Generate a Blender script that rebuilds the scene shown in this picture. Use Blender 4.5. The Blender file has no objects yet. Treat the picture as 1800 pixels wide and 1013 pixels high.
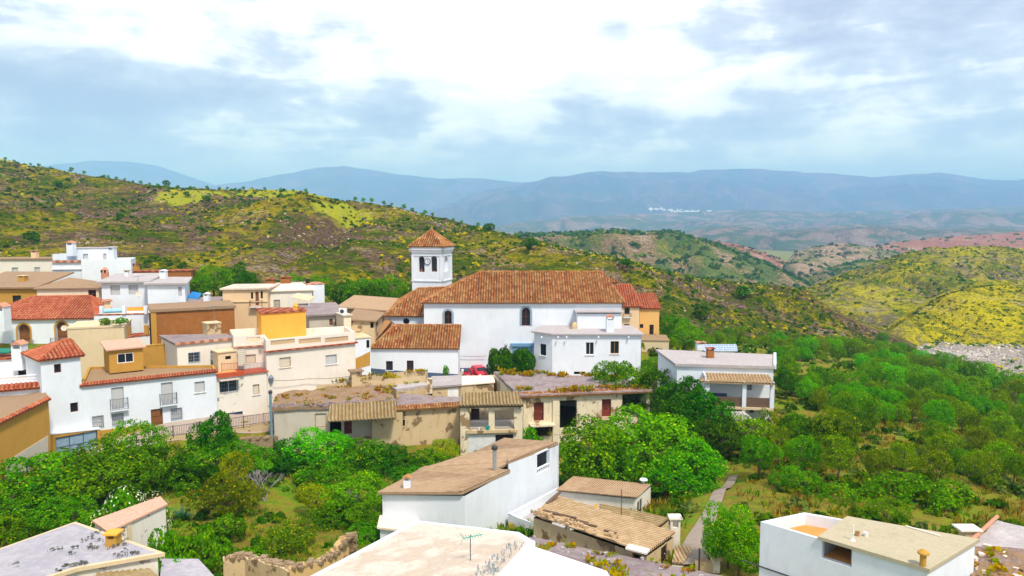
import bpy, math, random
import numpy as np
from mathutils import Vector, noise
from mathutils.geometry import tessellate_polygon
R = math.radians
sc = bpy.context.scene
col = sc.collection
# ------------------------------------------------------------------ camera, world, sun, exposure
F, CX, CY, CAMZ, PITCH = 1285.0, 900.0, 506.5, 21.0, R(5.0)
cd = bpy.data.cameras.new('camera'); cam = bpy.data.objects.new('camera', cd); col.objects.link(cam)
cam.location = (0, 0, CAMZ); cam.rotation_euler = (R(90) - PITCH, 0, 0)
cd.sensor_width = 36; cd.lens = 36 * F / 1800; cd.clip_start = .5; cd.clip_end = 90000
sc.camera = cam
sc.view_settings.view_transform = 'Standard'; sc.view_settings.look = 'None'
sc.view_settings.exposure = 0.50; sc.view_settings.gamma = 1
SUN_EL, SUN_AZ = R(57), R(150)      # azimuth clockwise from +Y: behind the camera, to the right
w = bpy.data.worlds.new('World'); sc.world = w; w.use_nodes = True
def world():
    nt = w.node_tree; N = nt.nodes; L = nt.links; N.clear()
    out = N.new('ShaderNodeOutputWorld')
    sky = N.new('ShaderNodeTexSky'); sky.sky_type = 'NISHITA'; sky.sun_disc = False
    sky.sun_elevation = SUN_EL; sky.sun_rotation = SUN_AZ; sky.air_density = 1.2; sky.dust_density = 1.0
    b1 = N.new('ShaderNodeBackground'); b1.inputs[1].default_value = .12; L.new(sky.outputs[0], b1.inputs[0])
    tc = N.new('ShaderNodeTexCoord')
    def mapn(scale, rot=(0, 0, 0), loc=(0, 0, 0)):
        m = N.new('ShaderNodeMapping'); m.inputs['Scale'].default_value = scale; m.inputs['Rotation'].default_value = rot
        m.inputs['Location'].default_value = loc; L.new(tc.outputs['Generated'], m.inputs[0]); return m
    def nz(m, s, d, r=.6, dist=0):
        n = N.new('ShaderNodeTexNoise'); n.inputs['Scale'].default_value = s; n.inputs['Detail'].default_value = d
        n.inputs['Roughness'].default_value = r; n.inputs['Distortion'].default_value = dist; L.new(m.outputs[0], n.inputs[0]); return n.outputs[0]
    def mth(op, a, b=0., c=None):
        n = N.new('ShaderNodeMath'); n.operation = op
        for i, x in enumerate([a, b] + ([c] if c is not None else [])):
            if isinstance(x, (int, float)): n.inputs[i].default_value = x
            else: L.new(x, n.inputs[i])
        return n.outputs[0]
    def ramp(x, pts):
        r = N.new('ShaderNodeValToRGB'); e = r.color_ramp.elements
        while len(e) < len(pts): e.new(.5)
        for i, (p, c) in enumerate(pts): e[i].position = p; e[i].color = (*c, 1)
        L.new(x, r.inputs[0]); return r.outputs[0]
    sep = N.new('ShaderNodeSeparateXYZ'); L.new(tc.outputs['Generated'], sep.inputs[0])
    el = sep.outputs[2]
    def blob(px, py, sx, sz, amp):       # a brighter or darker bank of cloud in one direction of the sky
        x = (px - CX) / F; z = -(py - 394) / F
        dx = mth('DIVIDE', mth('SUBTRACT', sep.outputs[0], x), sx); dz = mth('DIVIDE', mth('SUBTRACT', el, z), sz)
        r2 = mth('ADD', mth('MULTIPLY', dx, dx), mth('MULTIPLY', dz, dz))
        return mth('MULTIPLY', mth('POWER', 2.718, mth('MULTIPLY', r2, -1.)), amp)
    big = nz(mapn((1, 1, 2.3), (0, R(6), 0), (.3, .1, .2)), 4.0, 7, .6, .35)
    streak = nz(mapn((1, 1, 4.6), (0, R(-16), 0), (1.7, .2, .4)), 5.0, 8, .6, .5)
    puff = nz(mapn((1, 1, 1.5), (0, 0, 0), (.5, .4, .1)), 13, 7, .6, .2)
    s = mth('ADD', mth('MULTIPLY', big, .62), mth('MULTIPLY', streak, .62))
    s = mth('ADD', s, mth('MULTIPLY', mth('SUBTRACT', puff, .5), .42)); s = mth('ADD', s, .12)
    for bl in [(560, 40, .42, .075, .17), (960, 150, .28, .07, .13), (330, 80, .2, .05, .05), (1260, 170, .22, .04, .10),
               (1120, 20, .12, .03, .10), (60, 130, .16, .12, -.12), (620, 200, .5, .035, -.10), (1480, 60, .2, .07, -.08),
               (1300, 290, .38, .022, .05), (1000, 225, .2, .02, -.03), (1650, 160, .25, .06, .03)]:
        s = mth('ADD', s, blob(*bl))
    cc = ramp(s, [(.55, (.62, .60, .74)), (.67, (.82, .81, .96)), (.76, (1.08, 1.06, 1.2)), (.84, (1.7, 1.6, 1.6)), (.95, (2.2, 2.05, 2.0))])
    # clear, pale blue air low over the horizon with puffs of cumulus
    low = ramp(mth('ADD', mth('MULTIPLY', el, 5.5), mth('MULTIPLY', puff, .9)), [(.46, (.50, .66, 1.05)), (.58, (.72, .82, 1.1)), (.66, (1.35, 1.3, 1.35))])
    mx = N.new('ShaderNodeMix'); mx.data_type = 'RGBA'
    L.new(ramp(el, [(.035, (0, 0, 0)), (.11, (1, 1, 1))]), mx.inputs[0]); L.new(low, mx.inputs[6]); L.new(cc, mx.inputs[7])
    b2 = N.new('ShaderNodeBackground'); b2.inputs[1].default_value = .66; L.new(mx.outputs[2], b2.inputs[0])
    ms = N.new('ShaderNodeMixShader'); ms.inputs[0].default_value = .88
    L.new(b1.outputs[0], ms.inputs[1]); L.new(b2.outputs[0], ms.inputs[2]); L.new(ms.outputs[0], out.inputs[0])
world()
sd = bpy.data.lights.new('sun', 'SUN'); sun = bpy.data.objects.new('sun', sd); col.objects.link(sun)
sd.energy = 3.5; sd.angle = R(8); sd.color = (1, .90, .81)
sun.rotation_euler = Vector((-math.sin(SUN_AZ) * math.cos(SUN_EL), -math.cos(SUN_AZ) * math.cos(SUN_EL), -math.sin(SUN_EL))).to_track_quat('-Z', 'Y').to_euler()
cy = sc.cycles
cy.use_denoising = True; cy.max_bounces = 6; cy.diffuse_bounces = 3; cy.transmission_bounces = 3; cy.volume_bounces = 4
cy.transparent_max_bounces = 8; cy.caustics_reflective = False; cy.caustics_refractive = False

# ------------------------------------------------------------------ pixels to metres
CP, SP = math.cos(PITCH), math.sin(PITCH)
def ray(px, py):
    a, b = (px - CX) / F, -(py - CY) / F
    return Vector((a, CP + b * SP, -SP + b * CP))
def W(px, py, d, z=None):
    r = ray(px, py); p = Vector((0, 0, CAMZ)) + r * (d / r.y)
    if z is not None: p.z = z
    return p
def Z(px, py, z):
    r = ray(px, py); t = (z - CAMZ) / r.z
    return Vector((0, 0, CAMZ)) + r * t
rnd = random.Random(7)
HAZE_D, HAZE_C = 1.85e-4, (.29, .52, 1, 1)

# ------------------------------------------------------------------ materials
class NT:
    def __init__(s, name):
        s.m = bpy.data.materials.new(name); s.m.use_nodes = True; s.t = s.m.node_tree; s.N = s.t.nodes; s.L = s.t.links
        s.b = s.N['Principled BSDF']; s.tc = s.N.new('ShaderNodeTexCoord')
    def mp(s, scale=(1, 1, 1), rot=(0, 0, 0), src='Object'):
        m = s.N.new('ShaderNodeMapping'); m.inputs['Scale'].default_value = scale; m.inputs['Rotation'].default_value = rot
        s.L.new(s.tc.outputs[src], m.inputs[0]); return m.outputs[0]
    def noise(s, v, sc_, d=4, r=.6, dist=0):
        n = s.N.new('ShaderNodeTexNoise'); n.inputs['Scale'].default_value = sc_; n.inputs['Detail'].default_value = d
        n.inputs['Roughness'].default_value = r; n.inputs['Distortion'].default_value = dist; s.L.new(v, n.inputs[0]); return n.outputs[0]
    def ramp(s, x, pts, interp='LINEAR'):
        r = s.N.new('ShaderNodeValToRGB'); e = r.color_ramp.elements; r.color_ramp.interpolation = interp
        while len(e) < len(pts): e.new(.5)
        for i, (p, c) in enumerate(pts): e[i].position = p; e[i].color = (*(c if isinstance(c, tuple) else (c, c, c)), 1)
        s.L.new(x, r.inputs[0]); return r.outputs[0]
    def mix(s, f, a, b, mode='MIX'):
        n = s.N.new('ShaderNodeMix'); n.data_type = 'RGBA'; n.blend_type = mode; n.clamp_factor = True
        for k, x in ((0, f), (6, a), (7, b)):
            if isinstance(x, tuple): n.inputs[k].default_value = (*x, 1)
            elif isinstance(x, (int, float)): n.inputs[k].default_value = x
            else: s.L.new(x, n.inputs[k])
        return n.outputs[2]
    def math(s, op, a, b=0.):
        n = s.N.new('ShaderNodeMath'); n.operation = op
        for i, x in enumerate((a, b)):
            if isinstance(x, (int, float)): n.inputs[i].default_value = x
            else: s.L.new(x, n.inputs[i])
        return n.outputs[0]
    def bump(s, h, dist=.02, st=.6):
        b = s.N.new('ShaderNodeBump'); b.inputs['Distance'].default_value = dist; b.inputs['Strength'].default_value = st
        s.L.new(h, b.inputs['Height']); s.L.new(b.outputs[0], s.b.inputs['Normal'])
    def done(s, c, rough=.85, spec=.25):
        if isinstance(c, tuple): s.b.inputs['Base Color'].default_value = (*c, 1)
        else: s.L.new(c, s.b.inputs['Base Color'])
        s.b.inputs['Roughness'].default_value = rough; s.b.inputs['Specular IOR Level'].default_value = spec
        return s.m
def plain(name, c, rough=.6, metal=0, var=.12):
    t = NT(name); n = t.noise(t.mp(), 5, 4); t.b.inputs['Metallic'].default_value = metal
    return t.done(t.mix(t.ramp(n, [(.35, 0.), (.65, 1.)]), tuple(x * (1 - var) for x in c), tuple(min(1, x * (1 + var)) for x in c)), rough)
def plaster(name, c, dirt=(.45, .38, .28), amt=.25, peel=0, under=(.34, .25, .15)):
    t = NT(name)
    big = t.noise(t.mp(), .35, 5, .65)
    st = t.noise(t.mp((1.0, 1.0, .28)), 1.5, 6, .68, .5)
    fine = t.noise(t.mp(), 9, 5, .7)
    base = t.mix(t.ramp(big, [(.35, 0.), (.7, 1.)]), c, tuple(x * .90 for x in c))
    d = t.ramp(st, [(.52, 0.), (.78, 1.)])
    base = t.mix(t.math('MULTIPLY', d, amt), base, dirt)
    base = t.mix(t.math('MULTIPLY', t.ramp(fine, [(.5, 0.), (.8, 1.)]), amt * .5), base, dirt)
    if peel:
        p = t.noise(t.mp(), .8, 7, .62, .3)
        base = t.mix(t.ramp(p, [(.62 - peel * .22, 0.), (.64 - peel * .22 + .02, 1.)]), base, t.mix(t.noise(t.mp(), 5, 4), under, tuple(x * .5 for x in under)))
    t.bump(fine, .02, .35)
    return t.done(base, .92, .1)
def tilem(name, cs, lichen=(.42, .33, .12), la=.25):
    t = NT(name)
    sep = t.N.new('ShaderNodeSeparateXYZ'); t.L.new(t.tc.outputs['UV'], sep.inputs[0])
    fx = t.math('FLOOR', sep.outputs[0]); fy = t.math('FLOOR', sep.outputs[1])
    cb = t.N.new('ShaderNodeCombineXYZ'); t.L.new(fx, cb.inputs[0]); t.L.new(fy, cb.inputs[1])
    wn = t.N.new('ShaderNodeTexWhiteNoise'); wn.noise_dimensions = '2D'; t.L.new(cb.outputs[0], wn.inputs[0])
    k = len(cs)
    c = t.ramp(wn.outputs[0], [(i / (k - 1 + .001), cs[i]) for i in range(k)])
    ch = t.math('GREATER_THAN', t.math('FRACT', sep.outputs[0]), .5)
    c = t.mix(t.math('MULTIPLY', ch, .8), c, tuple(x * .38 for x in cs[0]))  # channel tiles a darker brown, also standing in for shade between the covers
    c = t.mix(t.math('MULTIPLY', t.ramp(t.noise(t.mp(), .7, 5), [(.42, 0.), (.7, 1.)]), la), c, lichen)
    c = t.mix(t.math('MULTIPLY', t.ramp(t.noise(t.mp(), 7, 4, .7), [(.55, 0.), (.75, 1.)]), .5), c, (.16, .08, .04))
    return t.done(c, .9, .15)
def ground_like(name, cols, s1=.12, s2=1.3, s3=7, bumpd=.15, zs=1.):
    t = NT(name)
    v = t.mp((1, 1, zs))
    a = t.noise(v, s1, 6, .6, .4); b = t.noise(v, s2, 6, .65, .2); f = t.noise(v, s3, 5, .7)
    x = t.math('ADD', t.math('MULTIPLY', a, .5), t.math('MULTIPLY', b, .5))
    k = len(cols)
    c = t.ramp(x, [(.34 + .32 * i / (k - 1), cols[i]) for i in range(k)])
    c = t.mix(t.ramp(f, [(.35, 0.), (.7, .8)]), c, t.mix(f, cols[0], cols[-1]))
    t.bump(f, bumpd, .7)
    return t.done(c, .95, .1)
def hillm(name, green, yellow, soil, rock, s=1., yamt=0., samt=0.):
    t = NT(name); v = t.mp((1, 1, 1.6))
    big = t.noise(v, .012 / s, 6, .6, .5); med = t.noise(v, .06 / s, 7, .68, .3); fin = t.noise(v, .28 / s, 6, .75); ff = t.noise(v, 1.1 / s, 4, .75)
    c = t.mix(t.ramp(t.math('ADD', t.math('MULTIPLY', big, .3), t.math('MULTIPLY', med, .7)), [(.46 - samt, 0.), (.52 - samt, 1.)]), green, soil)
    yb = t.math('ADD', t.math('MULTIPLY', t.noise(v, .022 / s, 5, .6, .6), .45), t.math('MULTIPLY', fin, .55))
    c = t.mix(t.ramp(yb, [(.50 - yamt, 0.), (.60 - yamt, 1.)]), c, yellow)
    c = t.mix(t.ramp(t.math('ADD', t.math('MULTIPLY', med, .5), t.math('MULTIPLY', ff, .5)), [(.545, 0.), (.60, .85)]), c, rock)
    c = t.mix(t.ramp(ff, [(.38, .75), (.52, 0.)]), c, tuple(x * .35 for x in green))
    t.bump(t.math('ADD', fin, ff), 1.2 * s, .8)
    return t.done(c, .97, .0)
M = {}
M['white'] = plaster('white_plaster', (.76, .82, .90), (.50, .47, .42), .26)
M['whitedirty'] = plaster('stained_white_plaster', (.80, .80, .80), (.42, .34, .25), .4)
M['cream'] = plaster('cream_plaster', (.80, .70, .52), (.45, .32, .18), .3)
M['creamwhite'] = plaster('cream_white_plaster', (.80, .75, .67), (.5, .38, .22), .3)
M['peach'] = plaster('peach_plaster', (.80, .58, .36), (.5, .3, .15), .2)
M['beige'] = plaster('beige_render', (.70, .57, .37), (.4, .28, .15), .35)
M['ochre'] = plaster('ochre_render', (.52, .29, .06), (.25, .13, .04), .4)
M['apricot'] = plaster('apricot_render', (.80, .48, .17), (.5, .25, .08), .3)
M['orange'] = plaster('orange_render', (.86, .43, .07), (.5, .2, .04), .3)
M['tan'] = plaster('tan_earth_render', (.62, .48, .29), (.25, .16, .08), .5, .3, (.30, .20, .11))
M['ruin'] = plaster('old_peeling_render', (.76, .67, .50), (.36, .24, .12), .6, .32, (.40, .27, .14))
M['ruinwhite'] = plaster('old_whitewash', (.76, .72, .62), (.4, .28, .15), .5, .3, (.46, .34, .2))
M['peelwhite'] = plaster('peeling_whitewash', (.80, .76, .68), (.5, .4, .28), .4, .22, (.38, .33, .30))
M['greyrender'] = plaster('grey_render', (.58, .53, .45), (.3, .25, .18), .5)
M['stone'] = ground_like('rubble_stone', [(.16, .11, .07), (.32, .22, .13), (.42, .33, .22), (.22, .16, .1)], .9, 4, 12, .08)
M['bluegrey'] = plain('blue_grey_paint', (.07, .11, .19), .7)
M['greypaint'] = plain('grey_surround', (.28, .36, .46), .7)
M['portal'] = plain('blue_portal_paint', (.16, .32, .50), .7)
TC = [(.19, .065, .025), (.32, .105, .035), (.42, .17, .06), (.26, .075, .025), (.48, .27, .12), (.30, .11, .04)]
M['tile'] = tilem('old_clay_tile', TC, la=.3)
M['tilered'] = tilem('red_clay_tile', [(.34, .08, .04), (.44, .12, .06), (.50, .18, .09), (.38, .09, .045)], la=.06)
M['tilepink'] = tilem('pink_clay_tile', [(.6, .28, .18), (.68, .36, .25), (.55, .24, .15)], la=.1)
M['launa'] = ground_like('grey_launa_clay', [(.16, .12, .13), (.26, .22, .24), (.36, .32, .34), (.26, .18, .12)], .25, 1.6, 8, .05)
M['launamoss'] = ground_like('mossy_launa_clay', [(.30, .24, .24), (.20, .13, .10), (.30, .17, .04), (.20, .12, .03), (.34, .28, .26)], .35, 1.1, 6, .08)
M['launawhite'] = ground_like('pale_launa_clay', [(.46, .43, .44), (.36, .32, .33), (.54, .52, .51)], .3, 2, 9, .04)
M['terracefloor'] = ground_like('brown_terrace_floor', [(.30, .20, .11), (.36, .25, .15), (.24, .17, .1)], .4, 2.5, 9, .02)
M['pinkfloor'] = ground_like('pink_terrace_floor', [(.78, .62, .5), (.85, .72, .6), (.8, .66, .52)], .4, 2.5, 9, .01)
M['terracotta'] = ground_like('terracotta_floor', [(.62, .27, .07), (.70, .34, .12), (.58, .24, .06)], .5, 2.5, 9, .01)
M['brownroof'] = ground_like('brown_earth_roof', [(.24, .16, .10), (.36, .25, .16), (.30, .20, .12)], .3, 2, 8, .05)
M['creamroof'] = ground_like('cream_worn_roof', [(.62, .52, .42), (.50, .42, .34), (.72, .66, .58), (.56, .46, .36)], .3, .9, 6, .04)
def corrm(name, c1, c2, dirt):
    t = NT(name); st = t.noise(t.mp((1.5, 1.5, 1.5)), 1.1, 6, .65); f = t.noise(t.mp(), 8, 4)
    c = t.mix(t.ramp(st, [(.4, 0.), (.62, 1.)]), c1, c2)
    sp = t.N.new('ShaderNodeSeparateXYZ'); t.L.new(t.tc.outputs['UV'], sp.inputs[0]); c = t.mix(t.math('MULTIPLY', t.math('GREATER_THAN', t.math('FRACT', sp.outputs[0]), .5), .6), c, tuple(x * .6 for x in dirt)); c = t.mix(t.ramp(f, [(.5, 0.), (.8, .8)]), c, dirt)  # grooves coloured darker in place of wave shade; the fine speckle is dirt
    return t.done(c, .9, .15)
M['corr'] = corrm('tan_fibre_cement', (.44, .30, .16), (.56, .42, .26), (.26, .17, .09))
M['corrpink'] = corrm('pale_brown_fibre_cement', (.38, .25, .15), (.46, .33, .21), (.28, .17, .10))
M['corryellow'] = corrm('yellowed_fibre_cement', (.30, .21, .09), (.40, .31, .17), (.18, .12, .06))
M['tilepinkflat'] = plain('pink_slab', (.62, .36, .26), .8)
M['roofbrown'] = ground_like('pale_brown_roof_sheet', [(.34, .22, .13), (.44, .31, .2), (.38, .26, .16)], .3, 2, 8, .03)
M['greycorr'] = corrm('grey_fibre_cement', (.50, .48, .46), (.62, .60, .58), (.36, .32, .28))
def brickm(name, a, b, mo):
    t = NT(name); br = t.N.new('ShaderNodeTexBrick'); t.L.new(t.tc.outputs['UV'], br.inputs[0])
    br.inputs['Color1'].default_value = (*a, 1); br.inputs['Color2'].default_value = (*b, 1); br.inputs['Mortar'].default_value = (*mo, 1)
    br.inputs['Scale'].default_value = 1; br.inputs['Brick Width'].default_value = .28; br.inputs['Row Height'].default_value = .12; br.inputs['Mortar Size'].default_value = .012
    n = t.noise(t.mp(), .6, 6, .65)
    return t.done(t.mix(t.ramp(n, [(.4, 0.), (.7, .6)]), br.outputs[0], tuple(x * .55 for x in b)), .9, .1)
M['brick'] = brickm('red_brown_brick', (.36, .13, .03), (.44, .18, .05), (.22, .10, .04))
M['block'] = brickm('white_painted_block', (.78, .80, .82), (.72, .74, .77), (.5, .5, .5))
M['glass'] = NT('window_glass').done((.015, .02, .028), .12, .5)
M['dark'] = plain('dark_interior', (.035, .02, .015), .8)
M['woodred'] = plain('red_brown_wood', (.16, .035, .02), .6)
M['wood'] = plain('brown_wood', (.22, .09, .03), .6)
M['woodgold'] = plain('varnished_wood', (.34, .17, .05), .5)
M['beam'] = plain('weathered_beam', (.14, .09, .06), .8)
M['whiteframe'] = plain('white_frame', (.8, .8, .8), .5)
M['greyframe'] = plain('grey_frame', (.30, .33, .37), .5)
def shutm(name, c):
    t = NT(name); wv = t.N.new('ShaderNodeTexWave'); wv.bands_direction = 'Z'; wv.inputs['Scale'].default_value = 3.2
    t.L.new(t.mp(), wv.inputs[0]); t.bump(wv.outputs[1], .02, .6)
    return t.done(t.mix(t.ramp(wv.outputs[1], [(.0, .5), (.3, 0.)]), c, tuple(x * .6 for x in c)), .6)
M['shutter'] = shutm('grey_roller_shutter', (.55, .56, .57)); M['shutbeige'] = shutm('beige_roller_shutter', (.66, .60, .48))
M['bluedoor'] = plain('blue_painted_metal', (.08, .18, .42), .5); M['greyblue'] = plain('grey_blue_metal', (.25, .37, .50), .5)
M['iron'] = plain('dark_iron', (.06, .065, .075), .5, .3); M['irongrey'] = plain('grey_iron', (.22, .26, .33), .5, .3)
M['redfloor'] = plain('red_tiled_edge', (.45, .08, .03), .7); M['galv'] = plain('galvanised_metal', (.42, .48, .52), .45, .6)
M['bluepipe'] = plain('blue_grey_pipe', (.16, .27, .34), .5); M['tarp'] = plain('blue_tarpaulin', (.02, .20, .50), .5)
M['lightblue'] = plain('pale_blue_plastic', (.3, .62, .85), .4); M['panel'] = plain('solar_cell', (.14, .27, .48), .25)
M['redcar'] = plain('red_car_paint', (.55, .02, .05), .3); M['tyre'] = plain('black_rubber', (.02, .02, .02), .8)
M['greentarp'] = plain('green_canvas', (.02, .2, .14), .7); M['teal'] = plain('teal_plastic', (.02, .35, .28), .5)
M['bell'] = plain('bronze_bell', (.22, .10, .04), .5, .4); M['black'] = plain('black_paint', (.02, .02, .02), .5)
M['street'] = ground_like('street_paving', [(.34, .27, .23), (.42, .34, .29), (.36, .30, .26)], .4, 3, 12, .02)
M['path'] = ground_like('grey_gravel_track', [(.26, .22, .18), (.36, .31, .27), (.24, .18, .12)], .5, 3, 12, .05)
M['ground'] = ground_like('dry_grass_ground', [(.05, .14, .004), (.13, .24, .008), (.26, .24, .02), (.26, .14, .03), (.11, .22, .008), (.04, .12, .004)], .13, .8, 5, .12)
M['hill'] = hillm('scrub_hillside', (.06, .10, .006), (.30, .25, .004), (.13, .08, .05), (.32, .25, .21), 1., .01, .0)
M['hill2'] = hillm('broom_hillside', (.13, .17, .012), (.46, .41, .004), (.17, .14, .08), (.28, .25, .22), 1.3, .035, -.01)
M['hill2b'] = hillm('broom_spur', (.15, .19, .008), (.50, .43, .003), (.18, .15, .06), (.32, .29, .2), 1.3, .065, -.03)
M['hill3'] = hillm('far_scrub_hills', (.11, .17, .03), (.30, .27, .03), (.28, .19, .10), (.42, .34, .25), 3., .0, -.02)
M['hill4'] = hillm('distant_hills', (.07, .12, .04), (.16, .18, .06), (.25, .17, .12), (.34, .28, .22), 6., -.05, -.02)
M['mount'] = hillm('mountain_slopes', (.05, .08, .03), (.08, .10, .04), (.14, .10, .07), (.24, .19, .15), 22., -.05, -.03)
M['redsoil'] = hillm('red_ploughed_soil', (.34, .15, .09), (.40, .26, .13), (.38, .17, .11), (.48, .36, .26), 2.5, -.03)
M['palesoil'] = hillm('pale_soil', (.16, .18, .06), (.34, .29, .10), (.38, .26, .17), (.50, .42, .32), 2.5, 0)
M['yfield'] = hillm('yellow_green_field', (.24, .28, .02), (.42, .38, .01), (.22, .24, .03), (.36, .34, .06), .8, .04)
M['rockslope'] = hillm('pale_rocky_slope', (.30, .27, .24), (.28, .25, .08), (.40, .36, .33), (.62, .58, .55), .7, -.04)
M['snowhouse'] = plain('far_white_houses', (.85, .85, .85), .8)
def leafm(name, trans=.42):
    t = NT(name); at = t.N.new('ShaderNodeVertexColor'); at.layer_name = 'Col'
    oi = t.N.new('ShaderNodeObjectInfo')
    hs = t.N.new('ShaderNodeHueSaturation'); t.L.new(at.outputs[0], hs.inputs['Color'])
    t.L.new(t.math('ADD', t.math('MULTIPLY', oi.outputs['Random'], .04), .48), hs.inputs['Hue'])
    t.L.new(t.math('ADD', t.math('MULTIPLY', oi.outputs['Random'], .5), 1.05), hs.inputs['Value'])
    hs.inputs['Saturation'].default_value = 1.12
    t.done(hs.outputs[0], .8, .02)
    tr = t.N.new('ShaderNodeBsdfTranslucent'); t.L.new(hs.outputs[0], tr.inputs[0])
    ms = t.N.new('ShaderNodeMixShader'); ms.inputs[0].default_value = trans
    t.L.new(t.b.outputs[0], ms.inputs[1]); t.L.new(tr.outputs[0], ms.inputs[2]); t.L.new(ms.outputs[0], t.N['Material Output'].inputs[0])
    return t.m
M['leaf'] = leafm('leaf'); M['bark'] = plain('bark', (.14, .09, .06), .9)

M['whiteplain'] = plaster('bright_white_roof_paint', (.86, .85, .82), (.6, .55, .5), .2)
M['terracefloor2'] = ground_like('olive_grey_roof_felt', [(.42, .38, .26), (.50, .44, .31), (.38, .34, .24)], .3, 2.5, 9, .015)
M['launapale'] = ground_like('pale_blue_grey_clay', [(.40, .40, .47), (.34, .33, .38), (.48, .46, .50), (.36, .33, .34)], .4, 2, 9, .03)
M['tilepinkflat'] = plain('pink_slab', (.62, .36, .26), .8)
M['ochrepale'] = plaster('pale_ochre_earth', (.60, .42, .20), (.3, .2, .1), .4, .15, (.35, .23, .12))

# ------------------------------------------------------------------ mesh helpers
class MB:
    def __init__(s): s.v = []; s.f = []; s.uv = []
    def poly(s, pts, uv=None):
        i = len(s.v); s.v += [tuple(p) for p in pts]; s.f.append(tuple(range(i, i + len(pts)))); s.uv += uv if uv else [(0, 0)] * len(pts)
    def obox(s, o, a, b, c):       # corner + three edge vectors
        o, a, b, c = map(Vector, (o, a, b, c))
        if a.cross(b).dot(c) < 0: a, b = b, a
        la, lb, lc = a.length, b.length, c.length
        s.poly([o, o + b, o + a + b, o + a], [(0, 0), (lb, 0), (lb, la), (0, la)])
        s.poly([o + c, o + c + a, o + a + b + c, o + b + c], [(0, 0), (la, 0), (la, lb), (0, lb)])
        s.poly([o, o + a, o + a + c, o + c], [(0, 0), (la, 0), (la, lc), (0, lc)])
        s.poly([o + a, o + a + b, o + a + b + c, o + a + c], [(0, 0), (lb, 0), (lb, lc), (0, lc)])
        s.poly([o + a + b, o + b, o + b + c, o + a + b + c], [(0, 0), (la, 0), (la, lc), (0, lc)])
        s.poly([o + b, o, o + c, o + b + c], [(0, 0), (lb, 0), (lb, lc), (0, lc)])
    def box(s, c, sx, sy, sz):     # centre of the base
        s.obox((c[0] - sx / 2, c[1] - sy / 2, c[2]), (sx, 0, 0), (0, sy, 0), (0, 0, sz))
    def tube(s, p, q, r0, r1=None, n=8, cap=True):
        p, q = Vector(p), Vector(q); r1 = r0 if r1 is None else r1
        d = (q - p)
        if d.length < 1e-6: return
        d.normalize(); a = d.orthogonal().normalized(); b = d.cross(a)
        R0 = [p + (a * math.cos(t) + b * math.sin(t)) * r0 for t in [2 * math.pi * i / n for i in range(n)]]
        R1 = [q + (a * math.cos(t) + b * math.sin(t)) * r1 for t in [2 * math.pi * i / n for i in range(n)]]
        for i in range(n):
            j = (i + 1) % n; s.poly([R0[i], R0[j], R1[j], R1[i]])
        if cap: s.poly(R0[::-1]); s.poly(R1)
    def lathe(s, c, prof, n=10):   # prof: (radius, z)
        c = Vector(c)
        rings = [[c + Vector((r * math.cos(2 * math.pi * i / n), r * math.sin(2 * math.pi * i / n), z)) for i in range(n)] for r, z in prof]
        for k in range(len(rings) - 1):
            for i in range(n):
                j = (i + 1) % n; s.poly([rings[k][i], rings[k][j], rings[k + 1][j], rings[k + 1][i]])
        s.poly(rings[0][::-1]); s.poly(rings[-1])
    def slab(s, pts, t, lift=0.):  # polygon slab, pts top outline counter-clockwise from above
        pts = [Vector(p) + Vector((0, 0, lift)) for p in pts]
        lo = [p - Vector((0, 0, t)) for p in pts]
        uv = lambda P: [(p.x, p.y) for p in P]
        if len(pts) == 4:
            for tri in ((0, 1, 2), (0, 2, 3)): s.poly([pts[k] for k in tri], uv([pts[k] for k in tri])); s.poly([lo[k] for k in tri[::-1]])
        else: s.poly(pts, uv(pts)); s.poly(lo[::-1])
        for i in range(len(pts)):
            j = (i + 1) % len(pts); s.poly([lo[i], lo[j], pts[j], pts[i]], [(0, 0), ((pts[i] - pts[j]).length, 0), ((pts[i] - pts[j]).length, t), (0, t)])
    def build(s, name, mat, parent=None, off=None, smooth=False):
        me = bpy.data.meshes.new(name)
        o3 = Vector(off) if off is not None else Vector((0, 0, 0))
        me.from_pydata([tuple(Vector(p) - o3) for p in s.v], [], s.f); me.materials.append(mat)
        ul = me.uv_layers.new(name='UVMap'); ul.data.foreach_set('uv', np.array(s.uv, dtype=np.float32).ravel())
        if smooth: me.polygons.foreach_set('use_smooth', [True] * len(me.polygons))
        me.update(); o = bpy.data.objects.new(name, me); col.objects.link(o)
        if parent is not None: o.parent = parent
        return o
def tag(o, label=None, cat=None, group=None, kind=None):
    if label: o['label'] = label
    if cat: o['category'] = cat
    if group: o['group'] = group
    if kind: o['kind'] = kind
    return o
def thing(name, loc, label, cat, group=None):
    o = bpy.data.objects.new(name, None); o.empty_display_size = .5; col.objects.link(o); o.location = loc
    return tag(o, label, cat, group)
def copy_tree(o, parent=None):
    c = o.copy(); col.objects.link(c); c.parent = parent
    for ch in list(o.children): copy_tree(ch, c)
    return c
def offset_poly(pts, d):
    n = len(pts); out = []
    for i in range(n):
        p, a, b = pts[i], pts[i - 1], pts[(i + 1) % n]
        e1 = Vector((p.x - a.x, p.y - a.y)).normalized(); e2 = Vector((b.x - p.x, b.y - p.y)).normalized()
        n1 = Vector((e1.y, -e1.x)); n2 = Vector((e2.y, -e2.x)); m = n1 + n2
        if m.length < 1e-3: m = n1
        k = d / max(.3, m.normalized().dot(n1)); m = m.normalized() * k
        out.append(Vector((p.x + m.x, p.y + m.y, p.z)))
    return out
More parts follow.
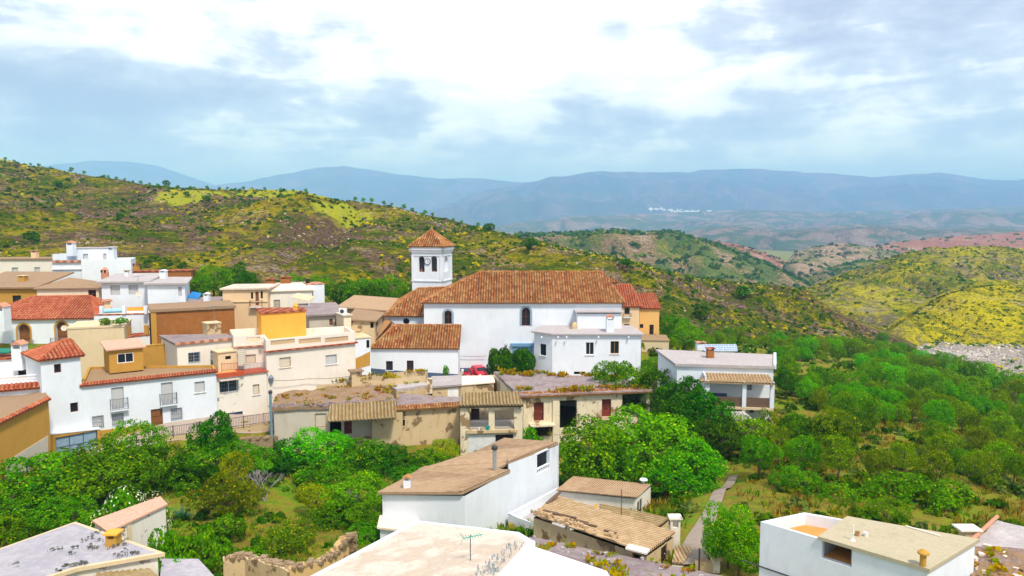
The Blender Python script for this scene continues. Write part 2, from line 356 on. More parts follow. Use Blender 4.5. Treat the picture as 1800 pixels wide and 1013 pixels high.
class Wl:                          # a vertical wall plane from A to B (left to right as seen from outside)
    def __init__(s, A, B):
        s.A, s.B = Vector(A), Vector(B); d = s.B - s.A; d.z = 0; s.L = d.length; s.u = d.normalized(); s.n = s.u.cross(Vector((0, 0, 1)))
    def uz(s, px, py):
        r = ray(px, py); c = Vector((0, 0, CAMZ)); t = (s.A - c).dot(s.n) / r.dot(s.n); p = c + r * t
        return (p - s.A).dot(s.u), p.z
    def pt(s, u, z, off=0.): return Vector((s.A.x, s.A.y, 0)) + s.u * u + s.n * off + Vector((0, 0, z))
    def rect(s, q):
        cx, cy_ = (q[0] + q[2]) / 2, (q[1] + q[3]) / 2
        return s.uz(q[0], cy_)[0], s.uz(cx, q[3])[1], s.uz(q[2], cy_)[0], s.uz(cx, q[1])[1]
def arch_pts(u0, z0, u1, z1, kind):
    if 'arch' in kind:
        r = (u1 - u0) / 2; cz = z1 - r
        return [(u0, z0), (u1, z0)] + [((u0 + u1) / 2 + r * math.cos(a), cz + r * math.sin(a)) for a in [math.pi * i / 12 for i in range(13)]]
    if 'round' in kind:
        r = (u1 - u0) / 2
        return [((u0 + u1) / 2 + r * math.cos(a), (z0 + z1) / 2 + r * math.sin(a)) for a in [2 * math.pi * i / 18 for i in range(18)]]
    return [(u0, z0), (u1, z0), (u1, z1), (u0, z1)]
class Bld:
    def __init__(s, name, at, label, cat='house', group=None):
        s.loc = Vector(at); s.o = thing(name, s.loc, label, cat, group); s.w = []
    def part(s, mb, name, mat, parent=None, smooth=False, label=None):
        o = mb.build(name, M[mat] if isinstance(mat, str) else mat, parent or s.o, s.loc, smooth)
        if label: o['label'] = label
        return o
    def walls(s, pts, zb, mat, wins={}, close=True, name='wall', reveal=.2):
        mb = MB(); n = len(pts); s.w = []; todo = []
        for i in range(n if close else n - 1):
            wl = Wl(pts[i], pts[(i + 1) % n]); s.w.append(wl); wl.reveal = reveal
            zA, zB = pts[i].z, pts[(i + 1) % n].z
            outer = [(0, zb), (wl.L, zb), (wl.L, zB), (0, zA)]; holes = []
            for wn in wins.get(i, []):
                u0, z0, u1, z1 = wl.rect(wn[:4]); k = wn[4]
                u0 = max(.05, u0); u1 = min(wl.L - .05, u1); z0 = max(zb + .05, z0); lim = min(zA + (zB - zA) * u0 / wl.L, zA + (zB - zA) * u1 / wl.L) - .05; z1 = min(z1, lim)
                if u1 - u0 < .1 or z1 - z0 < .1: continue
                hp = arch_pts(u0, z0, u1, z1, k); holes.append(hp); todo.append((wl, u0, z0, u1, z1, k, hp))
            polys = [[Vector((a, b, 0)) for a, b in q] for q in [outer] + holes]; flat = [q for p in [outer] + holes for q in p]
            if holes:
                for tri in tessellate_polygon(polys):
                    q = [flat[k] for k in tri]
                    if (q[1][0] - q[0][0]) * (q[2][1] - q[0][1]) - (q[2][0] - q[0][0]) * (q[1][1] - q[0][1]) < 0: q = q[::-1]
                    mb.poly([wl.pt(*a) for a in q], [a for a in q])
            else: mb.poly([wl.pt(*a) for a in outer], outer)
            for hp in holes:
                for a, b in zip(hp, hp[1:] + hp[:1]):
                    mb.poly([wl.pt(*a), wl.pt(*a, -reveal), wl.pt(*b, -reveal), wl.pt(*b)])
        o = s.part(mb, name, mat)
        for t in todo: s.fill(*t)
        return o
    def fill(s, wl, u0, z0, u1, z1, k, hp):
        rv = wl.reveal; W_, H_ = u1 - u0, z1 - z0
        def pane(off, grow=0.):
            m = MB(); m.poly([wl.pt(a, b, off) for a, b in hp], list(hp)); return m
        def bar(m, a0, b0, a1, b1, off, th=.06):
            m.obox(wl.pt(a0, b0, off), wl.u * (a1 - a0), wl.n * th, (0, 0, b1 - b0))
        def frame(mat, par, nv=1, nh=0, fw=.07, off=None):
            off = -rv + .02 if off is None else off; m = MB()
            if 'arch' in k or 'round' in k:
                ins = [((a - (u0 + u1) / 2) * (1 - 2 * fw / W_) + (u0 + u1) / 2, (b - (z0 + z1) / 2) * (1 - 2 * fw / H_) + (z0 + z1) / 2) for a, b in hp]
                for i in range(len(hp)):
                    j = (i + 1) % len(hp)
                    m.poly([wl.pt(*hp[i], off + .05), wl.pt(*hp[j], off + .05), wl.pt(*ins[j], off + .05), wl.pt(*ins[i], off + .05)])
            else:
                bar(m, u0, z0, u0 + fw, z1, off); bar(m, u1 - fw, z0, u1, z1, off)
                bar(m, u0 + fw, z0, u1 - fw, z0 + fw, off); bar(m, u0 + fw, z1 - fw, u1 - fw, z1, off)
            for i in range(nv):
                c = u0 + W_ * (i + 1) / (nv + 1); bar(m, c - fw * .4, z0 + fw, c + fw * .4, z1 - fw, off + .004, .05)
            for i in range(nh):
                c = z0 + H_ * (i + 1) / (nh + 1); bar(m, u0 + fw, c - fw * .3, u1 - fw, c + fw * .3, off + .008, .045)
            return s.part(m, 'frame', mat, par)
        def sill(par, mat='whiteframe'):
            m = MB(); m.obox(wl.pt(u0 - .1, z0 - .09, .004), wl.u * (W_ + .2), wl.n * .1, (0, 0, .085)); s.part(m, 'sill', mat, par)
        def grille(par, mat='iron'):
            m = MB(); nb = max(3, int(W_ / .16))
            for i in range(nb + 1): m.tube(wl.pt(u0 + W_ * i / nb, z0, .06), wl.pt(u0 + W_ * i / nb, z1, .06), .016, n=5)
            for q in (0.02, .35, .68, .98): m.tube(wl.pt(u0 - .03, z0 + H_ * q, .06), wl.pt(u1 + .03, z0 + H_ * q, .06), .018, n=5)
            s.part(m, 'grille', mat, par)
        if 'void' in k: 
            return
        if 'blind' in k: s.part(pane(-rv), 'niche', 'white'); return
        if 'shut' in k:
            o = s.part(pane(-rv * .7), 'roller_shutter', 'shutbeige' if 'beige' in k else 'shutter')
            frame('greyframe' if 'beige' not in k else 'woodgold', o, 0, 0, .05, -rv * .6)
            if 'sill' in k: sill(o)
            if 'bars' in k: grille(o, 'irongrey')
            return
        if 'garage' in k:
            o = s.part(pane(-rv * .8), 'garage_door', 'greyblue' if 'grey' in k else ('bluedoor' if 'blue' in k else 'dark'))
            frame('iron', o, 2 if 'grey' in k else 0, 1 if 'grey' in k else 3, .06); return
        if 'door' in k:
            mt = 'greyframe' if 'grey' in k else ('woodred' if 'red' in k else ('dark' if 'dark' in k else 'wood'))
            o = s.part(pane(-rv * .8), 'door', mt); frame(mt, o, 1, 2, .09, -rv * .78)
            m = MB(); m.lathe(wl.pt(u0 + W_ * .82, z0 + H_ * .45, -rv * .55), [(.015, -.04), (.04, -.02), (.04, .02), (.015, .04)], 6); s.part(m, 'handle', 'galv', o); return
        o = s.part(pane(-rv), 'window', 'glass')
        fm = 'whiteframe' if 'white' in k else ('woodgold' if 'gold' in k else ('woodred' if 'red' in k else ('black' if 'dark' in k else ('greypaint' if 'grey' in k else 'wood'))))
        frame(fm, o, 0 if 'single' in k else 1, 1 if 'multi' in k else 0)
        if 'sill' in k: sill(o)
        if 'bars' in k: grille(o, 'irongrey')
    def surround(s, wl, q, th, mat, kind='', name='window_surround'):
        u0, z0, u1, z1 = wl.rect(q); a = arch_pts(u0, z0, u1, z1, kind)
        b = arch_pts(u0 - th, z0 - (th if 'sill' in kind else 0), u1 + th, z1 + th, kind); m = MB()
        for i in range(len(a)):
            j = (i + 1) % len(a); m.poly([wl.pt(*a[i], .03), wl.pt(*a[j], .03), wl.pt(*b[j], .03), wl.pt(*b[i], .03)][::-1])
            m.poly([wl.pt(*b[i], .03), wl.pt(*b[j], .03), wl.pt(*b[j], -.01), wl.pt(*b[i], -.01)])
            m.poly([wl.pt(*a[i], .03), wl.pt(*a[j], .03), wl.pt(*a[j], -.01), wl.pt(*a[i], -.01)][::-1])
        return s.part(m, name, mat)
    def band(s, wl, q, mat, name='plinth', th=.04):   # flat band proud of a wall, q = pixel quad (x0,yt0,yb0,x1,yt1,yb1)
        x0, t0, b0, x1, t1, b1 = q
        P = [wl.uz(x0, b0), wl.uz(x1, b1), wl.uz(x1, t1), wl.uz(x0, t0)]
        m = MB(); f = [wl.pt(*p, th) for p in P]; k = [wl.pt(*p, -.02) for p in P]
        m.poly(f, P)
        for i in range(4):
            j = (i + 1) % 4; m.poly([k[i], k[j], f[j], f[i]])
        return s.part(m, name, mat)
    def flat(s, pts, mat, t=.22, over=.15, lift=.2, name='roof'):
        m = MB(); m.slab(offset_poly(pts, over), t, lift); return s.part(m, name, mat)
    def terrace(s, pts, drop, mat, th=.25, cap=None, wallmat='white', name='terrace_floor'):
        inn = offset_poly(pts, -th); m = MB(); n = len(pts)
        for i in range(n):
            j = (i + 1) % n
            m.poly([pts[i], pts[j], inn[j], inn[i]], [(0, 0)] * 4)
            lo = [Vector((p.x, p.y, p.z - drop)) for p in (inn[i], inn[j])]
            m.poly([inn[i], inn[j], lo[1], lo[0]], [(0, 0)] * 4)
        s.part(m, 'parapet', cap or wallmat)
        m = MB(); zf = min(p.z for p in pts) - drop + .01
        m.poly([Vector((p.x, p.y, p.z - drop + .01)) for p in inn], [(p.x, p.y) for p in inn]); return s.part(m, name, mat)
    def tiles(s, pts, mat='tile', pitch=.36, row=.5, amp=.13, t=.12, name='roof', kind='tile', smooth=False):
        pts = [Vector(p) for p in pts]; P0 = pts[0]; u = (pts[1] - P0).normalized(); nrm = Vector((0, 0, 0))
        for i in range(1, len(pts) - 1): nrm += (pts[i] - P0).cross(pts[i + 1] - P0)
        nrm.normalize()
        if nrm.z < 0: nrm = -nrm
        v = nrm.cross(u).normalized(); P2 = [((p - P0).dot(u), (p - P0).dot(v), (p - P0).dot(nrm)) for p in pts]
        umin, umax = min(p[0] for p in P2), max(p[0] for p in P2)
        def span(x):
            vs = []
            for a, b in zip(P2, P2[1:] + P2[:1]):
                if (a[0] - x) * (b[0] - x) <= 0 and abs(a[0] - b[0]) > 1e-9: vs.append(a[1] + (b[1] - a[1]) * (x - a[0]) / (b[0] - a[0]))
            return (min(vs), max(vs)) if len(vs) > 1 else None
        K = 6; nu = max(2, int((umax - umin) / pitch * K)); m = MB(); du = (umax - umin) / nu; prev = None
        vtot = max(p[1] for p in P2); vlo = min(p[1] for p in P2); nr = max(1, int((vtot - vlo) / row)) if kind == 'tile' else 1
        jit = random.Random(int(abs(P0.x * 100) + len(pts)))
        cols = {}
        for i in range(nu + 1):
            x = umin + du * i; sp = span(min(umax - 1e-4, max(umin + 1e-4, x)))
            if not sp: prev = None; continue
            ph = (x - umin) / pitch; h = math.sin(min(1, (ph % 1) / .64) * math.pi) * amp if kind == 'tile' else math.sin(ph * 2 * math.pi) * amp * .5 + amp * .5
            cc = []
            for r in range(nr):
                a = vlo + (vtot - vlo) * r / nr; b = vlo + (vtot - vlo) * (r + 1) / nr
                a2, b2 = min(max(a, sp[0]), sp[1]), min(max(b, sp[0]), sp[1])
                lift = .035 if kind == 'tile' else 0
                pa = P0 + u * x + v * a2 + nrm * (h + lift); pb = P0 + u * x + v * b2 + nrm * h
                cc.append((pa, pb, (ph, a2 / row), (ph, b2 / row), b2 - a2))
            if prev:
                for r in range(nr):
                    A, B = prev[r], cc[r]
                    if A[4] < 1e-4 and B[4] < 1e-4: continue
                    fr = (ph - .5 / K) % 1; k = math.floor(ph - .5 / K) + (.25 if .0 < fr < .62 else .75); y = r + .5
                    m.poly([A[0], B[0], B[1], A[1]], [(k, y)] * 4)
                    if kind == 'tile' and r + 1 < nr: m.poly([A[1], B[1], cc[r + 1][0], prev[r + 1][0]], [(k, y)] * 4)
            prev = cc
        lo = [p - nrm * t for p in pts]; hi = [p - nrm * .002 for p in pts]
        m.poly(lo[::-1])
        for i in range(len(pts)):
            j = (i + 1) % len(pts); m.poly([lo[i], lo[j], hi[j], hi[i]])
        return s.part(m, name, mat, smooth=smooth)
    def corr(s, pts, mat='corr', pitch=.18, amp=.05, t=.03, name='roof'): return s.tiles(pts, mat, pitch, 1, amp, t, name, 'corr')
    def caps(s, segs, mat='tile', r=.13, name='ridge_tiles'):
        m = MB()
        for p, q in segs:
            p, q = Vector(p), Vector(q); n = max(1, int((q - p).length / .45))
            for i in range(n):
                a, b = p.lerp(q, i / n), p.lerp(q, (i + 1) / n); m.tube(a + Vector((0, 0, .03)), b + Vector((0, 0, .03)), r * 1.1, r * .85, 6)
                m.uv[-32:] = [(i + .5, 3.5)] * 32
        return s.part(m, name, mat)
    def balcony(s, wl, q, depth=.5, mat='iron', slabmat='white', name='balcony'):
        u0, z0, u1, z1 = wl.rect(q); m = MB(); m.obox(wl.pt(u0, z0 - .12, .004), wl.u * (u1 - u0), wl.n * depth, (0, 0, .12)); o = s.part(m, name, slabmat)
        m = MB(); n = max(4, int((u1 - u0) / .13)); d = depth - .05
        for i in range(n + 1):
            u = u0 + .03 + (u1 - u0 - .06) * i / n; m.tube(wl.pt(u, z0, d), wl.pt(u, z1, d), .014, n=4)
        for z in (z0 + .06, z1): m.tube(wl.pt(u0 + .03, z, d), wl.pt(u1 - .03, z, d), .022, n=5)
        for u in (u0 + .03, u1 - .03):
            for z in (z0 + .06, z1): m.tube(wl.pt(u, z, .01), wl.pt(u, z, d), .02, n=5)
            for k in range(1, 4): m.tube(wl.pt(u, z0, d * k / 4), wl.pt(u, z1, d * k / 4), .014, n=4)
        s.part(m, 'railing', mat, o); return o
    def chimney(s, base, wx, h, mat='white', wy=None, capm='tilered', name='chimney', kind='gable'):
        base = Vector(base); wy = wy or wx; m = MB(); zb = base.z - .3; hh = h * .72 + .3
        m.box((base.x, base.y, zb), wx, wy, hh); z = zb + hh; o = None
        for dx in (-1, 1): m.box((base.x + dx * (wx / 2 - .07), base.y, z), .12, wy * .98, h * .17)
        o = s.part(m, name, mat)
        m = MB(); z2 = z + h * .17
        if kind == 'gable':
            a = wx / 2 + .08; b = wy / 2 + .08; z3 = z2 + h * .14 + .04
            for sx in (-1, 1):
                m.poly([(base.x + sx * a, base.y - b, z2), (base.x, base.y - b, z3), (base.x, base.y + b, z3), (base.x + sx * a, base.y + b, z2)][::sx], [(.5, .5)] * 4)
            m.poly([(base.x - a, base.y - b, z2), (base.x + a, base.y - b, z2), (base.x, base.y - b, z3)]); m.poly([(base.x + a, base.y + b, z2), (base.x - a, base.y + b, z2), (base.x, base.y + b, z3)])
            m.poly([(base.x - a, base.y - b, z2), (base.x - a, base.y + b, z2), (base.x + a, base.y + b, z2), (base.x + a, base.y - b, z2)])
        else: m.box((base.x, base.y, z2), wx + .2, wy + .2, .1)
        s.part(m, 'chimney_cap', capm, o); return o
def lv(*pts):                      # level the tops of a ring to their mean height
    z = sum(p.z for p in pts) / len(pts)
    return [Vector((p.x, p.y, z)) for p in pts]
def quad(A, B, back, da=None):     # footprint from front edge, pushed straight back
    u = (B - A); u.z = 0; n = u.normalized().cross(Vector((0, 0, 1)))
    return [A, B, B - n * back, A - n * (da or back)]
# ------------------------------------------------------------------ terrain
GP = []
def gp(px, z, d): r = ray(px, 500); GP.append((r.x / r.y * d, d, z))
for a in [(650, .85, 93), (800, .1, 97), (950, -.1, 93), (1100, -.1, 92), (900, -5, 220), (600, -4, 250), (1100, -14, 230), (300, 0, 260), (0, 0, 300), (900, -20, 330), (1300, -30, 330), (-300, 0, 300), (900, 1.5, 115), (1150, 2.2, 105), (1150, 3.4, 112), (1000, 3.2, 125), (90, -1.0, 67), (190, -.75, 69.5), (235, -.35, 70.6), (287, .15, 72.5),
          (380, .3, 75.5), (470, 0, 79.5), (560, .2, 85), (640, .9, 92), (640, 1.3, 100), (600, 2, 105), (-100, -.5, 62), (0, -1.2, 60),
          (0, -2.2, 53), (150, -2.3, 61), (250, -2.3, 62), (350, -2.3, 64), (500, -2.4, 68), (650, -3, 71), (800, -3.4, 72), (950, -4, 73), (1100, -4, 72), (300, -2.4, 52), (500, -2.6, 54), (620, -2.8, 58),
          (400, -1.5, 46), (200, -1, 40), (900, -1, 50), (900, 0, 38), (0, 0, 32), (1400, 1, 34), (1700, 1.5, 34), (900, 3, 18), (200, 3, 20), (1600, 3, 20),
          (1200, .6, 46), (1290, .2, 56), (1300, -2.2, 64), (1150, -3.2, 62), (1000, -3, 60), (1400, 0, 55), (1500, -.4, 60), (1600, -.4, 60), (1800, -1, 55), (2000, -1, 55),
          (1250, -1.6, 80), (1360, -2.2, 78), (1420, -1.4, 92), (1550, -3.2, 95), (1700, -5, 92), (1900, -7, 90), (1350, -3.4, 105), (1500, -5, 120), (1700, -9, 125), (1900, -13, 125),
          (1250, -3, 125), (1400, -6, 150), (1600, -11, 160), (1750, -17, 170), (1900, -21, 170), (1500, -11, 190), (1700, -20, 210), (1800, -24, 230), (1500, -22, 270), (1300, -14, 240),
          (50, 4.6, 88), (250, 4.4, 88), (250, 8.0, 97), (100, 10, 102), (0, 10.5, 103), (350, 3.5, 88), (450, 4.0, 95), (400, 6.0, 105), (550, 4.2, 104), (200, 11.5, 118), (0, 11.5, 118), (0, 11, 150), (-300, 12, 160), (-700, 10, 120), (-700, 4, 80), (200, 10.5, 145), (400, 8, 125),
          (400, 9.5, 145), (600, 5, 118), (600, 7, 140), (750, 5.5, 135), (900, 4, 140), (1100, 1, 145), (-200, 5, 85), (-200, 12, 110), (-300, 0, 55), (300, -2.6, 69), (400, -2.6, 71.3), (470, -2.8, 73), (215, -2.0, 66), (135, -1.3, 67), (430, -2.6, 74), (470, -2.8, 75.6), (350, -2.5, 71.4), (120, -1.9, 63), (560, -3, 72.5), (250, -2.6, 67)]: gp(*a)
GPa = np.array(GP); _d = np.linalg.norm(GPa[:, None, :2] - GPa[None, :, :2], axis=2)
_A = np.zeros((len(GPa) + 3,) * 2); n_ = len(GPa); _A[:n_, :n_] = _d; _A[:n_, n_] = 1; _A[:n_, n_ + 1:] = GPa[:, :2]; _A[n_:, :n_] = _A[:n_, n_:].T
_w = np.linalg.solve(_A, np.concatenate([GPa[:, 2], [0, 0, 0]]))
def gz(x, y):
    x = np.atleast_1d(np.asarray(x, float)); y = np.atleast_1d(np.asarray(y, float)); s = x.shape; x = x.ravel(); y = y.ravel()
    d = np.sqrt((x[:, None] - GPa[None, :, 0]) ** 2 + (y[:, None] - GPa[None, :, 1]) ** 2)
    z = d @ _w[:n_] + _w[n_] + _w[n_ + 1] * x + _w[n_ + 2] * y
    z = np.clip(z, -60, 22)
    r = np.sqrt((np.maximum(0, np.abs(x - 20) - 150)) ** 2 + (np.maximum(0, y - 250) + np.maximum(0, -y)) ** 2); k = np.clip(r / 250, 0, 1)
    return (z * (1 - k) + (-62) * k).reshape(s)
def g1(x, y): return float(gz([x], [y])[0])
def gpix(px, py):
    lo, hi = 8., 380.
    for t_ in np.geomspace(8, 380, 260):
        p = W(px, py, t_)
        if p.z < g1(p.x, p.y): hi = t_; break
        lo = t_
    for _ in range(14):
        m_ = (lo + hi) / 2; p = W(px, py, m_)
        if p.z < g1(p.x, p.y): hi = m_
        else: lo = m_
    return W(px, py, hi)
def grid_obj(name, X, Y, Zv, mat, kind='structure', smooth=True):
    ny, nx = X.shape; me = bpy.data.meshes.new(name); V = np.stack([X, Y, Zv], -1).reshape(-1, 3)
    i = np.arange(ny - 1)[:, None] * nx + np.arange(nx - 1)[None, :]; q = np.stack([i, i + 1, i + nx + 1, i + nx], -1).reshape(-1, 4)
    me.vertices.add(len(V)); me.vertices.foreach_set('co', V.ravel().astype(np.float32)); me.loops.add(q.size); me.loops.foreach_set('vertex_index', q.ravel().astype(np.int32))
    me.polygons.add(len(q)); me.polygons.foreach_set('loop_start', np.arange(0, q.size, 4, dtype=np.int32)); me.polygons.foreach_set('loop_total', np.full(len(q), 4, np.int32))
    me.update(calc_edges=True)
    if smooth: me.polygons.foreach_set('use_smooth', [True] * len(q))
    for m in (mat if isinstance(mat, list) else [mat]): me.materials.append(m)
    o = bpy.data.objects.new(name, me); col.objects.link(o); o['kind'] = kind; return o
xs = np.concatenate([-np.geomspace(150, 30000, 30)[::-1], np.arange(-148, 200, 1.6), np.geomspace(201, 30000, 30)])
ys = np.concatenate([[-3000, -400, -60, -20], np.arange(-10, 300, 1.6), np.geomspace(301, 30000, 36)])
GX, GY = np.meshgrid(xs, ys)
def fbm(x, y, s, o=4, seed=0):
    r = np.empty(x.size); xf, yf = x.ravel(), y.ravel()
    for i in range(x.size): r[i] = noise.fractal(Vector((xf[i] * s + seed, yf[i] * s, seed * .7)), 1., 2., o)
    return r.reshape(x.shape)
near = (np.abs(GX - 20) < 190) & (GY < 310)
GZ = gz(GX, GY); GZ = GZ + np.where(near, fbm(GX, GY, .12, 5) * np.clip(.35 * (1 - ((GX > -60) & (GX < 20) & (GY > 66) & (GY < 103)) * 1.), .0, .35), 0)
grid_obj('ground', GX, GY, GZ, M['ground'])

def interp(pts, px):
    P = sorted(pts); X = [p[0] for p in P]
    return [float(np.interp(px, X, [p[k] for p in P])) for k in (1, 2)]
SURF = {}
def hill(name, ridge, base, mat, ncol=160, nrow=60, bulge=0., amp=4., ns=.02, rav=0., back=(200, -60), seed=0, rough=1.):
    x0, x1 = min(p[0] for p in ridge), max(p[0] for p in ridge)
    Rg, Bs = [], []
    for i in range(ncol + 1):
        px = x0 + (x1 - x0) * i / ncol
        a = interp(ridge, px); b = interp(base, px); Rg.append(W(px, a[0], a[1])); Bs.append(W(px, b[0], b[1]))
    Rg = np.array(Rg); Bs = np.array(Bs); X = []; 
    t = np.linspace(0, 1, nrow + 1)[:, None, None]
    P = Bs[None] * (1 - t) + Rg[None] * t
    tt = t[..., 0]; env = np.sin(np.pi * np.clip(tt, 0, 1)) ** .6
    n = fbm(P[..., 0], P[..., 1], ns, 6, seed)
    cx = np.broadcast_to(P[:, :, 0] + P[:, :, 1] * .15, P.shape[:2]); rv = fbm(cx, P[..., 1] * .25, ns * 2.2, 4, seed + 9)
    P[..., 2] += env * (bulge * np.sin(np.pi * tt) + amp * n - rav * np.maximum(0, 1 - np.abs(rv) * 5))
    lim = CAMZ + (Rg[None, :, 2] - CAMZ) * (P[..., 1] / Rg[None, :, 1]) - (1 - tt) * np.abs(Rg[None, :, 1]) * .006
    over = P[..., 2] - lim; P[..., 2] = np.where(over > 0, lim - .15 * over, P[..., 2]) * (tt < 1) + P[..., 2] * (tt >= 1)
    rn = fbm(P[-1:, :, 0], P[-1:, :, 1], ns * 4, 4, seed + 3) * amp * .12 * rough; P[..., 2] += np.where(tt > .97, rn, 0)
    bk = []
    for k in range(1, 7):
        q = P[-1].copy(); f = k / 6; q[:, 1] += back[0] * f; q[:, 0] += back[0] * f * q[:, 0] / np.maximum(q[:, 1], 1) * .9; q[:, 2] += back[1] * f * f - .5 * f * 3; bk.append(q)
    fr = P[0].copy(); fr[:, 1] -= 8; fr[:, 2] -= 25
    A = np.concatenate([fr[None], P, np.array(bk)], 0)
    SURF[name] = P
    return grid_obj(name, A[..., 0], A[..., 1], A[..., 2], mat)
HL_R = [(-900, 180, 560), (-400, 225, 520), (-150, 255, 480), (0, 281, 440), (60, 292, 432), (130, 302, 425), (180, 311, 420), (240, 322, 412), (290, 330, 405), (350, 333, 395), (430, 334, 388), (530, 337, 375), (560, 345, 370), (620, 352, 362), (680, 362, 352),
        (740, 374, 345), (790, 388, 338), (850, 402, 330), (930, 421, 322), (1000, 436, 315), (1060, 449, 310), (1120, 463, 300), (1170, 477, 292), (1230, 491, 282), (1290, 496, 272), (1370, 499, 262), (1420, 514, 255), (1470, 546, 250), (1520, 575, 246), (1560, 592, 244), (1620, 620, 240), (1700, 650, 236)]
HL_B = [(-900, 430, 190), (-150, 455, 165), (0, 470, 160), (200, 482, 150), (400, 505, 146), (700, 535, 140), (900, 545, 140), (1100, 575, 135), (1200, 600, 150), (1350, 605, 175), (1500, 615, 195), (1600, 640, 205), (1700, 668, 210)]
hill('hills_left', HL_R, HL_B, M['hill'], 360, 120, 3, 9, .012, 3, (260, -90), 3)
HR_R = [(1330, 565, 470), (1380, 540, 480), (1410, 512, 490), (1480, 482, 500), (1560, 455, 520), (1600, 443, 530), (1650, 437, 535), (1700, 433, 540), (1800, 437, 560), (2000, 432, 600), (2400, 420, 640)]
HR_B = [(1330, 600, 300), (1500, 608, 290), (1560, 610, 285), (1650, 640, 270), (1800, 668, 255), (2400, 700, 250)]
hill('hills_right', HR_R, HR_B, M['hill2'], 180, 90, 2, 10, .007, 10, (240, -110), 11)
SP_R = [(1500, 606, 292), (1545, 590, 300), (1580, 565, 315), (1620, 538, 335), (1660, 517, 352), (1700, 502, 366), (1760, 492, 380), (1820, 492, 390), (1950, 500, 400), (2300, 500, 420)]
SP_B = [(1500, 616, 282), (1560, 618, 275), (1650, 640, 262), (1800, 668, 245), (2300, 700, 240)]
hill('hills_spur', SP_R, SP_B, M['hill2b'], 130, 70, 10, 4, .010, 3, (120, -60), 21)
hill('rocky_slope', [(1585, 628, 250), (1625, 604, 258), (1660, 600, 255), (1720, 606, 250), (1800, 604, 250), (2100, 600, 250)], [(1585, 645, 215), (1625, 645, 205), (1700, 662, 195), (1800, 690, 185), (2100, 720, 180)], M['rockslope'], 110, 40, 2, 4, .02, 3, (30, -30), 5)
# middle distance: rounded green hills, red and pale ploughed slopes
hill('hills_middle', [(840, 425, 900), (920, 411, 960), (1000, 409, 1000), (1080, 403, 1000), (1110, 407, 990), (1180, 405, 980), (1230, 418, 960), (1300, 442, 930), (1370, 470, 900), (1430, 500, 880), (1500, 520, 870)],
     [(840, 470, 600), (1100, 490, 560), (1300, 510, 600), (1420, 520, 640), (1500, 545, 640)], M['hill3'], 150, 60, 16, 24, .005, 16, (500, -160), 31)
hill('red_slope', [(1190, 430, 1280), (1250, 422, 1270), (1300, 430, 1250), (1350, 446, 1220), (1400, 470, 1180), (1440, 490, 1150)], [(1190, 470, 1000), (1300, 480, 960), (1400, 505, 940), (1440, 515, 930)], M['redsoil'], 70, 30, 8, 10, .006, 8, (300, -120), 33)
hill('hills_centre', [(1370, 480, 1150), (1400, 443, 1200), (1440, 433, 1220), (1480, 428, 1240), (1530, 434, 1230), (1570, 440, 1200), (1620, 452, 1150), (1700, 470, 1100)],
     [(1370, 510, 900), (1500, 520, 860), (1700, 530, 850)], M['palesoil'], 100, 45, 12, 14, .006, 12, (400, -150), 35)
hill('hills_centre_low', [(1360, 508, 880), (1400, 488, 900), (1450, 470, 930), (1520, 458, 960), (1570, 455, 960), (1640, 462, 930), (1740, 480, 900)],
     [(1360, 530, 700), (1550, 545, 680), (1740, 550, 680)], M['hill3'], 90, 40, 10, 10, .008, 10, (250, -120), 37)
hill('red_ridge', [(1480, 445, 1500), (1560, 427, 1560), (1620, 420, 1600), (1700, 414, 1650), (1760, 411, 1680), (1820, 404, 1700), (2100, 392, 1800), (2500, 380, 1900)],
     [(1480, 470, 1200), (1800, 480, 1150), (2500, 490, 1200)], M['redsoil'], 130, 40, 12, 14, .005, 8, (500, -160), 39)
hill('distant_hills', [(700, 440, 3200), (1000, 432, 3300), (1150, 418, 3400), (1230, 400, 3500), (1290, 395, 3500), (1370, 404, 3400), (1450, 398, 3300), (1540, 394, 3400), (1640, 400, 3500), (1750, 396, 3600), (1900, 404, 3600), (2300, 400, 3600)],
     [(700, 470, 2000), (2300, 470, 1900)], M['hill4'], 160, 50, 40, 60, .0016, 45, (1400, -420), 41)
hill('distant_foothills', [(500, 420, 5208), (760, 408, 5208), (900, 392, 5040), (1000, 380, 5040), (1150, 376, 5040), (1300, 368, 5208), (1500, 372, 5208), (1700, 366, 5376), (2400, 360, 5376)],
     [(500, 450, 3192), (2400, 450, 3192)], M['hill4'], 170, 60, 40, 100, .0011, 80, (1000, -350), 43)
hill('mountains_right', [(640, 400, 8092), (740, 372, 8282), (800, 355, 8377), (860, 335, 8568), (910, 324, 8758), (960, 314, 8853), (1010, 306, 9044), (1090, 301, 9139), (1160, 304, 9139), (1230, 300, 9329), (1300, 296, 9520), (1380, 300, 9520), (1440, 304, 9520), (1480, 306, 9520), (1530, 312, 9520), (1600, 306, 9520), (1660, 305, 9710), (1720, 313, 9710), (1780, 318, 9520), (1850, 312, 9520), (2000, 300, 9899), (2600, 290, 10470)],
     [(640, 425, 5997), (2600, 425, 5997)], M['mount'], 220, 80, 80, 180, .0007, 140, (2000, -560), 51, 1.2)
hill('mountains_left', [(300, 340, 10695), (380, 326, 10695), (440, 318, 10780), (500, 307, 10951), (560, 295, 11122), (605, 292, 11122), (650, 298, 11122), (700, 308, 11122), (780, 314, 11122), (850, 315, 11122), (930, 322, 11122), (1050, 330, 11122)],
     [(300, 420, 8384), (1050, 420, 8384)], M['mount'], 140, 50, 90, 180, .0006, 120, (1600, -500), 53)
hill('mountains_far', [(-300, 330, 12361), (0, 305, 12361), (100, 289, 12361), (160, 283, 12361), (220, 284, 12361), (280, 291, 12361), (330, 310, 12361), (420, 340, 12361)],
     [(-300, 400, 11165), (420, 400, 11165)], M['mount'], 80, 30, 60, 120, .0007, 90, (1000, -500), 55)
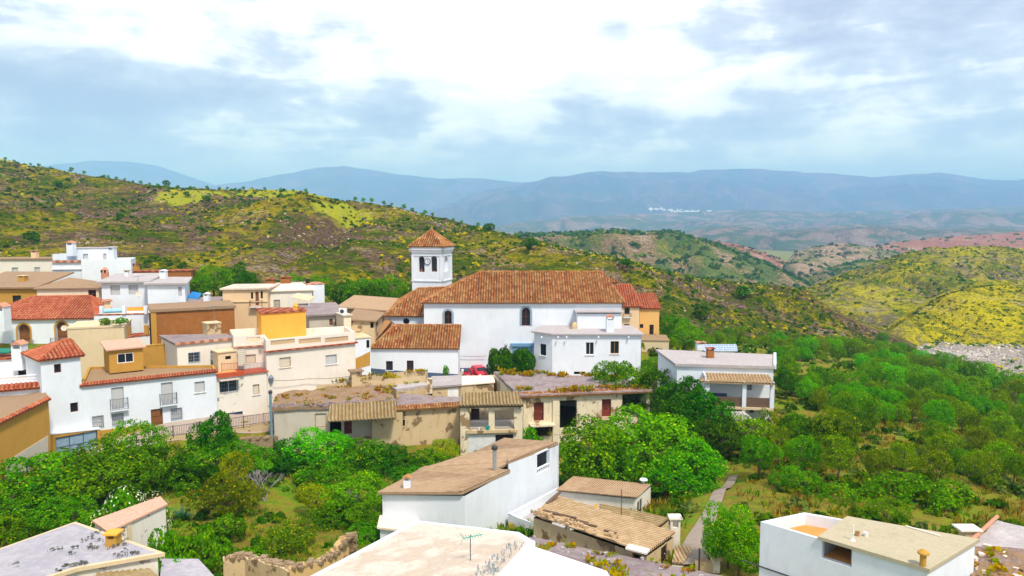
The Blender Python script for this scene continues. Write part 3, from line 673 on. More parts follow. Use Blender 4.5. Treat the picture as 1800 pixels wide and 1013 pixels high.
# yellow-green terraced field near the crest of the left hill
def patch(name, quad_px, surf, mat, lift=.6, n=40):
    P = SURF[surf]; Q = P.reshape(-1, 3); rel = Q - np.array([0, 0, CAMZ])
    xc = rel[:, 0]; yc = rel[:, 1] * CP - rel[:, 2] * SP; zc = rel[:, 1] * SP + rel[:, 2] * CP
    px = CX + F * xc / yc; py = CY - F * zc / yc
    return px.reshape(P.shape[:2]), py.reshape(P.shape[:2])
def surf_at(surf, px, py, tab={}):
    if surf not in tab: tab[surf] = patch('', None, surf, None)
    A, B = tab[surf]; k = np.argmin((A - px) ** 2 + (B - py) ** 2); return Vector(SURF[surf].reshape(-1, 3)[k])

def yellow_mask():
    m = M['hill']; t = m.node_tree; N = t.nodes; L = t.links; bsdf = N['Principled BSDF']; src = bsdf.inputs['Base Color'].links[0].from_socket
    tc = N.new('ShaderNodeTexCoord'); tot = None
    def mth(op, a, b=0.):
        n = N.new('ShaderNodeMath'); n.operation = op
        for i, x in enumerate((a, b)):
            if isinstance(x, (int, float)): n.inputs[i].default_value = x
            else: L.new(x, n.inputs[i])
        return n.outputs[0]
    for px, py, rx, ry in [(330, 341, 14, 26), (400, 344, 22, 24), (480, 342, 22, 20), (540, 343, 14, 14), (600, 371, 13, 12), (660, 370, 15, 12), (720, 376, 12, 9)]:   # the grassy terraces near the crest
        q = surf_at('hills_left', px, py); mp = N.new('ShaderNodeMapping'); mp.inputs['Location'].default_value = (-q.x / rx, -q.y / ry, 0); mp.inputs['Scale'].default_value = (1 / rx, 1 / ry, 0); L.new(tc.outputs['Object'], mp.inputs[0])
        ln = N.new('ShaderNodeVectorMath'); ln.operation = 'LENGTH'; L.new(mp.outputs[0], ln.inputs[0]); v = mth('SUBTRACT', 1., ln.outputs['Value']); v = mth('MAXIMUM', v, 0.); tot = v if tot is None else mth('MAXIMUM', tot, v)
    nz = N.new('ShaderNodeTexNoise'); nz.inputs['Scale'].default_value = .25; nz.inputs['Detail'].default_value = 5; L.new(tc.outputs['Object'], nz.inputs[0])
    f = mth('MULTIPLY', mth('ADD', tot, mth('MULTIPLY', mth('SUBTRACT', nz.outputs[0], .5), .8)), 4.)
    f = mth('MINIMUM', mth('MAXIMUM', mth('SUBTRACT', f, .3), 0.), .9)
    mx = N.new('ShaderNodeMix'); mx.data_type = 'RGBA'; L.new(f, mx.inputs[0]); L.new(src, mx.inputs[6]); mx.inputs[7].default_value = (.34, .36, .02, 1); L.new(mx.outputs[2], bsdf.inputs['Base Color'])
yellow_mask()
# ------------------------------------------------------------------ church
B = Bld('church', W(900, 660, 101, .4), 'long white church with terracotta tile roofs and a square bell tower', 'church')
FL, FR = W(745, 531, 100, 10.3), W(1093, 529, 100, 10.3); c = quad(FL, FR, 12)
B.walls(c, -.6, 'white', {0: [(781, 546, 794, 570, 'arch red multi'), (917, 541, 932, 573, 'arch red multi'), (909, 618, 928, 662, 'arch door')], 3: []}, reveal=.3)
wl = B.w[0]
B.surround(wl, (781, 546, 794, 570), .28, 'greypaint', 'arch'); B.surround(wl, (917, 541, 932, 573), .28, 'greypaint', 'arch')
m = MB(); u0, z0, u1, z1 = wl.rect((899, 603, 938, 662))
m.obox(wl.pt(u0 - .1, z1 - .45, 0), wl.u * (u1 - u0 + .2), wl.n * .38, (0, 0, .42)); m.obox(wl.pt(u0 + .15, z1 - .95, 0), wl.u * (u1 - u0 - .3), wl.n * .2, (0, 0, .5))
for q in (u0 + .15, u1 - .75): m.obox(wl.pt(q, z0, 0), wl.u * .55, wl.n * .22, (0, 0, z1 - z0 - .95))
B.part(m, 'portal', 'portal')
B.band(wl, (746, 647, 662, 898, 647, 662), 'bluegrey')
e = offset_poly(c, .45); e = [p - Vector((0, 0, .1)) for p in e]
R1, R2 = W(845, 478, 106), W(1058, 476.5, 106); R2.z = R1.z = 14.1
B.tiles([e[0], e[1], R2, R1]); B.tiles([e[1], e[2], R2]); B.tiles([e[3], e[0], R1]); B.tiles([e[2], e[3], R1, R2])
B.caps([(R1, R2), (e[0], R1), (e[1], R2)])
m = MB(); o1 = offset_poly(c, .16)
for i in range(4):
    a, b = o1[i], o1[(i + 1) % 4]; ww = Wl(a, b); m.obox(ww.pt(0, a.z - .55, 0), ww.u * ww.L, -ww.n * .15, (0, 0, .4))
    for k in range(int(ww.L / .3) if i == 0 else 0): m.obox(ww.pt(k * .3 + .05, a.z - .15, 0), ww.u * .15, ww.n * .12, (0, 0, .1))
B.part(m, 'cornice', 'white')
# lower side chapel with its sloping roof and round window
a0, a1 = W(676, 557, 103, 7.9), W(750, 557, 103, 7.9); c2 = quad(a0, a1, 9)
B.walls(c2, -.6, 'white', {0: [(708, 559.5, 720, 571, 'round grey single')]}, name='chapel_wall')
A_, B_, C_, D_ = W(673, 556, 102.6), W(752, 557, 102.6), W(782, 505, 109), W(735, 507, 109); bl = W(672, 545, 111.5, A_.z)
B.tiles([A_, B_, C_, D_], name='chapel_roof'); B.tiles([bl, A_, D_], name='chapel_roof'); B.caps([(A_, D_), (D_, C_)], name='chapel_ridge_tiles')
# sacristy
s0, s1 = W(651, 614, 96, 4.62), W(805, 614, 96, 4.62); c3 = quad(s0, s1, 7.5)
B.walls(c3, -.2, 'white', {0: [(678.5, 635, 690.5, 651, 'dark single sill'), (715, 634, 727, 659, 'door dark')]}, name='sacristy_wall')
B.band(B.w[0], (651.5, 647.5, 668, 714.5, 653, 668), 'bluegrey'); B.band(B.w[0], (727.5, 653.5, 668, 805, 658, 668), 'bluegrey')
p = [W(649, 613, 95.7), W(808, 614, 95.7), W(811, 572, 99.9), W(696, 571, 99.9), W(669, 594, 104), W(677, 556.5, 104)]
B.tiles(p[:4], name='sacristy_roof'); B.tiles([p[4], p[0], p[3], p[5]], name='sacristy_roof'); B.caps([(p[3], p[2]), (p[0], p[3])], name='sacristy_ridge_tiles')
for q, r_ in ((c3[1] + Vector((0, 0, 0)), p[2]),):
    m = MB(); m.poly([q, c3[2], Vector((c3[2].x, r_.y, r_.z)), ]); m.poly([Vector((q.x, q.y, q.z)), Vector((q.x, 99.98, q.z)), Vector((q.x, 99.98, r_.z - .1))]); B.part(m, 'gable', 'white')
# bell tower
fl, fr = W(723.5, 434, 112), W(777, 434, 110.9); fr.z = fl.z = 17.5; t4 = quad(fl, fr, 4.7)
B.walls(t4, 2, 'white', {0: [(736, 450.7, 746.3, 478.5, 'arch void'), (757.8, 450.3, 768.2, 478, 'arch void')], 1: [(781, 451, 787.5, 477, 'arch blind')], 3: [], 2: []}, name='tower_wall', reveal=.35)
tw = B.w
m = MB(); m.slab([p - Vector((0, 0, 5.4)) for p in offset_poly(t4, -.05)], .2); B.part(m, 'bell_chamber_floor', 'white')
for px in (741, 763):
    q = W(px, 470, 112.4); q = Vector((q.x, 112.4, 13.2)); m = MB(); m.lathe(q, [(.5, 0), (.42, .15), (.3, .6), (.2, .85), (.05, .95)], 12); m.tube(q + Vector((0, 0, .9)), q + Vector((0, 0, 1.9)), .05); B.part(m, 'bell', 'bell', smooth=True)
te = offset_poly(t4, .48); te = [Vector((p.x, p.y, 17.55)) for p in te]; ap = Vector((sum(p.x for p in t4) / 4, sum(p.y for p in t4) / 4, 20.15))
for i in range(4): B.tiles([te[i], te[(i + 1) % 4], ap], name='tower_roof')
B.caps([(te[i], ap) for i in range(4)], name='tower_hip_tiles'); m = MB(); m.lathe(ap, [(.16, 0), (.2, .12), (.1, .3), (.02, .35)], 8); B.part(m, 'finial', 'tile')
m = MB()
def ringband(m, pts, z, h, off):
    o2 = offset_poly(pts, off)
    for i in range(4):
        ww = Wl(o2[i], o2[(i + 1) % 4]); m.obox(ww.pt(0, z, 0), ww.u * ww.L, -ww.n * (off - .004), (0, 0, h))
ringband(m, t4, 17.05, .4, .34); ringband(m, t4, 16.7, .345, .2); ringband(m, t4, 16.15, .12, .1); ringband(m, t4, 12.25, .16, .12)
for i in (0, 1):
    for u in (.0, tw[i].L - .38): m.obox(tw[i].pt(u, 12.43, .004), tw[i].u * .38, tw[i].n * .09, (0, 0, 3.7))
B.part(m, 'tower_moulding', 'white')
m = MB(); cu, cz = tw[0].uz(751.7, 460)
def disc(m, wl, u, z, r, off, n=24, r0=0):
    P = [wl.pt(u + r * math.cos(2 * math.pi * i / n), z + r * math.sin(2 * math.pi * i / n), off) for i in range(n)]
    if r0:
        Q = [wl.pt(u + r0 * math.cos(2 * math.pi * i / n), z + r0 * math.sin(2 * math.pi * i / n), off) for i in range(n)]
        for i in range(n): j = (i + 1) % n; m.poly([P[i], P[j], Q[j], Q[i]])
    else: m.poly(P)
    K = [wl.pt(u + r * math.cos(2 * math.pi * i / n), z + r * math.sin(2 * math.pi * i / n), .0) for i in range(n)]
    for i in range(n): j = (i + 1) % n; m.poly([K[i], K[j], P[j], P[i]])
disc(m, tw[0], cu, cz, .46, .1); ck = B.part(m, 'clock', 'white')
m = MB(); disc(m, tw[0], cu, cz, .50, .12, r0=.43)
for k in range(12):
    a = math.pi * k / 6; p1 = tw[0].pt(cu + .33 * math.cos(a), cz + .33 * math.sin(a), .115); p2 = tw[0].pt(cu + .41 * math.cos(a), cz + .41 * math.sin(a), .115); m.tube(p1, p2, .02, n=4)
B.part(m, 'dial_markings', 'bluegrey', ck)
m = MB(); m.tube(tw[0].pt(cu, cz, .13), tw[0].pt(cu + .02, cz + .34, .13), .02, n=4); m.tube(tw[0].pt(cu, cz, .13), tw[0].pt(cu + .2, cz - .08, .13), .025, n=4); B.part(m, 'clock_hands', 'black', ck)

# presbytery against the nave
B = Bld('house', W(1040, 660, 94, .3), 'low white house with grey clay roof built against the front of the church', 'house')
c = [W(939, 591, 96.3), W(971, 591, 94.2), W(1127, 587, 94), W(1107, 577, 99.7), W(956, 574, 99.7)]
c = [Vector((p.x, p.y, 6.65)) for p in c]
B.walls(c, -.6, 'white', {0: [(949.5, 605, 960, 625, 'dark single sill')], 1: [(1029.5, 602, 1044, 624, 'white sill'), (1073, 600, 1088, 622, 'gold sill'), (1009, 653.5, 1029, 658.5, 'void'), (1048, 652.5, 1062, 657.5, 'void')]})
m = MB(); lo = offset_poly(c, .35); P = [Vector((p.x, p.y, 6.72 + (.25 if k > 2 else 0))) for k, p in enumerate(lo)]; P[3].y = P[4].y = 99.95
m.slab(P, .18, .12); B.part(m, 'roof', 'launawhite')
for px in (952, 981, 996, 1052, 1105): m = MB(); q = W(px, 592, 93.8, 6.45); m.tube(q, q + Vector((0, -.25, -.12)), .1, n=7); B.part(m, 'rain_spout', 'white')
u = [W(1015, 553, 97.6), W(1093, 553, 97.6)]; uc = quad(Vector((u[0].x, u[0].y, 9.0)), Vector((u[1].x, u[1].y, 9.0)), 2.3)
B.walls(uc, 6.7, 'white', name='upper_room'); m = MB(); m.slab(offset_poly(uc[:2] + [uc[2], uc[3]], .3), .14, .3); B.part(m, 'upper_roof', 'launawhite')
B.chimney(W(1072, 581, 95.3, 6.9), 1.0, 2.2, 'white', capm='tilepink')
m = MB(); m.lathe(W(1008.5, 577, 97.5, 6.9), [(.42, 0), (.46, .5), (.4, .85), (.25, .95)], 10); B.part(m, 'stone_chimney', 'tan')

B = Bld('house', W(1100, 585, 112, 4), 'peach house with steep red tile roof and small balcony, right behind the church', 'house')
c = quad(W(1060, 538, 112, 8.3), W(1124, 538, 112, 8.3), 8)
B.walls(c, 2.5, 'peach', {0: [(1097.5, 541, 1107, 553, 'single'), (1097, 570, 1106.5, 579.5, 'single dark')]})
e = offset_poly(c, .3); r1, r2 = W(1085, 500, 116, 11.4), W(1108, 499, 116, 11.4); r1 = Vector((e[0].x + 3, 116, 11.4))
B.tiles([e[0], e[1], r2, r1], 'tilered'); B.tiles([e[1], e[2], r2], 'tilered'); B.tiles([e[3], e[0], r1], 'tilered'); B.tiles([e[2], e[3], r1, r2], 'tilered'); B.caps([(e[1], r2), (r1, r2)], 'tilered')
B.balcony(B.w[0], (1095, 551, 1109, 557), .5)
q = W(1071, 498, 118.5, 11.35); B.walls(quad(Vector((q.x - 1.1, q.y, 11.6)), Vector((q.x + 1.2, q.y, 11.6)), 2), 9, 'peach', name='roof_turret')
m0 = quad(Vector((q.x - 1.5, q.y - .4, 11.55)), Vector((q.x + 1.6, q.y - .4, 11.55)), 2.8); tp = Vector((q.x, q.y + 1, 12.3))
for i in range(4): B.tiles([m0[i], m0[(i + 1) % 4], tp], name='turret_roof')
B = Bld('house', W(1141, 588, 113, 4), 'apricot yellow house with low red tile roof at the right end of the church', 'house')
c = quad(W(1124.5, 543, 113, 7.9), W(1159, 544, 113, 7.9), 7)
B.walls(c, 2.5, 'apricot', {0: [(1123.8, 570, 1131, 577, 'single dark'), (1141.5, 571, 1149, 590, 'door dark')]})
e = offset_poly(c, .3); r1, r2 = W(1118, 521, 117, 9.9), W(1150, 522, 117, 9.9)
B.tiles([e[0], e[1], r2, r1], 'tilered'); B.tiles([e[1], e[2], r2], 'tilered'); B.tiles([e[2], e[3], r1, r2], 'tilered'); B.tiles([e[3], e[0], r1], 'tilered')
# terrace with beige retaining wall
B = Bld('retaining_wall', W(1145, 612, 106, 1), 'beige terrace wall with brown coping below the apricot yellow house', 'wall')
c = quad(W(1122, 594, 106.5, 3.9), W(1176, 596, 106, 3.9), 5.5); B.walls(c, -1, 'beige'); B.flat(c, 'terracefloor', .12, .1, .12, name='coping')
# ------------------------------------------------------------------ left village, from the street back
# long white house with roof terrace and the tower-like block
B = Bld('house', W(230, 757, 71, .2), 'long white two storey house with two balcony doors, roof terrace and brown street door', 'house')
a, b = W(141, 672, 69.2), W(380, 655, 76.5); za = zb = (a.z + b.z) / 2; a.z = zb + .05; b.z = zb - .05
c = [a, b, W(376, 640, 79.5, b.z), W(155, 638, 78, a.z)]
B.walls(c, -2.5, 'white', {0: [(196, 681, 218, 719, 'shut'), (283.5, 672.5, 304, 711, 'shut'), (342, 671, 360, 689.5, 'shut sill'), (162.5, 731, 182, 752.5, 'shut bars'), (197, 727.5, 217, 747, 'shut bars'), (300.5, 717.5, 320, 738, 'shut bars'), (265.5, 719, 286.5, 756, 'door')]})
w0 = B.w[0]
B.balcony(w0, (193, 700, 225, 719.5), .45); B.balcony(w0, (280, 691, 310.5, 710.5), .45)
B.band(w0, (288, 744, 765, 379, 731, 756), 'greyrender'); B.band(w0, (174, 757, 790, 262, 746, 775), 'ochre')
B.terrace([p + Vector((0, 0, .0)) for p in c], .25, 'terracefloor', .25, wallmat='ochre')
e = Wl(w0.pt(-.1, a.z + .02, .3), w0.pt(w0.L + .1, b.z + .02, .3)); P = [e.pt(0, a.z - .12, 0), e.pt(e.L, b.z - .12, 0), e.pt(e.L, b.z + .14, -.55), e.pt(0, a.z + .14, -.55)]
B.tiles(P, 'tilered', row=.3, pitch=.26, amp=.07, name='eave_tiles')
B = Bld('house', W(100, 790, 68, 0), 'narrow white tower house with hipped red tile roof and two small dark red windows', 'house')
a, b = W(71, 632, 66.8), W(141, 627, 69.2); a.z = b.z = (a.z + b.z) / 2; c = quad(a, b, 5.2)
B.walls(c, -2.5, 'white', {0: [(95, 640, 107.5, 655.5, 'red single'), (123.5, 708, 137.5, 724.5, 'red single'), (97.5, 758, 140.5, 796, 'garage grey')]})
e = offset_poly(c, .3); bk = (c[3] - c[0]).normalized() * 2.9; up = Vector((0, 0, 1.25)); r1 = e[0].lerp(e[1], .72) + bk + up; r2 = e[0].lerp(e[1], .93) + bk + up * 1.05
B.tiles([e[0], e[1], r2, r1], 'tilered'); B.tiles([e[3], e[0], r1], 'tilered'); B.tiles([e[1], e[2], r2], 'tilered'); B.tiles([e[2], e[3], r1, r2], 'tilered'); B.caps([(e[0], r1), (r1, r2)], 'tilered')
B = Bld('garage', W(135, 795, 68, 0), 'ochre walled garage front with six-panel grey-blue metal door', 'garage')
a, b = W(84, 765, 66.4), W(176, 755, 69.6); c = quad(a, b, 1.2); B.walls(c, -2.5, 'ochre', {0: [(98, 760.5, 172, 800, 'garage grey')]}); B.flat(c, 'white', .1, .05, .1, name='coping')
# dormer on the roof terrace
B = Bld('roof_hut', W(220, 640, 75.5, 6), 'small ochre hut with double window and pink slab on the roof terrace', 'hut')
a, b = W(191, 616, 75), W(251, 612, 77); a.z = b.z = (a.z + b.z) / 2; c = quad(a, b, 3); B.walls(c, 5.5, 'ochre', {0: [(206, 621, 235, 638, 'white')]}, reveal=.1)
m = MB(); P = offset_poly(c, .3); P[2].z += .45; P[3].z += .45; m.slab(P, .14, .16); B.part(m, 'roof', 'tilepinkflat')
# cream house with launa roof
B = Bld('house', W(345, 645, 81, 5), 'cream house with grey clay flat roof and barred blue-grey window', 'house')
a, b = W(311, 606, 79), W(408, 599, 82.5); z = (a.z + b.z) / 2; c = [Vector((a.x, a.y, z)), Vector((b.x, b.y, z)), Z(396, 589.5, z), Z(283, 592.5, z)]
B.walls(c, 1, 'creamwhite', {0: [(331, 619.5, 351.5, 637, 'grey bars'), (370, 617, 382, 641.5, 'door grey')]}); B.flat(c, 'launa', .25, .18, .2)
m = MB(); P = offset_poly(c, .2); ww = Wl(P[0], P[1]); m.obox(ww.pt(0, z + .02, 0), ww.u * ww.L, -ww.n * .25, (0, 0, .26)); B.part(m, 'eave_tiles', 'tilepink')
B = Bld('water_tank', W(375, 590, 87, 8), 'square beige water tank box on the grey roof of the cream house', 'tank')
a = W(364, 570, 85, None); z = a.z; c = quad(a, W(388, 570, 86, z), 1.7); c = lv(*c); B.walls(c, z - 1.7, 'tan'); B.flat(c, 'beige', .12, .08, .1, name='lid')
B = Bld('hut', W(398, 650, 80.5, 4), 'little beige hut with tiny dark window beside the red terrace edge', 'hut')
a, b = W(383, 620, 79), W(416, 618, 80.3); z = (a.z + b.z) / 2; c = quad(Vector((a.x, a.y, z)), Vector((b.x, b.y, z)), 1.8); B.walls(c, 1, 'beige', {0: [(396, 626, 406, 632, 'single dark')]}); B.flat(c, 'beige', .14, .12, .12)
# street front below: peeling house
B = Bld('house', W(405, 735, 77.5, 0), 'peeling cream house with red terrace edge and blue garage door', 'house')
a, b = W(380.5, 660, 76.6), W(428, 657, 78.2); z = (a.z + b.z) / 2; c = quad(Vector((a.x, a.y, z)), Vector((b.x, b.y, z)), 4)
B.walls(c, -2, 'peelwhite', {0: [(386, 667, 417.5, 690, 'white bars'), (382, 726, 427, 742, 'garage blue')]}); B.terrace(c, .1, 'terracotta', .2, wallmat='redfloor')
m = MB(); ww = B.w[0]; m.obox(ww.pt(0, z - .2, .01), ww.u * ww.L, ww.n * .3, (0, 0, .45)); B.part(m, 'cornice', 'redfloor')
m = MB(); u0, z0, u1, z1 = ww.rect((384, 661.5, 419, 667)); m.obox(ww.pt(u0, z0, .01), ww.u * (u1 - u0), ww.n * .8, (0, 0, .1)); B.part(m, 'window_canopy', 'greyrender')
def railing(p, q, h, label, mat='iron', gap=.14, cat='railing', r=.016, posts=True):
    p, q = Vector(p), Vector(q); t = thing('railing', p, label, cat); m = MB(); n = max(2, int((q - p).length / gap))
    for i in range(n + 1): a = p.lerp(q, i / n); m.tube(a, a + Vector((0, 0, h)), r, n=4)
    o = m.build('bars', M[mat], t, p); m = MB(); up = Vector((0, 0, 1))
    for k in (.06, 1): m.tube(p + up * h * k, q + up * h * k, r * 1.8, n=5)
    if posts:
        for i in range(int((q - p).length / 2.2) + 2): a = p.lerp(q, min(1, i * 2.2 / (q - p).length)); m.tube(a - up * .2, a + up * (h + .12), r * 2.2, n=6)
    m.build('frame', M[mat], t, p); return t
railing(W(390, 652, 77, None), W(418, 650, 78, None), .75, 'short rust coloured railing above the red terrace edge', 'redfloor')
# cream block with lattice parapet and recessed terrace
B = Bld('house', W(450, 720, 79.5, 0), 'cream two storey house with recessed terrace, steps and lattice parapet', 'house')
a, b = W(428, 657, 78.2), W(468.5, 655, 79.6); z = (a.z + b.z) / 2; c = quad(Vector((a.x, a.y, z)), Vector((b.x, b.y, z)), 2.2)
B.walls(c, -2, 'creamwhite', {0: [(444.5, 676, 456, 693.5, 'shut beige sill')]}, name='lower_wall'); B.flat(c, 'redfloor', .12, .18, .12, name='terrace_floor')
f0, f1 = W(408, 583, 81.6), W(463, 580.5, 82.4); 
a2, b2 = W(411, 611, 80.6), W(466, 609, 82); zt = (W(411, 590, 80.6).z + W(466, 590, 82).z) / 2; c = quad(Vector((a2.x, a2.y, zt)), Vector((b2.x, b2.y, zt)), 6)
LAT = []
B.walls(c, z - .3, 'creamwhite', {0: [(432, 623.5, 449.5, 638.5, 'shut beige'), (433.5, 592.8, 457.5, 601.5, 'void')]}, name='upper_wall')
def lattice(B, wl, q, mat='peach'):
    u0, z0, u1, z1 = wl.rect(q); m = MB(); n = max(2, int((u1 - u0) / .3)); d = (u1 - u0) / n; h = (z1 - z0) / 2
    for i in range(n):
        for k in range(2):
            c0, c1 = (u0 + i * d, z0 + k * h), (u0 + (i + 1) * d, z0 + (k + 1) * h)
            m.tube(wl.pt(c0[0], c0[1], -.1), wl.pt(c1[0], c1[1], -.1), .05, n=4, cap=False); m.tube(wl.pt(c0[0], c1[1], -.1), wl.pt(c1[0], c0[1], -.1), .05, n=4, cap=False)
    B.part(m, 'lattice', mat)
lattice(B, B.w[0], (433.5, 592.8, 457.5, 601.5)); w_ = B.w[0]
m = MB(); m.obox(w_.pt(-.1, w_.uz(440, 610)[1], .004), w_.u * (w_.L + .2), w_.n * .2, (0, 0, .16)); B.part(m, 'cornice', 'tilepink')
m = MB(); B.part((m.slab(offset_poly([p - Vector((0, 0, .95)) for p in c], -.06), .2), m)[1], 'terrace_slab', 'pinkfloor')
m = MB(); 
for k in range(8): q = W(424, 640 - k * 3.6, 79.4 + k * .14); m.obox((q.x - .35, q.y, q.z - .22), (.75, 0, 0), (0, .2, 0), (0, 0, .22))
B.part(m, 'steps', 'greyrender')
railing(W(429, 657, 78.3, z), W(465, 655, 79.5, z), 1.05, 'dark railing in front of the recessed cream terrace', 'irongrey')
# big cream-white house with lattice parapets
B = Bld('house', W(545, 690, 84, 0), 'large cream-white house with pink roof terrace, lattice parapet and red cornice', 'house')
a, b = W(467, 595, 79.8), W(624, 586, 86); z = (a.z + b.z) / 2; c = [Vector((a.x, a.y, z)), Vector((b.x, b.y, z)), Z(608, 573.5, z), Z(455, 582, z)]
LQ = [(475.5, 597.5, 518, 605.5), (525, 595, 564, 603.5), (571, 592.5, 612, 601)]
B.walls(c, -1.5, 'creamwhite', {0: [(491.5, 628.5, 511, 645.5, 'shut beige sill'), (572.5, 624, 592, 640, 'shut sill')] + [q + ('void',) for q in LQ]})
w_ = B.w[0]
for q in LQ: lattice(B, w_, q)
za_, zb_ = w_.uz(470, 615)[1], w_.uz(622, 605)[1]; zc = (za_ + zb_) / 2
m = MB()
for i in (0, 1): ww = B.w[i]; m.obox(ww.pt(-.25, zc - .1, .004), ww.u * (ww.L + .5), ww.n * .26, (0, 0, .16))
B.part(m, 'cornice', 'tilered'); B.terrace(c, z - zc - .2, 'pinkfloor', .28, wallmat='creamwhite')
B = Bld('stair_tower', W(497, 588, 84, 8), 'orange painted stair box with red coping and a small lantern on top', 'hut')
a, b = W(459, 550, 83.5), W(537.5, 548, 86.5); z = (a.z + b.z) / 2; c = [Vector((a.x, a.y, z)), Vector((b.x, b.y, z)), Z(530, 542, z), W(451, 546.5, 88.5, z)]
B.walls(c, 6.5, 'orange', {0: []}); B.flat(c, 'tilered', .18, .12, .12, name='coping')
m = MB(); m.box(Vector((0, 0, 0)) + W(520, 546, 86.5, z + .1), .5, .5, .45); m.lathe(W(520, 546, 86.5, z + .55), [(.34, 0), (.22, .2), (.05, .42)], 8); B.part(m, 'lantern', 'orange')
# white terrace house far left
B = Bld('house', W(35, 700, 69, 3), 'white house with white balustrade terrace above a red tile strip, far left', 'house')
a, b = W(-30, 690, 65.6), W(72, 675, 67.6); z = (a.z + b.z) / 2; c = quad(Vector((a.x, a.y, z)), Vector((b.x, b.y, z)), 5)
B.walls(c, -1, 'white', {0: [(47, 695, 72, 703, 'void')]}); B.flat(c, 'pinkfloor', .15, .02, .1, name='terrace_floor')
w_ = B.w[0]; P = [w_.pt(-.1, z - .15, .35), w_.pt(w_.L + .1, z - .15, .35), w_.pt(w_.L + .1, z + .35, -.3), w_.pt(-.1, z + .35, -.3)]; B.tiles(P, 'tilered', row=.3, name='eave_tiles')
m = MB(); zb = z + .4; n = 34
for i in range(n):
    q = w_.pt(w_.L * (i + .5) / n, zb, -.4); m.lathe(q, [(.055, 0), (.055, .06), (.03, .1), (.065, .28), (.03, .48), (.05, .55)], 6)
m.obox(w_.pt(0, zb - .15, -.5), w_.u * w_.L, w_.n * .2, (0, 0, .15)); m.obox(w_.pt(0, zb + .55, -.5), w_.u * w_.L, w_.n * .2, (0, 0, .1)); B.part(m, 'balustrade', 'white')
a, b = W(-40, 636, 70, None), W(30, 630, 71.5); z2 = (a.z + b.z) / 2; c = quad(Vector((a.x, a.y, z2)), Vector((b.x, b.y, z2)), 4); c[1] = Vector((c[1].x, c[1].y, z2))
B.walls(c, z - .2, 'white', {0: []}, name='upper_wall'); B.flat(c, 'tilered', .2, .15, .18, name='upper_roof')
a, b = W(24, 645, 71.5), W(71, 642, 73); z2 = (a.z + b.z) / 2; c = quad(Vector((a.x, a.y, z2)), Vector((b.x, b.y, z2)), 3)
B.walls(c, z - .2, 'white', {0: [(28, 646, 46, 660, 'door dark')]}, name='porch_wall'); B.flat(c, 'beige', .2, .1, .18, name='porch_roof')
B.chimney(W(36, 640, 71, z2 + .2), 1.0, 2.5, 'white', capm='tilepink')
B = Bld('awning', W(5, 620, 71.5, 9), 'dark green folded canvas awning on the far left roof', 'awning')
m = MB(); q = W(-4, 620, 71.5); 
for k in range(5): m.tube(q + Vector((-.6, .2 * k, .04 * k)), q + Vector((1.2, .2 * k, .04 * k)), .16, .13, 7)
B.part(m, 'canvas', 'greentarp')
# ochre building lower left
B = Bld('house', W(40, 810, 62, -2), 'ochre building with grey roof and sloping pink tile verge in the lower left', 'house')
a, b = W(-60, 775, 55.5), W(85, 704, 64.5); c = [a, b, W(68, 700, 70.5, b.z), W(-60, 730, 66, a.z + 1.0)]
B.walls(c, -4, 'ochre'); m = MB(); m.slab(offset_poly(c, .12), .16, .16); B.part(m, 'roof', 'brownroof')
ww = Wl(a, b); P = [a + ww.n * .3 + Vector((0, 0, .15)), b + ww.n * .3 + Vector((0, 0, .15)), b - ww.n * .15 + Vector((0, 0, .28)), a - ww.n * .15 + Vector((0, 0, .28))]; B.tiles(P, 'tilered', row=.4, name='verge_tiles')
B.band(B.w[0], (10, 812, 845, 84, 766, 815), 'greyrender', 'patched_render')
# red tiled house with horseshoe arches
B = Bld('house', W(80, 615, 90, 5), 'white house with bright red tile roof and two tall ochre-edged arches', 'house')
a, b = W(-60, 566, 90), W(165, 556, 92); z = (a.z + b.z) / 2 ; c = quad(Vector((a.x, a.y, z)), Vector((b.x, b.y, z)), 9)
B.walls(c, 2.5, 'white', {0: [(31.5, 570, 53, 609, 'arch door'), (98.5, 566, 119, 604, 'arch door')]}, reveal=.6); w_ = B.w[0]
B.surround(w_, (31.5, 570, 53, 609), .22, 'ochre', 'arch', 'arch_surround'); B.surround(w_, (98.5, 566, 119, 604), .22, 'ochre', 'arch', 'arch_surround')
B.balcony(w_, (24, 598, 60, 609), .4, 'irongrey'); B.balcony(w_, (90, 594, 121, 604), .4, 'irongrey')
e = offset_poly(c, .35); r1, r2 = W(59, 523, 96.5), W(160, 519, 97.5); zr = (r1.z + r2.z) / 2; r1.z = r2.z = zr; rb0 = Vector((e[0].x, r1.y, zr - .9))
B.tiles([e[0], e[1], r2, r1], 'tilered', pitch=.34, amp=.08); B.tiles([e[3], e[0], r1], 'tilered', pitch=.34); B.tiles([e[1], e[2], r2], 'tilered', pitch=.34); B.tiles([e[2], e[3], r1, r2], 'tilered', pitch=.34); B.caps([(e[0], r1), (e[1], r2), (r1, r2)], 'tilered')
B = Bld('chimney_stack', W(7, 556, 87.5, 9), 'white double chimney stack in front of the bright red tile roof', 'chimney')
B.chimney(W(4, 558, 88, 8.4), 1.3, 3.0, 'white', capm='tilepink'); 
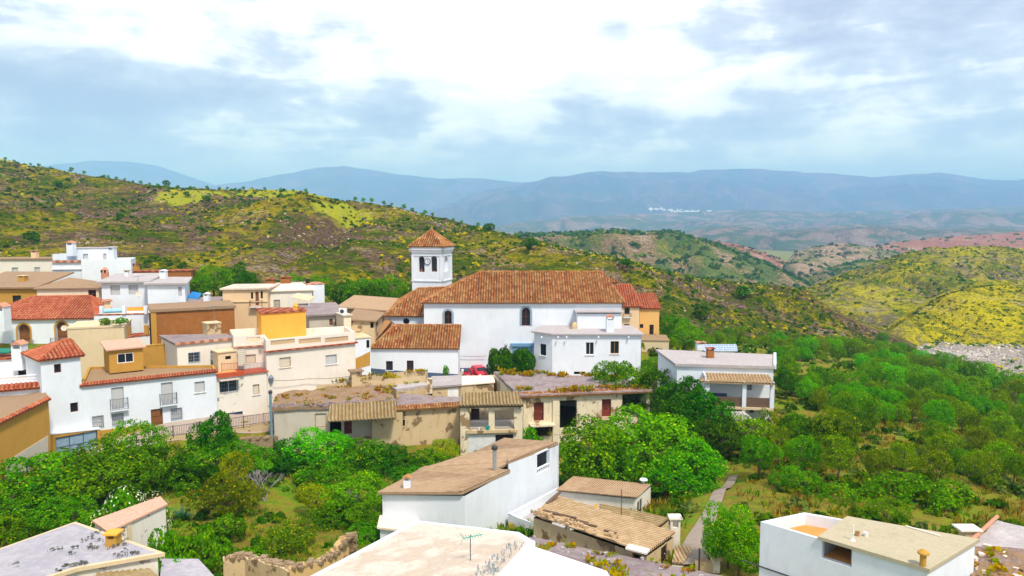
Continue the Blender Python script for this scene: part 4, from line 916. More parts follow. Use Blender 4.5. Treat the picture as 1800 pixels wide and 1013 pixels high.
# beige block
B = Bld('house', W(170, 630, 83, 4), 'windowless beige block beside the two-arch house', 'house')
a, b = W(118, 577, 82), W(218, 574, 84); z = (a.z + b.z) / 2; c = quad(Vector((a.x, a.y, z)), Vector((b.x, b.y, z)), 6); B.walls(c, 3, 'beige'); B.flat(c, 'beige', .2, .06, .1)
B = Bld('house', W(215, 600, 91, 6), 'white terrace house with red parapet strip and dark doorway behind the beige block', 'house')
a, b = W(165, 555, 90), W(262, 552, 91.5); z = (a.z + b.z) / 2; c = quad(Vector((a.x, a.y, z)), Vector((b.x, b.y, z)), 4)
B.walls(c, 3, 'white', {0: [(216, 568, 226.5, 592, 'door dark')]}); m = MB(); ww = B.w[0]; m.obox(ww.pt(0, z - .02, .05), ww.u * ww.L, -ww.n * .3, (0, 0, .14)); B.part(m, 'parapet_strip', 'tilered')
m = MB()
for px in (179, 219, 257): q = W(px, 553, 90.8, z + .1); m.box(q, .38, .38, 1.0)
B.part(m, 'pillar', 'white'); B.flat([p - Vector((0, 0, .3)) for p in c], 'pinkfloor', .1, -.05, .1, name='terrace_floor')
a, b = W(221, 544, 94.6), W(258, 540, 95.6); z2 = (a.z + b.z) / 2; B.walls(quad(Vector((a.x, a.y, z2)), Vector((b.x, b.y, z2)), 1.5), z - .6, 'orange', name='terrace_back_wall')
a, b = W(183, 531, 94.6), W(194, 531, 95); z2 = a.z; cc = quad(a, Vector((b.x, b.y, a.z)), 2); B.walls(cc, z - .6, 'peach', name='garden_oven'); B.flat(cc, 'tilepink', .15, .25, .15, name='oven_roof')
t = thing('tarpaulin_roll', W(200, 551, 90.8, z + .5), 'blue and white rolled tarpaulin on the white terrace', 'tarpaulin'); m = MB(); m.tube(W(184, 551, 90.8, z + .45), W(217, 549, 91.2, z + .5), .3, .28, 10); m.build('roll', M['lightblue'], t, t.location, True)
B = Bld('balcony_block', W(240, 620, 87, 5), 'low white balcony parapet with ochre end posts below the terrace house', 'wall')
a, b = W(222, 594, 86), W(263, 589, 88); z = (a.z + b.z) / 2; c = quad(Vector((a.x, a.y, z)), Vector((b.x, b.y, z)), 2.5); B.walls(c, 3, 'whitedirty'); B.flat(c, 'tilered', .1, .06, .08, name='coping')
m = MB()
for px, py in ((223, 594), (258, 590)): q = W(px, py, 86.4 if px < 230 else 87.8, z + .1); m.box(q, .42, .4, 1.15)
B.part(m, 'post', 'ochre')
# brick wall house
B = Bld('house', W(340, 605, 90, 4), 'long windowless red-brown brick house with ochre corner pillar', 'house')
a, b = W(266, 547, 88.5), W(412, 544, 93); z = (a.z + b.z) / 2; c = quad(Vector((a.x, a.y, z)), Vector((b.x, b.y, z)), 6); B.walls(c, 3, 'brick')
m = MB(); P = offset_poly(c, .2); P[2].z += .1; P[3].z += .1; m.slab(P, .35, .35); B.part(m, 'roof', 'brownroof'); ww = B.w[0]
m = MB(); m.obox(ww.pt(-.1, 3, .004), ww.u * .6, ww.n * .12, (0, 0, z - 3)); B.part(m, 'pillar', 'ochre')
B = Bld('wall', W(268, 620, 84, 4), 'low ochre wall between the roof hut and the cream house', 'wall')
a, b = W(250, 609, 82), W(290, 606, 83.5); z = (a.z + b.z) / 2; c = quad(Vector((a.x, a.y, z)), Vector((b.x, b.y, z)), .4); B.walls(c, 3, 'ochre'); B.flat(c, 'ochre', .1, .04, .08, name='coping')
# white houses in the upper left
B = Bld('house', W(220, 545, 99, 9), 'white house with two grey roller shutters under a broad grey roof slab', 'house')
a, b = W(178, 497, 98), W(258, 497, 99); z = (a.z + b.z) / 2; c = quad(Vector((a.x, a.y, z)), Vector((b.x, b.y, z)), 7); B.walls(c, 6, 'white', {0: [(194, 502, 211, 518.5, 'shut'), (226, 501.5, 243, 517.5, 'shut')]})
m = MB(); P = offset_poly(c, .5); P[2].z += .6; P[3].z += .6; m.slab(P, .2, .2); B.part(m, 'roof', 'launawhite')
B.chimney(W(224, 492, 102.5, z + .6), .5, .8, 'whitedirty', kind='flat', capm='brownroof')
B = Bld('house', W(290, 545, 99, 9), 'white house with blank front, right of the two roller shutters', 'house')
a, b = W(258.5, 500, 97.5), W(325, 500, 98); z = (a.z + b.z) / 2; c = [Vector((a.x, a.y, z)), Vector((b.x, b.y, z)), W(333, 495, 104.5, z), W(268, 495, 104.5, z)]; B.walls(c, 6, 'white', {0: [(313.5, 504.5, 319.5, 520, 'shut')]})
m = MB(); P = offset_poly(c, .4); P[2].z += .3; P[3].z += .3; m.slab(P, .22, .2); B.part(m, 'roof', 'launawhite'); B.chimney(W(288, 497, 103, z + .4), .8, 1.2, 'white', capm='white')
B = Bld('house', W(165, 495, 112, 12), 'tall white house with roof room, two white chimneys and a blank wall, upper left', 'house')
a, b = W(143, 457, 112), W(230, 456, 114.5); z = (a.z + b.z) / 2; c = quad(Vector((a.x, a.y, z)), Vector((b.x, b.y, z)), 7); B.walls(c, 9, 'white'); B.terrace(c, .6, 'launawhite', .25, wallmat='white')
a, b = W(91, 458, 112), W(143, 458, 113); z1_ = a.z; c = quad(a, Vector((b.x, b.y, a.z)), 7); B.walls(c, 9, 'white', {}, name='side_wall'); m = MB(); ww = B.w[0]; m.obox(ww.pt(.1, a.z - .35, .004), ww.u * (ww.L - .15), ww.n * .25, (0, 0, .36)); B.part(m, 'tile_strip', 'tilepink'); m = MB(); m.obox(ww.pt(0, ww.uz(120, 474)[1], .004), ww.u * ww.L, ww.n * .2, (0, 0, .14)); B.part(m, 'moulding', 'white')
a, b = W(92, 447, 115), W(124, 447, 115.5); c = quad(a, Vector((b.x, b.y, a.z)), 3); B.walls(c, z1_ - .2, 'white', {}, name='terrace_wall')
B.flat([p - Vector((0, 0, .2)) for p in c], 'launawhite', .1, -.05, .1, name='terrace_floor')
a, b = W(124, 437, 116), W(191, 437, 117.5); c = lv(*quad(a, b, 4)); B.walls(c, z - .8, 'white', {0: [(146, 446.5, 155, 456, 'shut'), (181.5, 446, 187, 456, 'shut')]}, name='roof_room'); B.flat(c, 'launawhite', .12, .1, .12, name='room_roof')
B.chimney(W(126, 447, 115, W(126, 447, 115).z), 1.0, 2.0, 'white', capm='tilepink'); B.chimney(W(198, 456, 114.5, z - .2), .95, 2.3, 'white', kind='flat', capm='white')
m = MB(); q = W(185, 487, 109.5, W(185, 488, 109.5).z); m.lathe(q - Vector((0, 0, .8)), [(.52, 0), (.52, 1.5), (.42, 2.0), (.2, 2.3), (.03, 2.4)], 12); o = B.part(m, 'round_chimney', 'tilepink', smooth=True)
m = MB()
for dx in (-.25, .25): m.box((q.x + dx, q.y - .47, q.z + .8), .2, .2, .35)
B.part(m, 'flue_opening', 'dark', o)
B = Bld('house', W(45, 495, 116, 12), 'long cream white house with two shuttered windows at the upper left edge', 'house')
a, b = W(-60, 458, 115), W(93, 457, 116); z = (a.z + b.z) / 2; c = quad(Vector((a.x, a.y, z)), Vector((b.x, b.y, z)), 6); B.walls(c, 9, 'creamwhite', {0: [(21, 470.5, 32, 485, 'shut'), (60.5, 470, 70.5, 481, 'shut')]}); B.flat(c, 'brownroof', .2, .2, .25); B.chimney(W(62, 455, 117.5, z + .2), .8, 1.3, 'peach', kind='flat', capm='tilepink')
B = Bld('house', W(30, 535, 101, 9), 'ochre house with broad brown sloping roof and one dark window, left edge', 'house')
a, b = W(-60, 508, 100), W(63, 507, 101); z = (a.z + b.z) / 2; c = quad(Vector((a.x, a.y, z)), Vector((b.x, b.y, z)), 11); B.walls(c, 7, 'ochre', {0: [(22, 519.5, 37, 531.5, 'single dark')]})
m = MB(); P = [W(-62, 507, 99.6, z + .1), W(64, 505.5, 100.6, z + .1), W(131, 481.5, 110, z + 1.6), W(10, 482, 111, z + 1.6)]; m.slab(P, .2, .1); B.part(m, 'roof', 'brownroof'); B.chimney(W(41, 494, 104, z + .7), .9, .9, 'ochre', kind='flat', capm='beige')
B = Bld('house', W(110, 535, 100, 9), 'cream house with low grey hipped roof and blue window, left of the two roller shutters', 'house')
a, b = W(64, 508, 99.8), W(173, 507, 101); z = (a.z + b.z) / 2; c = quad(Vector((a.x, a.y, z)), Vector((b.x, b.y, z)), 6); B.walls(c, 6, 'cream', {0: [(155, 510, 169, 523.5, 'multi')]})
e = offset_poly(c, .3); r1, r2 = W(131, 483, 105), W(146, 498.5, 104, None); r1 = Vector((r1.x, 103.8, z + 1.3)); r2 = Vector((r2.x, 103.8, z + .9))
m = MB(); up = Vector((0, 0, .1)); e = [p + up for p in e]
m.poly([e[0], e[1], r2]); m.poly([e[0], r2, r1]); m.poly([e[1], e[2], r2]); m.poly([e[2], e[3], r1]); m.poly([e[2], r1, r2]); m.poly([e[3], e[0], r1]); m.poly([p - up * 1.5 for p in e][::-1])
for i in range(4): j = (i + 1) % 4; m.poly([e[i] - up * 1.5, e[j] - up * 1.5, e[j], e[i]])
B.part(m, 'roof', 'brownroof')
B = Bld('brick_shed', W(300, 488, 118, 13), 'low red brick shed behind the blank white house', 'shed')
a, b = W(232, 477, 116), W(336, 478, 118); z = (a.z + b.z) / 2; c = lv(*quad(a, b, 3)); B.walls(c, 9, 'brick', {0: [(262, 480, 276, 486, 'void')]}); B.flat(c, 'tilered', .15, .12, .15); B.chimney(W(238, 476, 117, z + .1), .9, 1.2, 'ochre', kind='flat', capm='tilered')
# centre-left houses behind
B = Bld('house', W(415, 565, 99, 6), 'peach house with flat white roof and tall shaded balcony, behind the orange stair box', 'house')
a, b = W(391, 509, 98.5), W(439, 509, 99.5); z = (a.z + b.z) / 2; c = quad(Vector((a.x, a.y, z)), W(470, 510, 99.2, z), 7); c[1] = W(470, 510, 99.2, z)
B.walls(c, 4, 'peach', {0: [(441, 514, 445, 525.5, 'single dark'), (449, 513, 455, 537, 'door'), (458, 512, 462, 525, 'single dark')]}); m = MB(); P = offset_poly(c, .3); m.slab(P, .2, .2); B.part(m, 'roof', 'creamroof')
m = MB(); ww = B.w[0]; m.obox(ww.pt(0, ww.uz(410, 531.5)[1], .004), ww.u * (ww.L), ww.n * .12, (0, 0, .12)); B.part(m, 'string_course', 'beige'); B.balcony(B.w[0], (440, 528, 462, 538.5), .7, 'wood')
B = Bld('house', W(500, 545, 103, 7), 'cream and pink house with a thin pink roof line and small mono-pitch porch', 'house')
a, b = W(461, 515, 100.5), W(551, 509, 103); z = (a.z + b.z) / 2; c = lv(*quad(a, b, 6)); B.walls(c, 5, 'creamwhite', {0: [(481.5, 527, 492, 540, 'shut beige bars'), (549, 514, 551.5, 521, 'single dark')]}); m = MB(); P = offset_poly(c, .25); P[2].z += .35; P[3].z += .35; m.slab(P, .16, .16); B.part(m, 'roof', 'pinkfloor')
a, b = W(511, 522, 98.5), W(543, 529, 99); m = MB(); m.slab([a, b, b + Vector((.2, 2.5, .3)), a + Vector((.2, 2.5, .3))], .12); B.part(m, 'porch_roof', 'beige')
m = MB()
for q in (a, b): m.tube(q, Vector((q.x, q.y, 6)), .07)
B.part(m, 'porch_post', 'white')
B = Bld('house', W(555, 530, 107, 8), 'small white block with flat roof at the edge of the dark trees', 'house')
a, b = W(541, 501, 106), W(570, 500, 107); c = lv(*quad(a, b, 4)); B.walls(c, 5, 'white'); B.flat(c, 'tilepink', .1, .06, .1); B.chimney(W(541, 502, 108, a.z), .5, .7, 'black', kind='flat', capm='black')
B = Bld('house', W(500, 505, 112, 8), 'flat white roofed house with two small brick chimneys behind the cream and pink house', 'house')
a, b = W(478, 503.5, 108), W(545, 501.5, 110); c = lv(*quad(a, b, 5)); B.walls(c, 6, 'white'); B.flat(c, 'creamroof', .15, .1, .15); B.chimney(W(476, 504, 111, c[0].z), 1.2, .9, 'brick', kind='flat', capm='tilered'); B.chimney(W(503, 504, 112, c[0].z), 1.3, 1.2, 'brick', kind='flat', capm='tilered')
B = Bld('shed', W(350, 530, 99, 7), 'low grey roofed shed behind the brick house', 'shed')
a, b = W(310, 541, 95.5), W(392, 537, 97); z = (a.z + b.z) / 2; c = lv(*quad(a, b, 6)); B.walls(c, 4, 'beige'); m = MB(); P = offset_poly(c, .2); P[2].z += .5; P[3].z += .5; m.slab(P, .15, .2); B.part(m, 'roof', 'launa'); B.chimney(W(364, 531, 98.5, z + .3), .7, 1.3, 'white', capm='white')
B = Bld('tarpaulin', W(337, 524, 101, 9), 'bright blue tarpaulin spread over the low grey shed', 'tarpaulin')
m = MB(); q = W(326, 526, 100.5); m.slab([q, q + Vector((1.9, -.2, .1)), q + Vector((1.6, 1.6, .7)), q + Vector((.2, 1.8, .9))], .05); B.part(m, 'sheet', 'tarp')
# small old houses between the big cream house and the church
B = Bld('house', W(560, 575, 95, 6), 'old pale house with ragged grey roof and terrace, left of the tan stone houses', 'house')
a, b = W(543, 556, 94), W(604, 553, 96); c = lv(*quad(a, b, 6)); B.walls(c, 3, 'greyrender', {0: [(579, 561, 585, 572, 'door'), (589, 561, 594, 572, 'door')]}); m = MB(); P = offset_poly(c, .4); P[2].z += .8; P[3].z += .8; m.slab(P, .2, .2); B.part(m, 'roof', 'launa')
B = Bld('house', W(610, 590, 94, 5), 'narrow cream house front between two alleys, with an air conditioner on its roof', 'house')
a, b = W(604, 555, 92), W(617, 555, 92.5); c = lv(*quad(a, b, 3)); B.walls(c, 2, 'cream'); B.flat(c, 'greyrender', .12, .2, .12)
z_ = c[0].z + .12; B2 = Bld('air_conditioner', W(603, 552, 92.8, z_), 'white air conditioner unit on the narrow cream house', 'air conditioner'); m = MB(); q = W(603, 552, 92.9, z_); m.box(q, .95, .5, .75); B2.part(m, 'casing', 'whiteframe'); m = MB(); ww = Wl(q + Vector((-.47, -.26, 0)), q + Vector((.47, -.26, 0))); disc(m, ww, .4, z_ + .38, .26, .02, 14); B2.part(m, 'fan_grille', 'iron')
B = Bld('house', W(645, 590, 96, 5), 'tan stone house with one dark window, left of the chapel roof', 'house')
a, b = W(614, 563, 95), W(658, 566, 96.5); c = [a, b, W(672, 556, 101, b.z), W(628, 553, 102, a.z)]; B.walls(c, 2, 'tan', {0: [(651, 560, 657, 577, 'void')], 1: [(661, 560, 664, 576, 'void')]}); m = MB(); P = offset_poly(c, .35); P[2].z += .5; P[3].z += .5; m.slab(P, .18, .2); B.part(m, 'roof', 'brownroof')
B = Bld('house', W(640, 550, 106, 6), 'low tan house with long brown roof behind the stone house', 'house')
a, b = W(598, 541, 104), W(684, 548, 104.5); c = [a, b, b + Vector((1.5, 6, 0)), a + Vector((1.0, 6, 0))]; B.walls(c, 3, 'tan'); m = MB(); P = offset_poly(c, .4); P[2].z += 1.0; P[3].z += 1.0; m.slab(P, .2, .2); B.part(m, 'roof', 'roofbrown')
B = Bld('house', W(636, 638, 91, 1), 'small white house with ochre base in the alley left of the church', 'house')
a, b = W(621, 596, 91), W(651, 593, 92); z = (a.z + b.z) / 2; c = lv(*quad(a, b, 4)); B.walls(c, -.5, 'white', {0: [(644, 598, 649.5, 612, 'single dark')]}); B.flat(c, 'beige', .15, .1, .12); B.band(B.w[0], (622, 632, 650, 650.5, 618, 642), 'ochre')
# ------------------------------------------------------------------ row of ruinous houses in the middle
def debris(B, pts, n, mat='brownroof', seed=1, zl=.05, size=(.1, .5), name='rubble'):
    r = random.Random(seed); m = MB(); P = [Vector(p) for p in pts]
    for i in range(n):
        a, b = r.random(), r.random(); q = P[0].lerp(P[1], a).lerp(P[3].lerp(P[2], a), b); s = r.uniform(*size); t = r.random() * 3
        m.obox(q + Vector((0, 0, zl - .08)), (s * math.cos(t), s * math.sin(t), r.uniform(-.05, .05)), (-s * .6 * math.sin(t), s * .6 * math.cos(t), 0), (0, 0, r.uniform(.1, .22)))
    o = B.part(m, name, mat); o['kind'] = 'stuff'; return o
def mound(B, pts, mat, amp=.25, seed=0, n=24, name='roof', edge=True, thick=.35, lift=.15):  # bumpy earth roof over a quad
    P = [Vector(p) for p in pts]; G = []
    for j in range(n + 1):
        row = []
        for i in range(n * 2 + 1):
            a, b = i / (2 * n), j / n; q = P[0].lerp(P[1], a).lerp(P[3].lerp(P[2], a), b); e = min(1, min(a, 1 - a, b, 1 - b) * 9)
            q.z += lift + amp * (noise.fractal(Vector((q.x * .5, q.y * .5, seed)), 1, 2, 5) * (.35 + .65 * e) + .25 * e)
            q.x += .12 * noise.noise(Vector((q.x * 2, q.y * 2, seed + 5))); row.append(q)
        G.append(row)
    m = MB(); uv = lambda *q: [(p.x, p.y) for p in q]
    for j in range(n):
        for i in range(2 * n): q = (G[j][i], G[j][i + 1], G[j + 1][i + 1], G[j + 1][i]); m.poly(q, uv(*q))
    ring = G[0] + [r[-1] for r in G[1:]] + G[-1][-2::-1] + [r[0] for r in G[-2:0:-1]]; dn = Vector((0, 0, thick))
    for a, b in zip(ring, ring[1:] + ring[:1]): m.poly([a - dn, b - dn, b, a])
    return B.part(m, name, mat)
def tufts(B, pts, n, seed, cols=((.18, .22, .02), (.35, .26, .03), (.30, .16, .03)), h=(.12, .35), name='moss_and_weeds', zoff=.2):
    r = random.Random(seed); P = [Vector(p) for p in pts]; V = []; C = []
    for i in range(n):
        a, b = r.random(), r.random(); c0 = P[0].lerp(P[1], a).lerp(P[3].lerp(P[2], a), b); c0.z += zoff
        if noise.noise(Vector((c0.x * .45, c0.y * .45, seed))) < -.02: continue
        cc = cols[r.randrange(len(cols))]
        for k in range(7):
            t = r.random() * 6.28; hh = r.uniform(*h); w_ = r.uniform(.05, .14); d = Vector((math.cos(t), math.sin(t), 0)); s = Vector((-d.y, d.x, 0)) * w_
            q = c0 + d * r.random() * .3
            V.append([q - s, q + s, q + s * .6 + d * hh * .7 + Vector((0, 0, hh)), q - s * .6 + d * hh * .7 + Vector((0, 0, hh))]); C.append(cc)
    o = leafmesh(name, V, C); o.parent = B.o; 
    for v in []: pass
    me = o.data; co = np.empty(len(me.vertices) * 3, np.float32); me.vertices.foreach_get('co', co); co = co.reshape(-1, 3) - np.array(B.loc, dtype=np.float32); me.vertices.foreach_set('co', co.ravel()); me.update(); o['kind'] = 'stuff'
    return o
def leafmesh(name, V, C, mat=None, link=True):
    V = np.array(V, np.float32).reshape(-1, 3); n = len(V) // 4; me = bpy.data.meshes.new(name)
    me.vertices.add(len(V)); me.vertices.foreach_set('co', V.ravel()); me.loops.add(n * 4); me.loops.foreach_set('vertex_index', np.arange(n * 4, dtype=np.int32))
    me.polygons.add(n); me.polygons.foreach_set('loop_start', np.arange(0, n * 4, 4, dtype=np.int32)); me.polygons.foreach_set('loop_total', np.full(n, 4, np.int32))
    me.update(calc_edges=True); ca = me.color_attributes.new('Col', 'FLOAT_COLOR', 'CORNER'); C = np.array(C, np.float32)
    ca.data.foreach_set('color', np.repeat(np.concatenate([C, np.ones((n, 1), np.float32)], 1), 4, axis=0).ravel())
    me.materials.append(mat or M['leaf'])
    if not link: return me
    o = bpy.data.objects.new(name, me); col.objects.link(o); return o
rz = 2.3
B = Bld('ruined_house', W(580, 775, 76, -2), 'low grey rendered ruin with mossy sagging clay roof and yellowed awning', 'ruin')
a, b = W(481, 715, 74.5), W(578, 714, 75.5); e2 = W(696, 712, 77); z = (a.z + b.z + e2.z) / 3
c = [Vector((a.x, a.y, z)), Vector((b.x, b.y, z)), Vector((e2.x, e2.y, z)), Z(683, 679, z), Z(495, 681, z)]
B.walls(c, -4.5, 'greyrender', {0: [(554, 727, 573.5, 751, 'shut beige')], 1: [(580, 741, 600, 766, 'void'), (605, 740, 618.5, 763, 'door red'), (671, 748.5, 681, 759, 'single grey')]})
p4 = [c[0] + Vector((-.3, -.3, 0)), c[2] + Vector((.1, -.3, 0)), c[3], c[4]]
mound(B, p4, 'launamoss', .30, 3); tufts(B, p4, 260, 4, h=(.08, .22)); debris(B, [p4[0], p4[1], p4[0].lerp(p4[3], .12), p4[1].lerp(p4[2], .12)][:2] + [p4[1].lerp(p4[2], .1), p4[0].lerp(p4[3], .1)], 120, 'launa', 5, .2)
t1, t2 = W(580, 712, 75.2, z + .25), W(696, 711, 76.6, z + .25); b1, b2 = W(576, 740, 72.8), W(697, 738, 74.2); b1.z = b2.z = (b1.z + b2.z) / 2
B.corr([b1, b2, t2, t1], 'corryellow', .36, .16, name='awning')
m = MB(); 
for s in (.02, .35, .66, .98): q = b1.lerp(b2, s); m.tube(q - Vector((0, 0, .1)), t1.lerp(t2, s) - Vector((0, 0, .12)), .06, n=5)
B.part(m, 'awning_beams', 'beam')
ww = Wl(B.w[1].A, B.w[1].B); m = MB(); u0, z0, _, _ = ww.rect((578, 741, 654, 769)); _, _, u1, _ = ww.rect((578, 741, 654, 769))
m.obox(ww.pt(u0, z0 - .15, .0), ww.u * (u1 - u0), ww.n * 1.1, (0, 0, .2)); m.obox(ww.pt(u1 - .02, -4, 0), ww.u * 3.2, ww.n * 1.1, (0, 0, 4 + z - .8)); B.part(m, 'lower_wall', 'tan')
m = MB(); m.obox(ww.pt(u0, -4, -.02), ww.u * (u1 - u0 - .05), ww.n * .95, (0, 0, 4 + z0 - .2)); B.part(m, 'stone_base', 'stone')
# dormer chimney and upper fragments
q = W(628, 695, 84); cc = quad(W(619, 694, 83.5, 3.9), W(637, 693, 84, 3.9), 1.0); B.walls(cc, 1.8, 'tan', {0: [(622, 680.5, 632, 693, 'void')]}, name='chimney'); B.flat(cc, 'launamoss', .14, .2, .12, name='chimney_cap')
c6 = [W(497, 684, 82, 2.35), W(748, 665, 87, 2.8), W(752, 661.5, 89.5, 3.0), W(500, 678, 84, 2.7)]; B.walls(c6, 0, 'tan', name='rear_wall'); tufts(B, c6, 160, 8, zoff=0)
B = Bld('ruined_house', W(750, 790, 77, -2), 'plain tan ruin with one tiny window, left of the two storey porch', 'ruin')
a, b = W(695, 717, 76.3), W(808, 717, 78); z = (a.z + b.z) / 2; c = [Vector((a.x, a.y, z)), Vector((b.x, b.y, z)), Z(812, 700, z), Z(703, 694, z)]
B.walls(c, -5.5, 'tan', {0: [(703.5, 738, 712, 749.5, 'dark single'), (697.5, 786, 705, 812, 'void')]}, name='wall'); mound(B, [p + Vector((0, 0, -.05)) for p in c], 'launa', .12, 7, 14); debris(B, c, 40, 'brownroof', 3)
ww = B.w[0]; P = [ww.pt(-.1, z + .0, .45), ww.pt(ww.L + .1, z + .0, .45), ww.pt(ww.L + .1, z + .35, -.4), ww.pt(-.1, z + .35, -.4)]; B.tiles(P, 'tile', pitch=.3, row=.4, amp=.08, name='eave_tiles')
u_ = quad(W(697, 693, 83.5, 3.9), W(758, 687, 86, 3.9), 4.5); z = W(720, 683, 84.5).z; u_ = [Vector((p.x, p.y, z)) for p in u_]; B.walls(u_, 0, 'tan', name='upper_wall'); mound(B, u_, 'launawhite', .15, 9, 12, 'upper_roof'); tufts(B, u_, 40, 12)
m = MB(); a, b = W(750, 703, 83), W(760, 703, 83.2); zt = W(755, 667, 83).z; m.obox((a.x, a.y, 1.5), (b.x - a.x, 0, 0), (0, .6, 0), (0, 0, zt - 1.5)); B.part(m, 'pillar', 'ruin')
a, b = W(760, 681, 84), W(808, 679.5, 85); z = (a.z + b.z) / 2; u_ = [Vector((a.x, a.y, z)), Vector((b.x, b.y, z)), Z(808, 663.5, z), Z(762, 665, z)]
B.walls(u_, 0, 'tan', {0: [(787, 682.5, 806, 706, 'void')]}, name='attic_wall'); B.tiles([p + Vector((0, 0, .15 + .02 * k)) for k, p in enumerate(offset_poly(u_, .25))][:4], 'launawhite', pitch=.5, amp=.02, name='attic_roof')
m = MB(); ww = B.w[0]; u0, z0, u1, z1 = ww.rect((787, 682.5, 806, 706)); m.obox(ww.pt(u0, z0, -.1), ww.u * (u1 - u0), ww.n * .06, (0, 0, z1 - z0)); B.part(m, 'door', 'whiteframe')
B = Bld('ruined_house', W(860, 800, 76, -3), 'derelict two storey porch with corrugated awning and dark garage', 'ruin')
a, b = W(809, 716, 75), W(918, 715, 75.6); z = (a.z + b.z) / 2; c = [Vector((a.x, a.y, z)), Vector((b.x, b.y, z)), Vector((b.x + .4, 79.5, z)), Vector((a.x + .2, 79.5, z))]
B.walls(c, -6, 'ruin', {0: [(825.5, 718, 859, 756, 'void'), (869.5, 717.5, 903.5, 755, 'void'), (871, 764, 902.5, 792, 'garage')]}, reveal=.35)
ww = B.w[0]; m = MB(); u0, z0, u1, z1 = ww.rect((820, 755, 909, 760)); m.obox(ww.pt(u0, z0, .0), ww.u * (u1 - u0), ww.n * .35, (0, 0, z1 - z0)); B.part(m, 'balcony_slab', 'tan')
m = MB(); m.poly([ww.pt(.1, z1, -.36), ww.pt(ww.L - .1, z1, -.36), ww.pt(ww.L - .1, z1, -4), ww.pt(.1, z1, -4)]); B.part(m, 'porch_floor', 'greyrender')
B.band(ww, (823, 764, 800, 870, 764, 800), 'block', 'painted_blocks')
m = MB(); u0, z0, u1, z1 = ww.rect((826, 741, 903, 755))
for i in range(36):
    u = u0 + (u1 - u0) * i / 35
    if not (859 < 826 + 77 * i / 35 < 869): m.tube(ww.pt(u, z0, -.12), ww.pt(u, z1, -.12), .015, n=4)
m.tube(ww.pt(u0, z1, -.12), ww.pt(u1, z1, -.12), .025, n=5); B.part(m, 'railing', 'irongrey')
m = MB(); u0, z0, u1, z1 = ww.rect((829, 725, 844, 745)); m.obox(ww.pt(u0, z0, -1.6), ww.u * (u1 - u0), ww.n * .05, (0, 0, z1 - z0)); B.part(m, 'dark_door', 'dark')
t1, t2 = W(814, 691, 78), W(909, 689, 78.4); t1.z = t2.z = (t1.z + t2.z) / 2; b1, b2 = W(807, 714, 74.6), W(920, 713, 75); b1.z = b2.z = (b1.z + b2.z) / 2
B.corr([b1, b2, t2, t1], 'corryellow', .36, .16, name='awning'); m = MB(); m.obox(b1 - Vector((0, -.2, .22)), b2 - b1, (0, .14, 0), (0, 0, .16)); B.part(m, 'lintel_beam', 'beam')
for px, lab, mt in ((857.5, 'teal plastic bucket on the derelict porch ledge', 'teal'), (842, 'small white pot on the derelict porch ledge', 'whiteframe')):
    q = W(px, 757, 75.1, ww.uz(px, 755.5)[1]); q = ww.pt(ww.uz(px, 756)[0], q.z, .17); t = thing('bucket', q, lab, 'bucket'); m = MB(); k = 1.3 if mt == 'teal' else .7; m.lathe(q, [(.13 * k, 0), (.17 * k, .33 * k), (.15 * k, .33 * k), (.12 * k, .04)], 10); m.build('body', M[mt], t, q)
B = Bld('ruined_house', W(1030, 760, 80, -3), 'long ruined house with peeling cream walls, grey roof and dark doorways', 'ruin')
a, b = W(915, 696, 78), W(1143, 685, 80.5); z = (a.z + b.z) / 2; c = [Vector((a.x, a.y, z)), Vector((b.x, b.y, z)), Z(1092, 666, z + .1), Z(818, 672, z)]; c[2].z = c[3].z = z + .1; c[3] = W(868, 667, 90, z + .1)
B.walls(c, -6, 'ruin', {0: [(938.5, 707.5, 956, 740, 'door red'), (932, 751, 972, 768, 'void'), (984, 704, 1014, 753, 'void'), (1058, 702, 1074.5, 733, 'door red'), (1093.5, 692, 1136, 734, 'void')]}, reveal=.4)
ww = B.w[0]
p4 = [c[0] + Vector((-.2, -.4, 0)), c[1] + Vector((.2, -.4, 0)), c[2], c[3]]; mound(B, p4, 'launa', .22, 15, 26, lift=.1)
rim = [p4[0].lerp(p4[3], .02), p4[1].lerp(p4[2], .02), p4[1].lerp(p4[2], .22), p4[0].lerp(p4[3], .22)]; tufts(B, rim, 170, 16)
rim2 = [p4[0].lerp(p4[3], .8), p4[1].lerp(p4[2], .8), p4[2] + Vector((0, .5, 0)), p4[3] + Vector((0, .5, 0))]; tufts(B, rim2, 260, 17, name='weeds'); debris(B, rim2, 120, 'brownroof', 18)
P = [ww.pt(-.3, z - .12, .5), ww.pt(ww.L + .2, z - .12, .5), ww.pt(ww.L + .2, z + .25, -.35), ww.pt(-.3, z + .25, -.35)]; B.tiles(P, 'tile', pitch=.3, row=.4, amp=.08, name='eave_tiles')
m = MB(); u0, z0, u1, z1 = ww.rect((930, 741, 973, 749)); m.obox(ww.pt(u0, z0 + .2, 0), ww.u * (u1 - u0), ww.n * 1.1, (0, 0, .16)); B.part(m, 'broken_balcony', 'ruin')
m = MB(); u0, z0, u1, z1 = ww.rect((971, 699, 982, 770)); m.obox(ww.pt(u0, -6, .004), ww.u * (u1 - u0), ww.n * .22, (0, 0, 6 + z1 - .3)); B.part(m, 'buttress', 'ruin')
B.balcony(ww, (1055, 720, 1081, 734), .6, 'redfloor', 'ruin')
m = MB(); u0, z0, u1, z1 = ww.rect((1093.5, 692, 1136, 734)); m.obox(ww.pt(u0 - .3, z0 - .25, -3), ww.u * (u1 - u0 + .5), ww.n * 2.8, (0, 0, .2)); B.part(m, 'porch_floor', 'ruin')
m = MB(); m.obox(ww.pt(u0 + 1.1, z0 - .2, -3.1), ww.u * (u1 - u0 - .8), ww.n * .1, (0, 0, z1 - z0 + .3)); B.part(m, 'porch_back_wall', 'greyrender')
